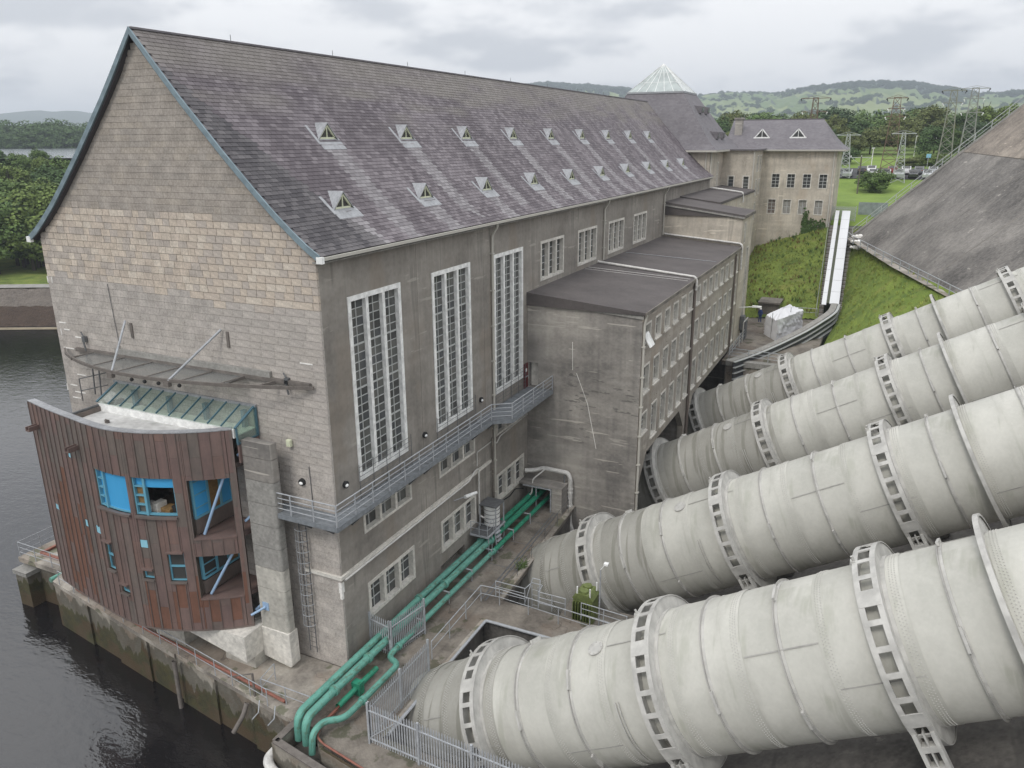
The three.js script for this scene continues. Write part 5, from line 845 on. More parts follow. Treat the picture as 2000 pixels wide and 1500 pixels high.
greenMain('water_pipe', 'thick turquoise pipe running outside its twin and dropping into the trough', [[[[1.2, -0.4, 4.85], [1.2, 0.95, 4.8], [1.2, 0.98, 2.6]], M.turq], [[[1.2, 0.98, 2.5], [1.22, 0.98, -0.2]], M.turq], [[[1.22, 0.98, -0.3], [1.28, 0.98, -8]], M.turq], [[[1.28, 0.98, -8.1], [1.35, 0.98, -14]], M.turq], [[[1.35, 0.98, -14.1], [1.5, 0.98, -24]], M.green]], 0.2, [[1.2, 0.78, -4.5], [1.25, 0.78, -7.6], [1.3, 0.78, -10.4], [1.3, 0.78, -13.2], [1.42, 0.78, -16.3], [1.5, 0.78, -19]]);
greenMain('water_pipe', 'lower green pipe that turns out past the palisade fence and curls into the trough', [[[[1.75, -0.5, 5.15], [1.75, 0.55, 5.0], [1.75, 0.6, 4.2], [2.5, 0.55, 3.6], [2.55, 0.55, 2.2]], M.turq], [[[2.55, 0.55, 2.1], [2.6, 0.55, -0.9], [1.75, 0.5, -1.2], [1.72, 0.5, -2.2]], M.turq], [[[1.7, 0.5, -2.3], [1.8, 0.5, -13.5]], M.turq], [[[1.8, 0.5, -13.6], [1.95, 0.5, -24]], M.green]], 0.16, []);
solo('pipe_stub', [pipeRun([[1.62, 0.38, -0.3], [1.6, 0.38, 1.1]], 0.15, 12), pipeRun([[1.6, 0.38, 1.5], [1.58, 0.38, 2.9]], 0.15, 12), box(1.35, 1.85, 0, 0.7, 1.1, 1.5)], M.green, 'short dark green pipe lying between the turquoise pipes on the terrace', 'pipe');
solo('red_bar', [bar([1.55, 0.25, 2.5], [1.5, 0.2, 4.0], 0.12, 0.12)], M.red, 'rust red steel bar lying beside the short green pipe', 'bar');
// trough at the deck end
{ const t = thing('concrete_trough', 'old concrete discharge trough with rusty rim at the corner of the deck', 'trough', [2.5, -2, 5.3]);
  put('front_wall', [bar([0.1, -1.2, 5.65], [7.5, -1.2, 6.9], 0.3, 2.4)], M.quay, t); put('end_wall', [bar([0.1, -1.2, 4.1], [0.1, -1.2, 5.8], 0.3, 2.4)], M.quay, t); put('back_wall', [bar([1.5, -1.2, 4.3], [2.3, -1.2, 5.05], 0.25, 2.4), bar([2.3, -1.2, 5.05], [7.5, -1.2, 5.95], 0.25, 2.4)], M.quay, t); put('floor', floorY(-1.1, 0.3, [[0.2, 4.2], [1.6, 4.2], [2.4, 5.0], [7.5, 5.9], [7.5, 6.8], [0.2, 5.6]]), M.concDark, t);
  put('rim', [bar([0.1, 0.03, 4.1], [0.1, 0.03, 5.7], 0.36, 0.08), bar([0.05, 0.03, 5.65], [7.5, 0.03, 6.9], 0.36, 0.08)], M.rustSteel, t);
  put('red_rail', [pipeRun([[1.5, 0.1, 4.1], [1.75, 0.22, 4.75], [2.3, 0.25, 5.05], [12, 0.25, 6.75]], 0.05, 8, 0.3)], M.red, t); }
solo('white_pipe', pipeRun([[-0.3, -0.9, 4.6], [-0.35, -1.0, 5.9], [0.2, -1.1, 6.25], [4.5, -1.3, 7.1]], 0.24, 14, 0.5), M.whitePipe, 'fat white pipe slung outside the trough above the water', 'pipe', undefined, 'keep');
// palisade fences
function palisade(label, pts, h = 2.2, brace) {
  const t = thing('palisade_fence', label, 'fence', [pts[0][0], 0, pts[0][1]], 'steel palisade fences');
  for (let i = 0; i < pts.length - 1; i++) {
    const a = V3(pts[i][0], 0, pts[i][1]), b = V3(pts[i + 1][0], 0, pts[i + 1][1]), d = b.clone().sub(a), l = d.length(), n = Math.round(l / 0.145), dir = d.clone().normalize();
    for (const y of [0.3, h - 0.35]) put('rail', bar(a.clone().setY(y), b.clone().setY(y), 0.05, 0.05), M.galv, t);
    const pale = palisade.g || (palisade.g = (() => { const s = new THREE.Shape(); s.moveTo(-0.035, 0); s.lineTo(0.035, 0); s.lineTo(0.035, h - 0.12); s.lineTo(0, h); s.lineTo(-0.035, h - 0.12); return new THREE.ExtrudeGeometry(s, { depth: 0.012, bevelEnabled: false }); })());
    for (let k = 0; k <= n; k++) { const m = new THREE.Mesh(pale, M.galv), p = a.clone().lerp(b, k / n); m.name = 'pale'; m.position.set(p.x - pts[0][0] - dir.z * -0.04, 0.05, p.z - pts[0][1] - dir.x * 0.04); m.rotation.y = Math.atan2(-dir.z, dir.x); m.castShadow = m.receiveShadow = true; t.add(m); }
    const np = Math.max(1, Math.round(l / 2.6)); for (let k = 0; k <= np; k++) { const p = a.clone().lerp(b, k / np); put('post', box(p.x - 0.05, p.x + 0.05, 0, h + 0.08, p.z - 0.05, p.z + 0.05), M.galv, t); }
    if (brace) put('brace', bar(a.clone().setY(0.3), a.clone().addScaledVector(dir, 1.6).setY(h - 0.4), 0.04, 0.04), M.galv, t);
  }
}
palisade('short palisade fence standing out from the hall wall across the green pipes', [[0.05, -2.05], [1.5, -1.8]]);
palisade('palisade panel beside the turquoise pipes, running along the hall', [[1.55, -1.8], [2.05, -4.4]]);
palisade('palisade fence along the deck rim above the first penstock bend', [[4.2, -1.3], [4.15, 3.85]]);
palisade('long palisade fence between the trough and the outermost penstock', [[4.15, 3.9], [18, 4.6]], 2.2, true);
// dosing tank with its cage, platform and steps
{ const x = 0.85, z = -15.25, t = thing('water_tank', 'white banded water tank in a steel cage on legs over the green pipes', 'tank', [x, 0, z]);
  put('tank_body', new THREE.CylinderGeometry(0.55, 0.55, 1.45, 24).translate(x, 2.3, z), M.tankWhite, t);
  for (const y of [1.85, 2.15, 2.45, 2.75]) put('band', new THREE.TorusGeometry(0.56, 0.02, 6, 24).rotateX(Math.PI / 2).translate(x, y, z), M.galvDark, t);
  put('tank_roof', box(x - 0.65, x + 0.65, 3.08, 3.16, z - 0.65, z + 0.65), M.galvDark, t);
  for (const sx of [-0.6, 0.6]) for (const sz of [-0.6, 0.6]) put('leg', bar([x + sx, 0, z + sz], [x + sx, 3.1, z + sz], 0.07, 0.07), M.galv, t);
  put('platform', [box(0.15, 1.5, 1.46, 1.54, z - 0.7, z + 1.9)], M.galvDark, t); put('platform_frame', [bar([1.5, 1.5, z + 1.9], [1.5, 1.5, z - 0.7], 0.07, 0.12), bar([0.15, 1.5, z + 1.9], [1.5, 1.5, z + 1.9], 0.07, 0.12)], M.galv, t);
  railing(t, [[0.2, 1.54, z + 1.85], [1.45, 1.54, z + 1.85], [1.45, 1.54, z + 0.9]], 0.9, 2, 0.8, M.galv, 0.022);
  for (const q of [0.35, 0.95]) put('ladder_stile', bar([1.75, 0, z + q], [1.55, 1.5, z + q], 0.05, 0.08), M.galv, t); for (let k = 0; k < 5; k++) put('ladder_tread', box(1.52 + (4 - k) * 0.045, 1.72 + (4 - k) * 0.045, 0.25 + k * 0.28, 0.28 + k * 0.28, z + 0.35, z + 0.95), M.galv, t);
  for (const q of [0.4, 0.9]) put('platform_leg', bar([1.5, 0, z + q + 0.9], [1.5, 1.5, z + q + 0.9], 0.06, 0.06), M.galv, t);
  put('feed_pipe', pipeRun([[0.18, 4.85, z + 0.55], [0.18, 2.3, z + 0.55], [0.5, 2.15, z + 0.55], [0.75, 2.2, z + 0.4]], 0.065, 8, 0.2), M.whitePipe, t, 'keep'); }
solo('wall_conduit', [pipeRun([[0.16, 5.35, -0.1], [0.16, 5.35, -13.4], [0.16, 5.75, -14.2], [0.18, 5.75, -14.7], [0.18, 4.85, -14.7]], 0.06, 8, 0.2)], M.whitePipe, 'thin white conduit running along the hall wall just under the string course', 'pipe', undefined, 'keep');
solo('wall_conduit', [pipeRun([[0.08, 6.9, -14.7], [0.08, 5.9, -14.7]], 0.035, 6), pipeRun([[0.08, 6.9, -14.7], [0.08, 6.9, -17.0], [0.2, 6.6, -17.4], [0.2, 6.95, -18], [0.1, 7.0, -22.8]], 0.045, 6, 0.1)], M.whitePipe, 'thin white wall pipe stepping over the downpipe below the third window', 'pipe', undefined, 'keep');
{ const t = thing('street_lamp', 'white street lamp head on a wall arm above the ground floor windows', 'lamp', [0, 3.9, -12.7]); put('arm', rod([0, 4.7, -11.6], [0.45, 4.75, -12.4], 0.03), M.galv, t); put('lamp_head', [rod([0.45, 4.75, -12.3], [0.75, 4.7, -13.3], 0.13, 10, 0.1)], M.whitePaint, t); }
// portal over the pipes and the white service main
{ const t = thing('pipe_portal', 'low concrete portal where the green pipes enter the office block', 'portal', [1.8, 0, -22.2]);
  put('roof_slab', box(0.03, 3.55, 1.9, 2.02, -22.99, -21.35), M.board, t); put('side_wall', box(2.75, 3.55, 0.01, 1.9, -22.99, -21.35), M.board, t); put('frame', [bar([0.4, 1.85, -21.28], [2.7, 1.85, -21.28], 0.08, 0.08), bar([2.7, 0.02, -21.28], [2.7, 1.86, -21.28], 0.08, 0.08), bar([1.55, 0.02, -21.2], [1.55, 1.86, -21.2], 0.07, 0.07)], M.galv, t); }
{ const t = thing('service_main', 'fat white service pipe crossing the blank end wall and dropping into the pit', 'pipe', [2, -2.5, -22.6]);
  put('pipe_run', pipeRun([[0.3, 2.75, -21.9], [1.0, 2.75, -22.3], [1.6, 2.95, -22.5], [3.55, 2.85, -22.6], [3.75, 2.4, -22.6], [3.75, -1.2, -22.6], [4.2, -2.4, -22.4]], 0.17, 12, 0.35), M.whitePipe, t, 'keep');
  for (const y of [1.6, 1.3, 0.2]) put('flange', rod([3.75, y - 0.05, -22.6], [3.75, y + 0.05, -22.6], 0.22, 12), M.whitePipe, t);
  put('branch', pipeRun([[1.75, 2.9, -22.4], [1.1, 2.3, -21.6], [1.1, 1.2, -21.4], [0.7, 0.95, -21.0]], 0.06, 8, 0.2), M.whitePipe, t, 'keep'); put('valve', [rod([3.3, 0.9, -22.4], [3.75, 1.0, -22.6], 0.06), rod([3.3, 0.5, -22.4], [3.3, 2.6, -22.5], 0.05)], M.galv, t); put('hanger', bar([3.3, 0, -22.45], [3.3, 2.7, -22.45], 0.06, 0.06), M.galvDark, t); }
solo('black_cable', pipeRun([[0.1, 2.0, -16.6], [0.12, 1.55, -19.6], [0.12, 1.75, -20.6], [0.5, 1.6, -21.2]], 0.04, 6, 0.2), M.dark, 'black cable looping along the wall above the green pipes', 'cable', undefined, 'keep');
// transformer on a ledge in the second pit
{ const t = thing('transformer', 'olive green transformer with twin round tops beside the second penstock', 'transformer', [9.3, -1, -10.9]);
  put('tank', [box(8.75, 9.95, -0.9, 0.75, -11.4, -10.3)], M.olive, t); const top = put('cover', slab([[8.7, 0.75], [10.0, 0.75], [9.75, 1.1], [8.95, 1.1]], [], [1, 0, 0], [0, 1, 0], [0, 0, 1], [0, 0, -11.45], 1.2), M.olive, t);
  for (const z of [-11.15, -10.55]) put('round_top', new THREE.CylinderGeometry(0.26, 0.28, 0.16, 18).translate(9.35, 1.17, z), M.olive, top); for (const [x, z] of [[9.0, -10.3], [9.8, -10.3], [9.9, -11.2]]) put('bushing', rod([x, 1.0, z], [x, 1.55, z], 0.05, 8), M.whitePaint, t);
  for (let i = 0; i < 7; i++) put('cooling_fin', box(8.8 + i * 0.17, 8.84 + i * 0.17, -0.8, 0.6, -10.3, -10.05), M.olive, t); }
solo('transformer_ledge', box(7.8, 12.2, -1.3, -0.9, -12.4, -9.1), M.concDark, 'dark concrete ledge carrying the green transformer', 'ledge');
{ const t = thing('lamp_post', 'slim grey lamp post with small head between the transformer and the penstock', 'lamp', [10.6, -0.9, -9.7]); put('pole', rod([10.6, -0.9, -9.7], [10.6, 3.4, -9.7], 0.04, 8), M.galv, t); put('lamp_head', [rod([10.6, 3.4, -9.7], [10.85, 3.75, -9.85], 0.03), box(10.75, 11.0, 3.68, 3.8, -9.98, -9.72)], M.whitePaint, t); }
solo('weed_tuft', (() => { const gs = []; for (let i = 0; i < 70; i++) { const a = rr(0, 6.28), l = rr(0.2, 0.55); gs.push(bar([4.1 + rr(-0.25, 0.25), 0.05, -13.2 + rr(-0.5, 0.5)], [4.1 + Math.cos(a) * l, l * rr(0.3, 0.9), -13.2 + Math.sin(a) * l * 1.3], 0.035, 0.01)); } return gs; })(), mat('weed', [0.07, 0.11, 0.03], 1), 'tuft of weeds growing on the deck edge above the second pit', 'plant');
{ const t = thing('steel_stair', 'galvanised steel stair under the outermost penstock beside a support leg', 'stair', [24.5, 2, 1.5]); for (const z of [3.2, 4.3]) put('stringer', bar([22, 2.2, z], [28, 6.6, z], 0.06, 0.25), M.galv, t); for (let k = 0; k < 14; k++) put('tread', box(22.2 + k * 0.42, 22.5 + k * 0.42, 2.35 + k * 0.31, 2.39 + k * 0.31, 3.2, 4.3), M.galv, t); railing(t, [[22, 2.4, 4.35], [28, 6.8, 4.35]], 1.0, 2, 1.5, M.galv, 0.024); }

// =====================================================================
// YARD behind the office blocks, grass banks, stairs and cable trays
// =====================================================================
const YY = 4.1, lerp = (a, b, t) => a + (b - a) * t;
const along = (pts, t) => { const k = t * (pts.length - 1), i = Math.min(pts.length - 2, Math.floor(k)), f = k - i; return pts[i].map((v, j) => lerp(v, pts[i + 1][j], f)); };
struct('yard_slab', [box(BX + 0.02, 17.6, YY - 0.5, YY, -79, -54.4), box(4.62, BX + 0.015, YY - 0.5, YY, -79, -67.02)], M.deck);
{ const t = thing('retaining_wall', 'concrete retaining wall with weep holes below the yard, beside the farthest penstock', 'wall', [13, -6, -54.3]);
  put('wall', box(BX + 0.52, 24, -8, YY - 0.45, -54.9, -54.25), M.deckPale, t); put('coping', box(BX + 0.5, 17.6, YY - 0.45, YY + 0.12, -55.0, -54.1), M.concMid, t); for (const [x, y] of [[10.6, 2.1], [12.2, 1.6], [14.6, 2.0]]) put('weep_hole_shade', box(x, x + 0.45, y, y + 0.3, -54.27, -54.24), M.concDark, t); }  // weep holes are dark patches on the face, their inner shade painted
{ const t = thing('yard_railing', 'grey railings along the yard edge above the retaining wall', 'railing', [12, YY, -55]); railing(t, [[BX + 0.6, YY + 0.12, -66], [BX + 0.6, YY + 0.12, -55.2], [17.4, YY + 0.12, -54.6]], 1.1, 3, 1.9, M.galv, 0.035); }
{ const t = thing('yard_railing', 'thin railing at the foot of the rough grass bank behind the white tent', 'railing', [13, YY, -78]); railing(t, [[10.8, YY, -76.5], [12.2, YY + 0.3, -79.2], [16.0, YY + 0.3, -79.5]], 1.1, 2, 2.2, M.galv, 0.035); }
const bankIn = [[4.2, 10.4, -101], [4.45, 9.0, -93], [4.5, 6.6, -84], [4.5, 4.15, -76]], bankOut = [[14.9, 14.0, -101], [15.3, 11.0, -93.5], [15.75, 8.0, -86.5], [16.2, 4.25, -79]];
const rough = (x, z, k) => k * (fbm(x * 0.07 + 9, z * 0.07 + 9, 1000, 1000, 3, 401) - 0.5);
struct('grass_bank', grid(40, 60, (u, v) => { const a = along(bankIn, v), b = along(bankOut, v), p = a.map((q, i) => lerp(q, b[i], u)); p[1] += rough(p[0] * 8, p[2] * 8, 0.35) + 0.5 * Math.sin(Math.PI * u) * Math.sin(Math.PI * v); return p; }), M.grass);
const bank2In = [[17.9, 13.4, -103], [18.2, 10.5, -95], [18.7, 5.2, -80], [17.8, 3.6, -64], [16.4, 2.6, -50]], bank2Out = [[19.9, 13.9, -97.5], [22.6, 12.75, -85.5], [25.9, 12.55, -76.5], [31.9, 12.0, -58.5], [38.5, 11.7, -38.5]];
struct('grass_slope', grid(40, 60, (u, v) => { const a = along(bank2In, v), b = along(bank2Out, v), p = a.map((q, i) => lerp(q, b[i], u)); p[1] = lerp(a[1], b[1], 1 - Math.pow(1 - u, 1.7)); p[1] += rough(p[0] * 8, p[2] * 8, 0.3); return p; }), mat('grassFresh', [1.3, 1.38, 0.95], 1, { map: rep(T.grass, 12), bumpMap: rep(T.grassBump, 4), bumpScale: 0.1 }));
// dock and reed clumps on the rough bank (countless weeds)
{ const g = mergeGeometries([0, 1, 2, 3, 4, 5, 6].map(i => clean(bar([0, 0, 0], [Math.cos(i * 0.9) * 0.22, 0.45 + 0.1 * (i % 3), Math.sin(i * 0.9) * 0.22], 0.05, 0.012)))), N = 300, im = new THREE.InstancedMesh(g, mat('dock', W1, 1), N), d = new THREE.Object3D(), c = new THREE.Color();
  for (let i = 0; i < N; i++) { let u, v, p, g0 = 0; do { u = rr(0.05, 0.97); v = rr(0.02, 0.97); const a = along(bankIn, v), b = along(bankOut, v); p = a.map((q, j) => lerp(q, b[j], u)); } while (g0++ < 12 && fbm(p[0] * 0.08 + 3, p[2] * 0.08 + 7, 1000, 1000, 2, 403) < 0.56); d.position.set(p[0], p[1] + 0.25, p[2]); d.scale.setScalar(rr(0.4, 0.95)); d.rotation.y = rr(0, 6); d.updateMatrix(); im.setMatrixAt(i, d.matrix); const br = fbm(p[0] * 0.03 + 3, p[2] * 0.03 + 7, 1000, 1000, 3, 402) > 0.52; im.setColorAt(i, br ? c.setRGB(0.14, 0.075, 0.03) : c.setRGB(0.06, 0.11, 0.025)); }
  im.name = 'bank_weeds'; im.userData = { kind: 'stuff', label: 'green and rust brown weeds scattered over the rough grass bank', category: 'weeds' }; scene.add(im); }
for (const [bi, bo, k] of [[bankIn, bankOut, 1], [bank2In, bank2Out, 1.7]]) { // grass tufts
  const g = mergeGeometries([0, 1, 2, 3, 4].map(i => clean(bar([0, 0, 0], [Math.cos(i * 1.26) * 0.12, 0.22 + 0.06 * (i % 2), Math.sin(i * 1.26) * 0.12], 0.035, 0.008)))), N = k > 1 ? 1300 : 1500, im = new THREE.InstancedMesh(g, mat('tuft' + k, W1, 1), N), d = new THREE.Object3D(), c = new THREE.Color();
  for (let i = 0; i < N; i++) { const u = rr(0.02, 0.98), v = rr(0.01, 0.95), a = along(bi, v), b = along(bo, v), p = a.map((q, j) => lerp(q, b[j], u)); if (k > 1) p[1] = lerp(a[1], b[1], 1 - Math.pow(1 - u, 1.7)); else p[1] += 0.5 * Math.sin(Math.PI * u) * Math.sin(Math.PI * v); p[1] += rough(p[0] * 8, p[2] * 8, k > 1 ? 0.3 : 0.35) - 0.03; d.position.set(...p); d.scale.setScalar(rr(0.5, 1.5)); d.rotation.y = rr(0, 6); d.updateMatrix(); im.setMatrixAt(i, d.matrix); const e = rr(0.6, 1.25) * (0.7 + 0.6 * fbm(p[0] * 0.05 + 1, p[2] * 0.05 + 2, 1000, 1000, 2, 405)); im.setColorAt(i, c.setRGB(0.27 * e, 0.32 * e, 0.075 * e)); }
  im.name = k > 1 ? 'slope_grass_tufts' : 'bank_grass_tufts'; im.userData = { kind: 'stuff', label: k > 1 ? 'grass tufts on the fresh slope below the dam' : 'grass tufts on the rough bank behind the tent', category: 'grass' }; scene.add(im); }
{ // ivy on the end building
  const g = new THREE.PlaneGeometry(0.28, 0.24), N = 700, im = new THREE.InstancedMesh(g, mat('ivy', [0.06, 0.10, 0.028], 1, { side: THREE.DoubleSide }), N), d = new THREE.Object3D(); for (let i = 0; i < N; i++) { const k = i < 300; const x = k ? 11.35 + rr(-0.5, 0.5) * rnd() : 12.9 + rr(-1.3, 1.4), y = k ? 12.6 + rnd() * rnd() * 4.2 : 12.8 + rnd() * rnd() * 2.4; d.position.set(x, y, -100.9 + rnd() * 0.15); d.rotation.set(rr(-0.6, 0.6), rr(-0.6, 0.6), rr(0, 6)); d.updateMatrix(); im.setMatrixAt(i, d.matrix); } im.name = 'ivy'; im.userData = { kind: 'stuff', label: 'ivy climbing the foot of the end building wall', category: 'ivy' }; scene.add(im); }
// stairs either side of the trays
function stairRun(label, a, b, w, n) { const t = thing('bank_stair', label, 'stair', a); for (let i = 0; i < n; i++) { const p = a.map((v, j) => lerp(v, b[j], (i + 0.5) / n)); piece('step', i % 2 ? M.concMid : M.concDark, t, p[0] - w / 2, p[0] + w / 2, p[1] - 0.5, p[1] + 0.12, p[2] - 0.22, p[2] + 0.22); } put('side_rail', [rod([a[0] - w / 2, a[1] + 1.0, a[2]], [b[0] - w / 2, b[1] + 1.0, b[2]], 0.035)], M.galv, t); for (let i = 0; i <= 8; i++) { const p = a.map((v, j) => lerp(v, b[j], i / 8)); put('post', rod([p[0] - w / 2, p[1], p[2]], [p[0] - w / 2, p[1] + 1.0, p[2]], 0.03), M.galv, t); } }
stairRun('narrow concrete stair up the bank, between the rough grass and the white cable tray', [16.3, 4.3, -79.5], [15.2, 14.0, -102], 0.9, 46);
stairRun('dark concrete stair up the bank, between the cable tray and the fresh grass', [18.95, 5.0, -79], [18.0, 13.8, -102.5], 0.9, 46);
{ const t = thing('cable_tray', 'pair of long white lidded cable trays climbing the grass bank', 'cable tray', [17.5, 5, -80]);
  const L1 = [[16.75, 6.3, -78.5], [15.75, 16.2, -103]], L2 = [[17.95, 6.4, -79], [17.0, 16.2, -103]];
  const run = (nm, [a, b], w, nP) => { for (let i = 0; i < nP; i++) { const p = a.map((v, j) => lerp(v, b[j], i / nP)), q = a.map((v, j) => lerp(v, b[j], (i + 1) / nP - 0.002)); put(nm, bar(p, q, w, 0.07), M.trayWhite, t); put('tray_side', [bar([p[0] + w / 2, p[1] - 0.45, p[2]], [q[0] + w / 2, q[1] - 0.45, q[2]], 0.04, 0.8), bar([p[0] - w / 2, p[1] - 0.45, p[2]], [q[0] - w / 2, q[1] - 0.45, q[2]], 0.04, 0.8)], M.louvre, t); } };
  run('tray_lid', L1, 0.55, 9); run('tray_lid', L2, 1.15, 9);
  for (let i = 0; i <= 8; i++) { const p = L2[0].map((v, j) => lerp(v, L2[1][j], i / 8)); put('tray_leg', bar([p[0], p[1] - 0.1, p[2]], [p[0], p[1] - 1.9, p[2]], 0.12, 0.9), M.galvDark, t); } }
{ // louvred duct turning from the trays to the block
  const t = thing('louvred_duct', 'dark louvred cable duct with pale edges curving from the trays to the yard edge', 'cable duct', [14, 3, -65]);
  const C = new THREE.CatmullRomCurve3([V3(10.2, 0, -52.4), V3(13.2, 0, -59.6), V3(15.9, 0, -66.4), V3(17.2, 0, -69.2), V3(18.35, 0, -73.5), V3(18.5, 0, -79)]), yT = k => lerp(4.6, 6.4, step(0, 0.85, k)), n = 26;
  for (let l = 0; l < 4; l++) { const A = [], B = []; for (let i = 0; i < n; i++) { const k0 = i / n, k1 = (i + 1) / n, p = C.getPoint(k0), q = C.getPoint(k1), y0 = yT(k0) - l * 0.62, y1 = yT(k1) - l * 0.62; A.push(bar([p.x, y0 - 0.3, p.z], [q.x, y1 - 0.3, q.z], 0.06, 0.5)); B.push(bar([p.x + 0.08, y0 - 0.02, p.z], [q.x + 0.08, y1 - 0.02, q.z], 0.3, 0.06)); } put('louvre_panel', A, M.louvre, t); put('louvre_edge', B, M.louvreEdge, t); }
  const top = []; for (let i = 0; i < n; i++) { const p = C.getPoint(i / n), q = C.getPoint((i + 1) / n); top.push(bar([p.x - 0.5, yT(i / n) + 0.05, p.z], [q.x - 0.5, yT((i + 1) / n) + 0.05, q.z], 0.75, 0.06)); } put('duct_lid', top, M.concMid, t);
}
{ // white sheeted tent
  const t = thing('sheeted_enclosure', 'lumpy white plastic sheeted enclosure standing in the yard', 'tent', [12.8, YY, -70]);
  const base = [[12.75, -65.3], [14.9, -73.4], [13.0, -76], [10.9, -68.4]], apex = [12.7, -71], n = 26, H = 2.35;
  const wallPt = (k, h) => { const i = Math.floor(k * 4) % 4, f = k * 4 - Math.floor(k * 4), a = base[i], b = base[(i + 1) % 4], x = lerp(a[0], b[0], f), z = lerp(a[1], b[1], f), w = (fbm(k * 3 + 1, h + 2, 40, 6, 4, 411) - 0.5) * 0.45 * Math.sin(Math.PI * clamp(h * 0.7 + 0.1)); return [lerp(x, apex[0], h * 0.06) + w, YY + h * H + (h > 0.9 ? (fbm(k * 2, 0.5, 30, 3, 3, 412) - 0.5) * 0.5 : 0), lerp(z, apex[1], h * 0.06) + w]; };
  put('side_sheet', grid(96, 16, (u, v) => wallPt(u % 1, v)), M.sheet, t, 'keep'); put('roof_sheet', grid(96, 10, (u, v) => { const p = wallPt(u % 1, 1); return [lerp(p[0], apex[0], v), lerp(p[1], YY + 2.95 + 0.3 * (fbm(u * 2, v, 20, 5, 3, 413) - 0.5), v), lerp(p[2], apex[1], v)]; }), M.sheet, t, 'keep');
  for (const [x, z] of [[12.0, -66.6], [13.6, -70.5]]) put('frame_pole', rod([x, YY, z], [x, YY + 3.1, z], 0.03), M.galvDark, t); }
solo('store_hut', [box(8.75, 11.2, YY, YY + 1.9, -81, -78), box(8.7, 11.5, YY + 1.9, YY + 2.1, -81.2, -77.6)], M.concDark, 'low dark concrete hut against the grass bank behind the worker', 'hut');
{ const t = thing('wall_cabinet', 'grey switch cabinets and frames on the end of the office block by the yard', 'cabinet', [9.2, YY, -63]); put('cabinet', [box(8.8, 9.3, YY, YY + 2.1, -66, -64.6), box(8.8, 9.25, YY + 1.4, YY + 3.0, -64.4, -63.4)], M.galvDark, t); put('pipe_frame', [rod([9.3, YY, -63], [9.3, YY + 2.4, -63], 0.05), rod([9.3, YY + 2.4, -63], [9.3, YY + 2.4, -66], 0.05), rod([9.3, YY, -61], [9.3, YY + 1.6, -61], 0.05)], M.whitePipe, t); }
solo('yard_lamp', [rod([8.8, 8.4, -62], [10.6, 8.6, -62.3], 0.05), box(10.2, 11.2, 8.5, 8.68, -62.5, -62.1)], M.whitePaint, 'white street lamp on an arm from the office block over the yard', 'lamp');
{ // worker: one continuous body from a smooth field
  const t = thing('person', 'worker in navy blue overalls and white helmet standing in the yard', 'person', [9.5, YY, -75]);
  const res = 64, mc = new MarchingCubes(res, new THREE.MeshBasicMaterial(), false, false, 60000), S = 1.0, J = [[[0, 0.92, 0], [0, 1.42, 0], 0.16, 0.19], [[0, 1.42, 0], [0, 1.62, 0.01], 0.07, 0.065], [[0, 1.62, 0.01], [0, 1.7, 0.02], 0.095, 0.1], [[0.09, 0.92, 0], [0.11, 0.48, 0.03], 0.1, 0.075], [[0.11, 0.48, 0.03], [0.12, 0.06, 0], 0.075, 0.055], [[0.12, 0.05, 0], [0.13, 0.04, 0.16], 0.05, 0.045], [[-0.09, 0.92, 0], [-0.12, 0.48, -0.02], 0.1, 0.075], [[-0.12, 0.48, -0.02], [-0.13, 0.06, -0.06], 0.075, 0.055], [[-0.13, 0.05, -0.06], [-0.14, 0.04, 0.1], 0.05, 0.045], [[0.18, 1.4, 0], [0.27, 1.12, 0.02], 0.065, 0.052], [[0.27, 1.12, 0.02], [0.2, 0.95, 0.2], 0.05, 0.04], [[-0.18, 1.4, 0], [-0.27, 1.1, 0], 0.065, 0.052], [[-0.27, 1.1, 0], [-0.28, 0.84, 0.06], 0.05, 0.04]];
  const f = mc.field; let id = 0; for (let k = 0; k < res; k++) for (let j = 0; j < res; j++) for (let i = 0; i < res; i++) { const p = V3((i / res * 2 - 1), (j / res * 2 - 1) + 0.9, (k / res * 2 - 1)); let d = 9; for (const [a, b, r0, r1] of J) { const A = V3(...a), AB = V3(...b).sub(A), h = clamp(p.clone().sub(A).dot(AB) / AB.lengthSq()), q = p.distanceTo(A.addScaledVector(AB, h)) - lerp(r0, r1, h), kk = 0.05, m = Math.max(kk - Math.abs(d - q), 0) / kk; d = Math.min(d, q) - m * m * kk * 0.25; } f[id++] = -d; }
  mc.isolation = 0; mc.update(); const g = new THREE.BufferGeometry(), n = mc.count; g.setAttribute('position', new THREE.BufferAttribute(mc.positionArray.slice(0, n * 3), 3)); g.setAttribute('normal', new THREE.BufferAttribute(mc.normalArray.slice(0, n * 3), 3)); g.setAttribute('uv', new THREE.BufferAttribute(new Float32Array(n * 2), 2)); g.translate(9.5, YY + 0.9, -75);
  put('body', g, M.navy, t, 'keep'); put('helmet', [new THREE.SphereGeometry(0.135, 14, 8, 0, 6.3, 0, 1.6).translate(9.5, YY + 1.68, -74.98), new THREE.CylinderGeometry(0.16, 0.165, 0.02, 14).translate(9.5, YY + 1.68, -74.96)], M.helmet, t); put('face', new THREE.SphereGeometry(0.1, 10, 8).scale(0.9, 0.8, 1).translate(9.5, YY + 1.62, -74.97), M.skin, t); }
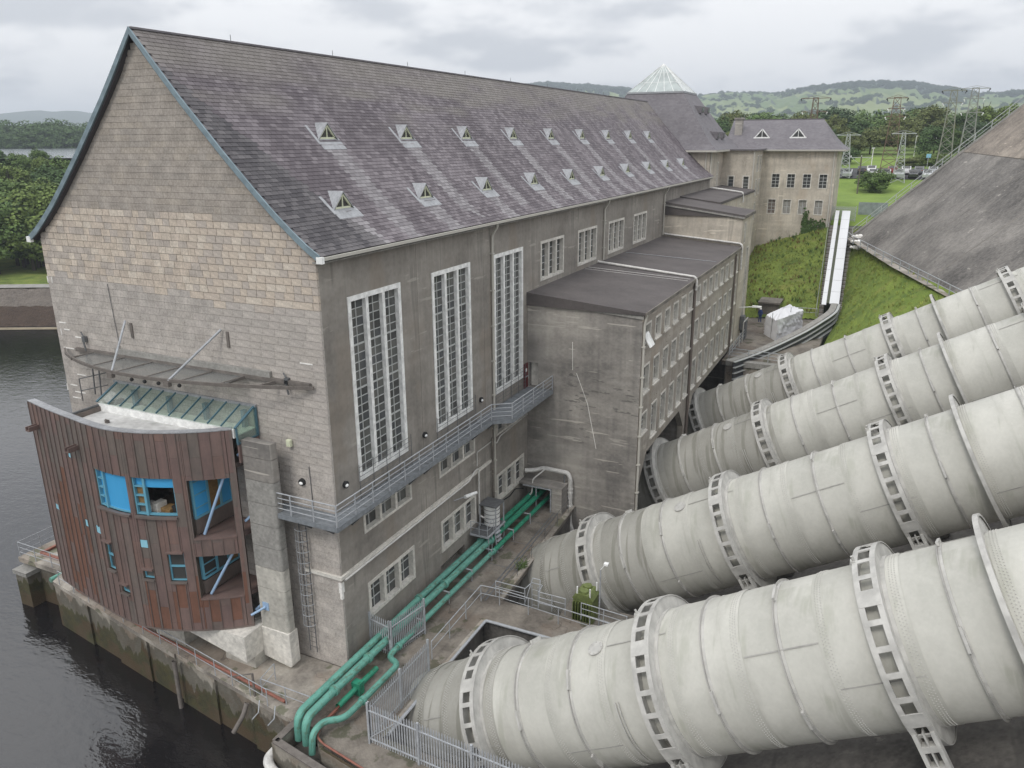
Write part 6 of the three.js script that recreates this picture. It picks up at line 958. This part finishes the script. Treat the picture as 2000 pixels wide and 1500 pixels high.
// dam face: battered plane seen edge-on to the bank
{ const t = thing('dam_wall', 'huge sloping dark concrete dam face with streaked pale crest', 'dam', [30, 8, -70]);
  const A = V3(18.64, 12.7, -95), B = V3(30.4, 11.5, -58), Tp = V3(36.8, 30, -95), e1 = B.clone().sub(A), e2 = Tp.clone().sub(A), P = (u, v) => A.clone().addScaledVector(e1, u).addScaledVector(e2, v);
  const n = e1.clone().cross(e2).normalize(); if (n.y < 0) n.negate();
  const patch = (u0, u1, v0, v1, off) => { const c = [P(u0, v0), P(u1, v0), P(u1, v1), P(u0, v1)], b = c.map(p => p.clone().addScaledVector(n, -5)), f = []; c.forEach(p => p.addScaledVector(n, off)); const q = (a, bb, cc, d) => { for (const p of [a, bb, cc, a, cc, d]) f.push(p.x, p.y, p.z); }; q(c[0], c[1], c[2], c[3]); q(c[3], c[2], b[2], b[3]); q(c[0], c[3], b[3], b[0]); q(c[1], c[0], b[0], b[1]); const g = new THREE.BufferGeometry(); g.setAttribute('position', new THREE.Float32BufferAttribute(f, 3)); g.computeVertexNormals(); g.setAttribute('uv', new THREE.Float32BufferAttribute(new Float32Array(f.length / 3 * 2), 2)); return g; };
  const damUV = m => { const g = m.geometry, p = g.attributes.position, uv = g.attributes.uv, o = orgOf(m), a = e1.clone().normalize(), b = n.clone().cross(a); for (let i = 0; i < p.count; i++) { const q = V3().fromBufferAttribute(p, i).add(o); uv.setXY(i, q.dot(a), q.dot(b)); } };
  damUV(put('lower_face', patch(-0.06, 3, 0.0, 0.7, 0), M.dam, t)); damUV(put('upper_face', patch(-0.06, 3, 0.7, 1.25, 0.06), M.damPale, t));
  for (let i = 0; i < 10; i++) { const u = 0.2 + i * 0.27; damUV(put('construction_joint', patch(u, u + 0.004, 0.0, 0.7, 0.004), M.concDark, t)); }
  const ft = thing('dam_railing', 'steel handrail up the stepped edge of the dam beside the lawn', 'railing', [19, 13, -95]); const rail = []; for (let i = 0; i <= 6; i++) { const p = P(-0.05, i / 6 * 1.12 + 0.02); rail.push([p.x, p.y + 0.1, p.z]); } railing(ft, rail, 1.1, 2, 2.2, M.pylonGrey, 0.045);
  const kb = put('edge_kerb', rail.slice(1).map((p, i) => bar([rail[i][0], rail[i][1], rail[i][2]], p, 0.7, 0.25)), M.concMid, t);
  const f2 = thing('dam_railing', 'double handrail along the foot of the dam face above the fresh grass', 'railing', [24, 12, -76]); const ft2 = [[18.5, 13.0, -93.5], [19.4, 12.7, -91], [24.4, 12.3, -75.5], [30.6, 11.8, -57]].map(p => [p[0] - 0.5, p[1], p[2] + 0.3]); railing(f2, ft2, 1.05, 2, 3, M.galv, 0.05);
  struct('dam_foot_path', grid(30, 2, (u, v) => { const p = along([[18.4, 13.0, -96], [24.6, 12.15, -75.6], [30.6, 11.65, -57.5], [37, 11.4, -38]], u); return [p[0] - 0.7 + v * 1.1, p[1] - 0.02, p[2] + 0.5 - v * 0.4]; }), M.deckPale); }
{ // graffiti-white rubble by the stair head
  solo('whitewashed_rocks', [0, 1, 2, 3, 4, 5, 6, 7, 8].map(i => new THREE.DodecahedronGeometry(0.26 + 0.1 * (i % 3), 0).scale(1, 0.8, 1).translate(18.7 + (i % 3) * 0.45, 12.2 + Math.floor(i / 3) * 0.6, -91.5 - Math.floor(i / 3) * 1.3)), M.limewash, 'pile of pale whitewashed rocks at the dam foot beside the stair', 'rocks'); }
palisade('green-grey palisade gate at the head of the cable trays', [[14.9, -103.3], [18.3, -103.3]], 2.2);
scene.children.at(-1).position.y = 14.6;
solo('sheet_fence', [box(18.4, 22.6, 14.6, 17.1, -109.1, -109), box(20.4, 23.4, 14.6, 16.4, -107.4, -107.3)], M.greenSheet, 'grey green sheet metal fence beside the stair head gate', 'fence');

// =====================================================================
// UPPER GROUND, CAR PARK, PYLONS, TREES, HILLS
// =====================================================================
const G = 14;
const lawnP = [[-102.5, 14.1], [-106, 15.0], [-120, 16.1], [-138, 17.0], [-149, 18.9], [-168, 20.3], [-190, 22.3], [-260, 24.5], [-420, 25.5], [-900, 25]];
const lawnY = z => { for (let i = 1; i < lawnP.length; i++) if (z >= lawnP[i][0]) { const [a, b] = lawnP[i - 1], [c, d] = lawnP[i]; return lerp(b, d, clamp((z - a) / (c - a))); } return 25; };
struct('lawn', [grid(36, 80, (u, v) => { const x = lerp(-30, 110, u), z = lerp(-102.5, -190, v); return [x, lawnY(z) - 0.05 + rough(x * 2, z * 2, 0.25) * step(-104, -112, z) * step(-150, -146, z), z]; })], mat('lawnM', [1.2, 1.22, 0.95], 1, { map: rep(T.meadow, 22) }));
struct('car_park', [grid(4, 8, (u, v) => { const z = lerp(-149, -168, v); return [lerp(-30, 100, u), lawnY(z) + 0.04, z]; })], M.asphalt);
struct('meadow', [grid(40, 50, (u, v) => { const z = lerp(-188, -1000, v), x = 22.9 + lerp(-0.78, 0.6, u) * (27.6 - z); return [x, lawnY(z) - 0.1 + rough(x * 0.3, z * 0.3, 3) * step(-200, -300, z), z]; })], M.meadow);
struct('ground', [grid(2, 2, (u, v) => [lerp(-900, 5000, u), 8, lerp(-230, -7500, v)])], M.meadow);
// trees -------------------------------------------------------------
function crownGeo(rx, ry, n, leaf, k) { // leaf clumps through an ellipsoid volume with gaps
  seed = 991 + k * 77; const P = [], N = [], C = [];
  const lumps = []; for (let i = 0; i < 46; i++) { const a = rr(0, 6.283), c = rr(k === 9 ? -1 : -0.75, 1), s = Math.sqrt(1 - c * c), r = Math.pow(rnd(), 0.32); lumps.push([Math.cos(a) * s * rx * r * 0.8, c * ry * r * 0.8, Math.sin(a) * s * rx * r * 0.8, rr(0.2, 0.36) * rx]); }
  for (let i = 0; i < n; i++) { const L0 = lumps[Math.floor(rnd() * lumps.length)], a = rr(0, 6.283), c = rr(-0.6, 1), s = Math.sqrt(Math.max(0, 1 - c * c)), r = L0[3] * (0.72 + 0.34 * rnd()), x = L0[0] + Math.cos(a) * s * r, y = L0[1] + c * r * 0.85, z = L0[2] + Math.sin(a) * s * r;
    const nv = V3(Math.cos(a) * s + rr(-0.6, 0.6), c + rr(-0.2, 0.9), Math.sin(a) * s + rr(-0.6, 0.6)).normalize(), u = V3(rr(-1, 1), rr(-1, 1), rr(-1, 1)).cross(nv).normalize(), w = nv.clone().cross(u), l = leaf * rr(0.6, 1.25), q = [[-0.5, -0.35], [0.1, -0.5], [0.55, 0.1], [-0.1, 0.5]].map(([p, o]) => V3(x, y, z).addScaledVector(u, p * l).addScaledVector(w, o * l));
    for (const t of [0, 1, 2, 0, 2, 3]) { P.push(q[t].x, q[t].y, q[t].z); N.push(nv.x, nv.y, nv.z); } const e = rr(0.62, 1.3); for (let t = 0; t < 6; t++) C.push(e, e * rr(0.96, 1.04), e * 0.9); }
  const g = new THREE.BufferGeometry(); g.setAttribute('position', new THREE.Float32BufferAttribute(P, 3)); g.setAttribute('normal', new THREE.Float32BufferAttribute(N, 3)); g.setAttribute('color', new THREE.Float32BufferAttribute(C, 3)); g.setAttribute('uv', new THREE.Float32BufferAttribute(new Float32Array(P.length / 3 * 2), 2)); return g;
}
const crowns = [crownGeo(1, 1.0, 5600, 0.08, 1), crownGeo(1, 1.35, 5600, 0.08, 2), crownGeo(1, 0.8, 5600, 0.08, 3)], bushCrown = crownGeo(1, 1.0, 6500, 0.085, 9);
function trunkGeo(k) { seed = 71 + k; const gs = [rod([0, -0.6, 0], [0.03, 0.75, 0.02], 0.11, 7, 0.06)]; for (let i = 0; i < 7; i++) { const a = i * 0.9 + k, h = rr(0.25, 0.7); gs.push(rod([0.01, h, 0], [Math.cos(a) * rr(0.3, 0.6), h + rr(0.35, 0.7), Math.sin(a) * rr(0.3, 0.6)], 0.04, 5, 0.015)); } return mergeGeometries(gs.map(clean)); }
const trunks = [trunkGeo(0), trunkGeo(1)];
const leafM = [[0.095, 0.150, 0.042], [0.072, 0.122, 0.044], [0.13, 0.18, 0.048], [0.128, 0.15, 0.052], [0.062, 0.10, 0.05]].map((c, i) => new THREE.MeshPhysicalMaterial({ color: L(...c), vertexColors: true, roughness: 0.9, side: THREE.DoubleSide, transmission: 0.0 }));
function tree(name, label, x, y, z, h, w, kind, group) {
  const t = thing(name, label, name.includes('bush') ? 'bush' : 'tree', [x, y, z], group), k = Math.floor(hash(Math.round(x * 3), Math.round(z * 3), 5) * 3);
  const c = new THREE.Mesh(name.includes('bush') ? bushCrown : crowns[k], leafM[kind]); c.name = 'crown'; c.scale.set(w / 2, h * (name.includes('bush') ? 0.52 : 0.44), w / 2); c.position.y = name.includes('bush') ? h * 0.46 : h * 0.53; if (name === 'bank_tree') { c.scale.y = h * 0.52; c.position.y = h * 0.46; } c.rotation.y = hash(Math.round(x), Math.round(z), 6) * 6.28; c.castShadow = c.receiveShadow = true;
  const tr = new THREE.Mesh(trunks[k % 2], M.trunk); tr.name = 'trunk'; tr.scale.set(h * 0.28, h * 0.62, h * 0.28); tr.position.y = h * 0.3 * 0.6; tr.castShadow = tr.receiveShadow = true; if (name.includes('bush')) { tr.scale.set(h * 0.5, h * 0.5, h * 0.5); tr.position.y = h * 0.2; } t.add(tr, c); return t;
}
seed = 4242;
tree('round_bush', 'single dense round bush on the lawn near the wooden pole', 20.0, 16.9, -138, 4.7, 7.4, 0);
const kinds = ['dark green bushy', 'deep green', 'fresh green', 'olive brown', 'dark bluish green'];
const midTrees = []; seed = 909; // belts of trees climbing behind the car park
for (const [z, n, x0, x1, h] of [[-190, 11, -14, 48, 5.8], [-204, 12, -26, 56, 7.2], [-222, 13, -36, 66, 8.6], [-246, 12, -44, 78, 10]]) for (let i = 0; i < n; i++) { const x = lerp(x0, x1, (i + 0.5) / n) + rr(-2.5, 2.5); if (z > -195 && x > 14 && x < 32) continue; midTrees.push([x, z + rr(-6, 6), h * rr(0.8, 1.25) * (x > 30 ? 1.12 : 1), h * rr(1.05, 1.5), Math.floor(rr(0, 5))]); }
midTrees.forEach(([x, z, h, w, k]) => tree('broadleaf_tree', `${kinds[k]} broadleaf tree in the belt beyond the car park`, x, lawnY(z) - 0.5, z, h, w, k, 'trees beyond the car park: ' + kinds[k]));
[[25.5, -172, 2.6, 6, 3], [29.5, -175, 3.4, 6.5, 2], [33, -173, 2.4, 6, 0], [12, -176, 4.5, 7, 1], [8, -172, 3.5, 6, 3]].forEach(([x, z, h, w, k], i) => tree('hedge_bush', ['rust tinted low bush behind the parked cars', 'fresh green bush behind the parked cars', 'dark low bush behind the parked cars near the dam', 'deep green bush on the slope near the end building', 'small brownish bush near the end building'][i], x, lawnY(z) - 0.3, z, h, w, k));
tree('oak_tree', 'dark rounded tree standing alone on the green slope above the cars', 30.5, lawnY(-186) - 0.4, -186, 7.5, 9, 1);
// far woods on the plain and ridges: one mass
function woods(name, label, N, place, m) { const im = new THREE.InstancedMesh(crowns[0], m, N), d = new THREE.Object3D(); for (let i = 0; i < N; i++) { const [x, y, z, s] = place(i); d.position.set(x, y + s * 0.35, z); d.scale.set(s * rr(0.5, 0.8), s * rr(0.4, 0.62), s * rr(0.5, 0.8)); d.rotation.y = rr(0, 6); d.updateMatrix(); im.setMatrixAt(i, d.matrix); } im.name = name; im.userData = { kind: 'stuff', label, category: 'woodland' }; im.castShadow = im.receiveShadow = true; scene.add(im); }
// hills -----------------------------------------------------------------
const RDG = [[-2600, 200], [-1700, 215], [-1320, 241], [-1160, 228], [-1005, 214], [-850, 178], [-700, 176], [-576, 186], [-470, 184], [-370, 178], [-250, 196], [-94, 206], [60, 200], [167, 180], [280, 160], [366, 162], [520, 166], [900, 150], [1500, 120]];
const ridge = x => { for (let i = 1; i < RDG.length; i++) if (x <= RDG[i][0]) return lerp(RDG[i - 1][1], RDG[i][1], sm(clamp((x - RDG[i - 1][0]) / (RDG[i][0] - RDG[i - 1][0])))); return 120; };
const hillY = (x, z) => { const q = 3227.6 / (27.6 - z), xr = (x - 22.9) * q + 22.9 + 260 * (1 - 1 / q), n = fbm(x * 0.0012 + 5, z * 0.0012 + 9, 1000, 1000, 4, 501) - 0.5; return 18 + (ridge(xr) - 18) * step(1050, 3200, -z) * (z < -3200 ? 1 - step(3200, 4400, -z) : 1) + n * 34 * step(1000, 1600, -z) * (1 - step(2500, 3100, -z)); };
const woodAt = (x, z) => { const q = 3227.6 / (27.6 - z), xr = (x - 22.9) * q + 22.9; if (z < -2500 && ((xr > -330 && xr < 230) || xr < -920 || xr > 330)) return 1; return fbm(x * 0.0016 + 3, z * 0.0024 + 8, 1000, 1000, 3, 521) > 0.70 ? 1 : 0; };
{ const g = grid(220, 110, (u, v) => { const z = lerp(-900, -4400, v), h = 27.6 - z, x = 22.9 + lerp(-0.95, 0.42, u) * h; return [x, hillY(x, z), z]; }), p = g.attributes.position, n = p.count, c = new Float32Array(n * 3);
  for (let i = 0; i < n; i += 3) { const x = (p.getX(i) + p.getX(i + 1) + p.getX(i + 2)) / 3, z = (p.getZ(i) + p.getZ(i + 1) + p.getZ(i + 2)) / 3, fx = Math.floor((x + 0.25 * z) / 150), fz = Math.floor((z - 0.2 * x) / 230), f = hash(fx, fz, 511); const col = woodAt(x, z) > 0.5 ? [0.032, 0.054, 0.03] : mix([0.10, 0.155, 0.045], [0.20, 0.24, 0.085], f); for (let k = 0; k < 3; k++) c.set(col, (i + k) * 3); }
  g.setAttribute('color', new THREE.BufferAttribute(c, 3)); struct('hills', g, new THREE.MeshStandardMaterial({ vertexColors: true, roughness: 1 }), 'keep'); }
{ const g = grid(40, 4, (u, v) => { const az = lerp(0.40, 0.86, u), d = lerp(4300, 5200, v), k = Math.sin(v * Math.PI * 0.9 + 0.15); return [22.9 - d * Math.cos(az), 20 + k * (95 + 85 * fbm(u * 1.3 + 0.2, 0.4, 6, 2, 4, 531) + 40 * step(0.3, 0.8, u)), 27.6 - d * Math.sin(az)]; }); struct('hills', g, mat('hillFar', [0.05, 0.075, 0.045], 1)); }
seed = 777;
{ const pts = []; let guard = 0; while (pts.length < 5200 && guard++ < 160000) { const z = rr(-1500, -3350), h = 27.6 - z, x = 22.9 + rr(-0.55, 0.3) * h; if (z < -2450 && woodAt(x, z) > 0.5) pts.push([x, hillY(x, z) - 3, z, rr(9, 15)]); } woods('hill_woods', 'dark woods covering the distant hill tops', pts.length, i => pts[i], leafM[4]); }
{ const pts = []; for (let i = 0; i < 1300; i++) { const row = Math.floor(rnd() * 12), zz = -290 - row * row * 11 + rr(-6, 6) * (1 + row * 0.5), h = 27.6 - zz, x = 22.9 + rr(-0.52, 0.3) * h; pts.push([x, lerp(lawnY(zz) - 2, hillY(x, zz) - 2, step(-900, -1000, zz)), zz, rr(9, 15) * (1 + row * 0.04)]); } woods('hedgerow_trees', 'hedgerow trees dividing the fields on the plain', pts.length, i => pts[i], leafM[0]); }
{ const pts = []; let guard = 0; while (pts.length < 3000 && guard++ < 200000) { const z = rr(-1250, -3300), h = 27.6 - z, x = 22.9 + rr(-0.5, 0.25) * h, a = (x + 0.25 * z) / 150, b = (z - 0.2 * x) / 230, da = Math.abs(a - Math.round(a)) * 150, db = Math.abs(b - Math.round(b)) * 230; if (Math.min(da, db) < 5 && woodAt(x, z) < 0.5 && vn(x / 60, z / 60, 1e6, 1e6, 541) > 0.35) pts.push([x, hillY(x, z) - 2.5, z, rr(6, 11) * (rnd() < 0.1 ? 1.6 : 1)]); } woods('field_hedges', 'hedges and scattered trees between the fields on the hills', pts.length, i => pts[i], leafM[1]); }
// cars ------------------------------------------------------------------
const carCols = { silver: [0.45, 0.46, 0.47], black: [0.02, 0.02, 0.024], white: [0.75, 0.75, 0.75], blue: [0.03, 0.06, 0.30], red: [0.36, 0.03, 0.03], grey: [0.14, 0.145, 0.15] };
const carM = {}; for (const k in carCols) carM[k] = new THREE.MeshPhysicalMaterial({ color: L(...carCols[k]), roughness: 0.35, clearcoat: 1, clearcoatRoughness: 0.1 });
const carBody = (() => { const s = new THREE.Shape(); [[-2.1, 0.3], [-2.15, 0.7], [-1.9, 0.92], [-1.1, 1.0], [-0.45, 1.42], [0.9, 1.46], [1.7, 1.02], [2.1, 0.95], [2.15, 0.55], [2.1, 0.3]].forEach((p, i) => i ? s.lineTo(...p) : s.moveTo(...p)); const g = new THREE.ExtrudeGeometry(s, { depth: 1.5, bevelEnabled: true, bevelSize: 0.1, bevelThickness: 0.12, bevelSegments: 2 }); return g.translate(0, 0, -0.75); })();
const carGlass = (() => { const s = new THREE.Shape(); [[-0.98, 1.02], [-0.42, 1.39], [0.86, 1.42], [1.45, 1.06]].forEach((p, i) => i ? s.lineTo(...p) : s.moveTo(...p)); return new THREE.ExtrudeGeometry(s, { depth: 1.76, bevelEnabled: false }).translate(0, 0.0, -0.88); })();
const carScreen = mergeGeometries([clean(bar([-1.16, 1.14, 0], [-0.62, 1.51, 0], 1.4, 0.06)), clean(bar([1.74, 1.16, 0], [1.08, 1.54, 0], 1.4, 0.06))]);
const wheelG = new THREE.CylinderGeometry(0.32, 0.32, 0.2, 16).rotateX(Math.PI / 2), rimG = new THREE.CylinderGeometry(0.19, 0.19, 0.21, 10).rotateX(Math.PI / 2), lampG = new THREE.BoxGeometry(0.08, 0.14, 0.36);
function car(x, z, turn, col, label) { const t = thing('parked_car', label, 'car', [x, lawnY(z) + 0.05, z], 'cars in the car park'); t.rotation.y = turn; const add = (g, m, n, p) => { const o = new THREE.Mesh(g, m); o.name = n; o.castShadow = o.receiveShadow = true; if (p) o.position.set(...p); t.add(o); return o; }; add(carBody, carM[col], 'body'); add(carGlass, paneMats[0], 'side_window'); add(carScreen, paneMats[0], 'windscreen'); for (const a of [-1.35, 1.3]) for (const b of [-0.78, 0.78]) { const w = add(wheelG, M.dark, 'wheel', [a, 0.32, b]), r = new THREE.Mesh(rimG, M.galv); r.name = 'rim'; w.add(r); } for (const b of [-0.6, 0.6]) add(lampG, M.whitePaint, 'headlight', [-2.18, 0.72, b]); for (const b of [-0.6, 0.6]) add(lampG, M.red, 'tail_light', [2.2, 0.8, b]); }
const lots = [[14.2, -151.5, 'silver'], [16.6, -157.5, 'black'], [18.4, -158.5, 'white'], [18.9, -152, 'white'], [21.3, -152, 'white'], [22.4, -158, 'red'], [23.7, -151.5, 'silver'], [24.9, -158, 'white'], [26.3, -151.5, 'black'], [27.4, -158, 'grey'], [28.8, -151.2, 'silver'], [29.9, -157.8, 'silver'], [31.2, -151, 'blue'], [32.5, -157.6, 'grey'], [33.7, -151, 'white'], [35.1, -157.6, 'white'], [36.2, -151, 'red']];
const carLab = ['silver car parked alone nearest the end building', 'black car parked beside the lamp column in the rear row', 'white car parked beside the lamp column in the rear row', 'white car in the front row directly behind the round bush', 'white car in the front row under the rust brown pylon', 'red car in the rear row behind the rust brown pylon', 'silver car in the front row under the short grey pylon', 'white car in the rear row behind the short grey pylon', 'black car in the front row beside the short grey pylon', 'grey car in the rear row behind the front row black car', 'silver car in the front row between the black and blue cars', 'silver car in the rear row in front of the blue sign', 'blue car in the front row between silver and white cars', 'grey car in the rear row under the greenish pylon', 'white car in the front row beside the blue car', 'white car in the rear row half hidden by the dam railing', 'red car in the front row at the dam edge'];
lots.forEach(([x, z, c], i) => car(x, z, Math.PI / 2 + (i % 2 ? Math.PI : 0) + rr(-0.06, 0.06), c, carLab[i]));
// lattice pylons --------------------------------------------------------
function pylon(name, label, x, z, h, w0, w1, m, arms, group) {
  const G = lawnY(z), t = thing(name, label, 'pylon', [x, G, z], group), at = k => { const y = k * h, w = lerp(w0, w1, Math.pow(k, 0.8)) / 2; return [[x - w, G + y, z - w], [x + w, G + y, z - w], [x + w, G + y, z + w], [x - w, G + y, z + w]]; };
  const n = 9; for (let j = 0; j < 4; j++) { const gs = []; for (let i = 0; i < n; i++) gs.push(bar(at(i / n)[j], at((i + 1) / n)[j], 0.12, 0.12)); put('corner_leg', gs, m, t); }
  for (let i = 0; i < n; i++) { const a = at(i / n), b = at((i + 1) / n), gs = []; for (let j = 0; j < 4; j++) { gs.push(bar(a[j], b[(j + 1) % 4], 0.055, 0.055), bar(a[(j + 1) % 4], b[j], 0.055, 0.055), bar(b[j], b[(j + 1) % 4], 0.055, 0.055)); } put('lattice_bracing', gs, m, t); }
  for (const [k, l] of arms) { const y = G + k * h; put('cross_arm', [bar([x - l, y, z], [x + l, y, z], 0.14, 0.14), bar([x - l, y, z], [x, y + 0.6, z], 0.06, 0.06), bar([x + l, y, z], [x, y + 0.6, z], 0.06, 0.06)], m, t); for (const sg of [-1, 1]) put('insulator', [rod([x + sg * l, y, z], [x + sg * (l - 0.2), y - 0.6, z], 0.08, 8), new THREE.SphereGeometry(0.14, 8, 6).translate(x + sg * l, y - 0.2, z)], k > 0.9 ? M.dark : M.whitePaint, t); }
}
pylon('lattice_pylon', 'tall rust brown lattice pylon rising from the lawn behind the round bush', 21.6, -153, 15.2, 3.4, 1.2, M.pylonRust, [[0.99, 1.9], [0.86, 1.5], [0.76, 1.8]]);
pylon('lattice_pylon', 'short pale grey lattice pylon with one wide arm beside the parked cars', 23.6, -146, 9.4, 2.4, 0.5, M.pylonGrey, [[0.97, 2.2]]);
pylon('lattice_pylon', 'tall greenish lattice pylon standing between the cars and the dam', 31.9, -165, 16, 3.0, 1.1, mat('pylonMoss', [0.24, 0.245, 0.19], 0.8), [[0.99, 2.2], [0.84, 1.8]]);
pylon('lattice_pylon', 'tall grey lattice pylon with many arms behind the dam edge', 37, -185, 15.5, 3.2, 1.3, mat('pylonDull', [0.27, 0.275, 0.25], 0.8), [[0.99, 2.8], [0.85, 2.0], [0.66, 2.2]]);
pylon('lattice_pylon', 'pale grey lattice pylon half hidden by the end building', 13.6, -150, 8.6, 2.2, 0.5, M.pylonGrey, [[0.97, 2.3]]);
pylon('lattice_pylon', 'rusty pylon top showing above the end building ridge', 3.9, -180, 14.5, 2.6, 1.1, M.pylonRust, [[0.99, 3.3], [0.78, 2.8]]);
{ const y0 = lawnY(-135) - 0.2, t = thing('utility_pole', 'dark wooden pole with steel crossarm beside the round bush', 'pole', [17, y0, -135]); put('pole', rod([17, y0, -135], [17.0, 23.5, -135], 0.12, 8), M.wood, t); put('crossarm', [bar([15.1, 23.3, -135], [18.9, 23.3, -135], 0.11, 0.12), bar([15.3, 23.3, -135], [17, 22.0, -135], 0.06, 0.06), bar([18.7, 23.3, -135], [17, 22.0, -135], 0.06, 0.06)], M.pylonGrey, t); for (const x of [15.2, 17, 18.8]) put('insulator', rod([x, 23.35, -135], [x, 23.65, -135], 0.08, 8), M.whitePaint, t); }
{ const y0 = lawnY(-168), t = thing('blue_sign', 'small pale blue sign board on a post behind the parked cars', 'sign', [29.0, y0, -168]); put('post', rod([29, y0, -168], [29, y0 + 2.6, -168], 0.06, 6), M.galv, t); put('board', box(28.6, 29.5, y0 + 2.3, y0 + 3.1, -168.05, -167.95), M.skySq, t); }
for (const [x, z, lb] of [[18.2, -160, 'slim white lamp column beside the white cars'], [26.5, -188, 'slim white lamp column on the green slope behind the cars'], [31, -196, 'slim white lamp column farther up the green slope']]) solo('lamp_column', [rod([x, lawnY(z) - 0.2, z], [x, lawnY(z) + 5, z], 0.07, 6), box(x - 0.3, x + 0.3, lawnY(z) + 4.9, lawnY(z) + 5.05, z - 0.15, z + 0.15)], M.whitePaint, lb, 'lamp column');
// left bank of the tailrace ---------------------------------------------
struct('far_bank', grid(60, 40, (u, v) => { const a = along([[-330, 0, 70], [-190, 0, -10], [-112, 0, -52], [-100, 0, -58], [-60, 0, -76], [-20, 0, -96]], u), d = v * v * 300, nx = -0.42, nz = -0.91; const h = d < 11 ? lerp(WL - 0.5, 0.6, d / 11) : d < 14 ? 0.8 : 0.8 + 19 * step(14, 230, d) ; return [a[0] + nx * d - d * 0.35, h + (d > 16 ? rough(a[0], d, 1.6) : rough(a[0] * 3, d * 3, 0.6)), a[2] + nz * d]; }), M.grass);
struct('bank_revetment', grid(60, 6, (u, v) => { const a = along([[-330, 0, 70], [-190, 0, -10], [-112, 0, -52], [-100, 0, -58], [-60, 0, -76], [-20, 0, -96]], u), d = v * 11.5; return [a[0] - 0.77 * d, lerp(WL - 0.3, 0.78, v) + 0.12 + rough(a[0] * 20, d * 20, 0.5), a[2] - 0.91 * d]; }), M.rubble);
struct('bank_shingle', grid(60, 3, (u, v) => { const a = along([[-330, 0, 70], [-190, 0, -10], [-112, 0, -52], [-100, 0, -58], [-60, 0, -76], [-20, 0, -96]], u), d = -0.4 + v * 5.6; return [a[0] - 0.77 * d, lerp(WL - 0.3, -1.15, v) + 0.16 + rough(a[0] * 20, d * 20, 0.5), a[2] - 0.91 * d]; }), M.weedStone);
struct('bank_sand', grid(60, 1, (u, v) => { const a = along([[-330, 0, 70], [-190, 0, -10], [-112, 0, -52], [-100, 0, -58], [-60, 0, -76], [-20, 0, -96]], u), d = -2.6 + v * 1.5; return [a[0] - 0.77 * d, WL + 0.06, a[2] - 0.91 * d]; }), M.sand);
struct('bank_path', grid(60, 2, (u, v) => { const a = along([[-330, 0, 70], [-190, 0, -10], [-112, 0, -52], [-100, 0, -58], [-60, 0, -76], [-20, 0, -96]], u), d = 11.4 + v * 3.2; return [a[0] - 0.77 * d, 1.02, a[2] - 0.91 * d]; }), M.concMid);
struct('distant_lake', grid(2, 2, (u, v) => { const d = lerp(255, 720, u), s = lerp(-0.45, 0.35, v); return [22.9 - d * Math.cos(0.55 + s), 22.6, 27.6 - d * Math.sin(0.55 + s)]; }), M.lake);
struct('plateau', grid(8, 8, (u, v) => { const d = lerp(715, 3000, u), s = lerp(-0.5, 0.5, v); return [22.9 - d * Math.cos(0.6 + s), 22.4, 27.6 - d * Math.sin(0.6 + s)]; }), M.meadow);
seed = 31337;
{ let n = 0; for (let i = 0; i < 400 && n < 46; i++) { const d = rr(0, 1), px = rr(-0.62, -0.50), dist = 191 + d * d * 80; // bearings just left of the gable
    const az = rr(0.50, 0.655) , x = 22.9 - Math.cos(az) * dist, z = 27.6 - Math.sin(az) * dist; const hgt = lerp(1.5, 19, step(170, 265, dist)), h = lerp(13, 6.5, step(170, 265, dist)) * rr(0.85, 1.25); const k = [0, 2, 1, 0, 2][n % 5]; tree('bank_tree', `${kinds[k]} tree in the dense thicket on the far bank`, x, hgt - 1, z, h, h * rr(0.95, 1.3), k, 'trees on the far bank: ' + kinds[k]); n++; } }
{ const pts = []; for (let i = 0; i < 260; i++) { const az = rr(0.42, 0.76), d = rr(640, 715); pts.push([22.9 - Math.cos(az) * d, 20, 27.6 - Math.sin(az) * d, rr(12, 24)]); } woods('shore_woods', 'dark line of trees behind the pale lake beyond the far bank', pts.length, i => pts[i], leafM[1]); }
renderer.render(scene, camera);
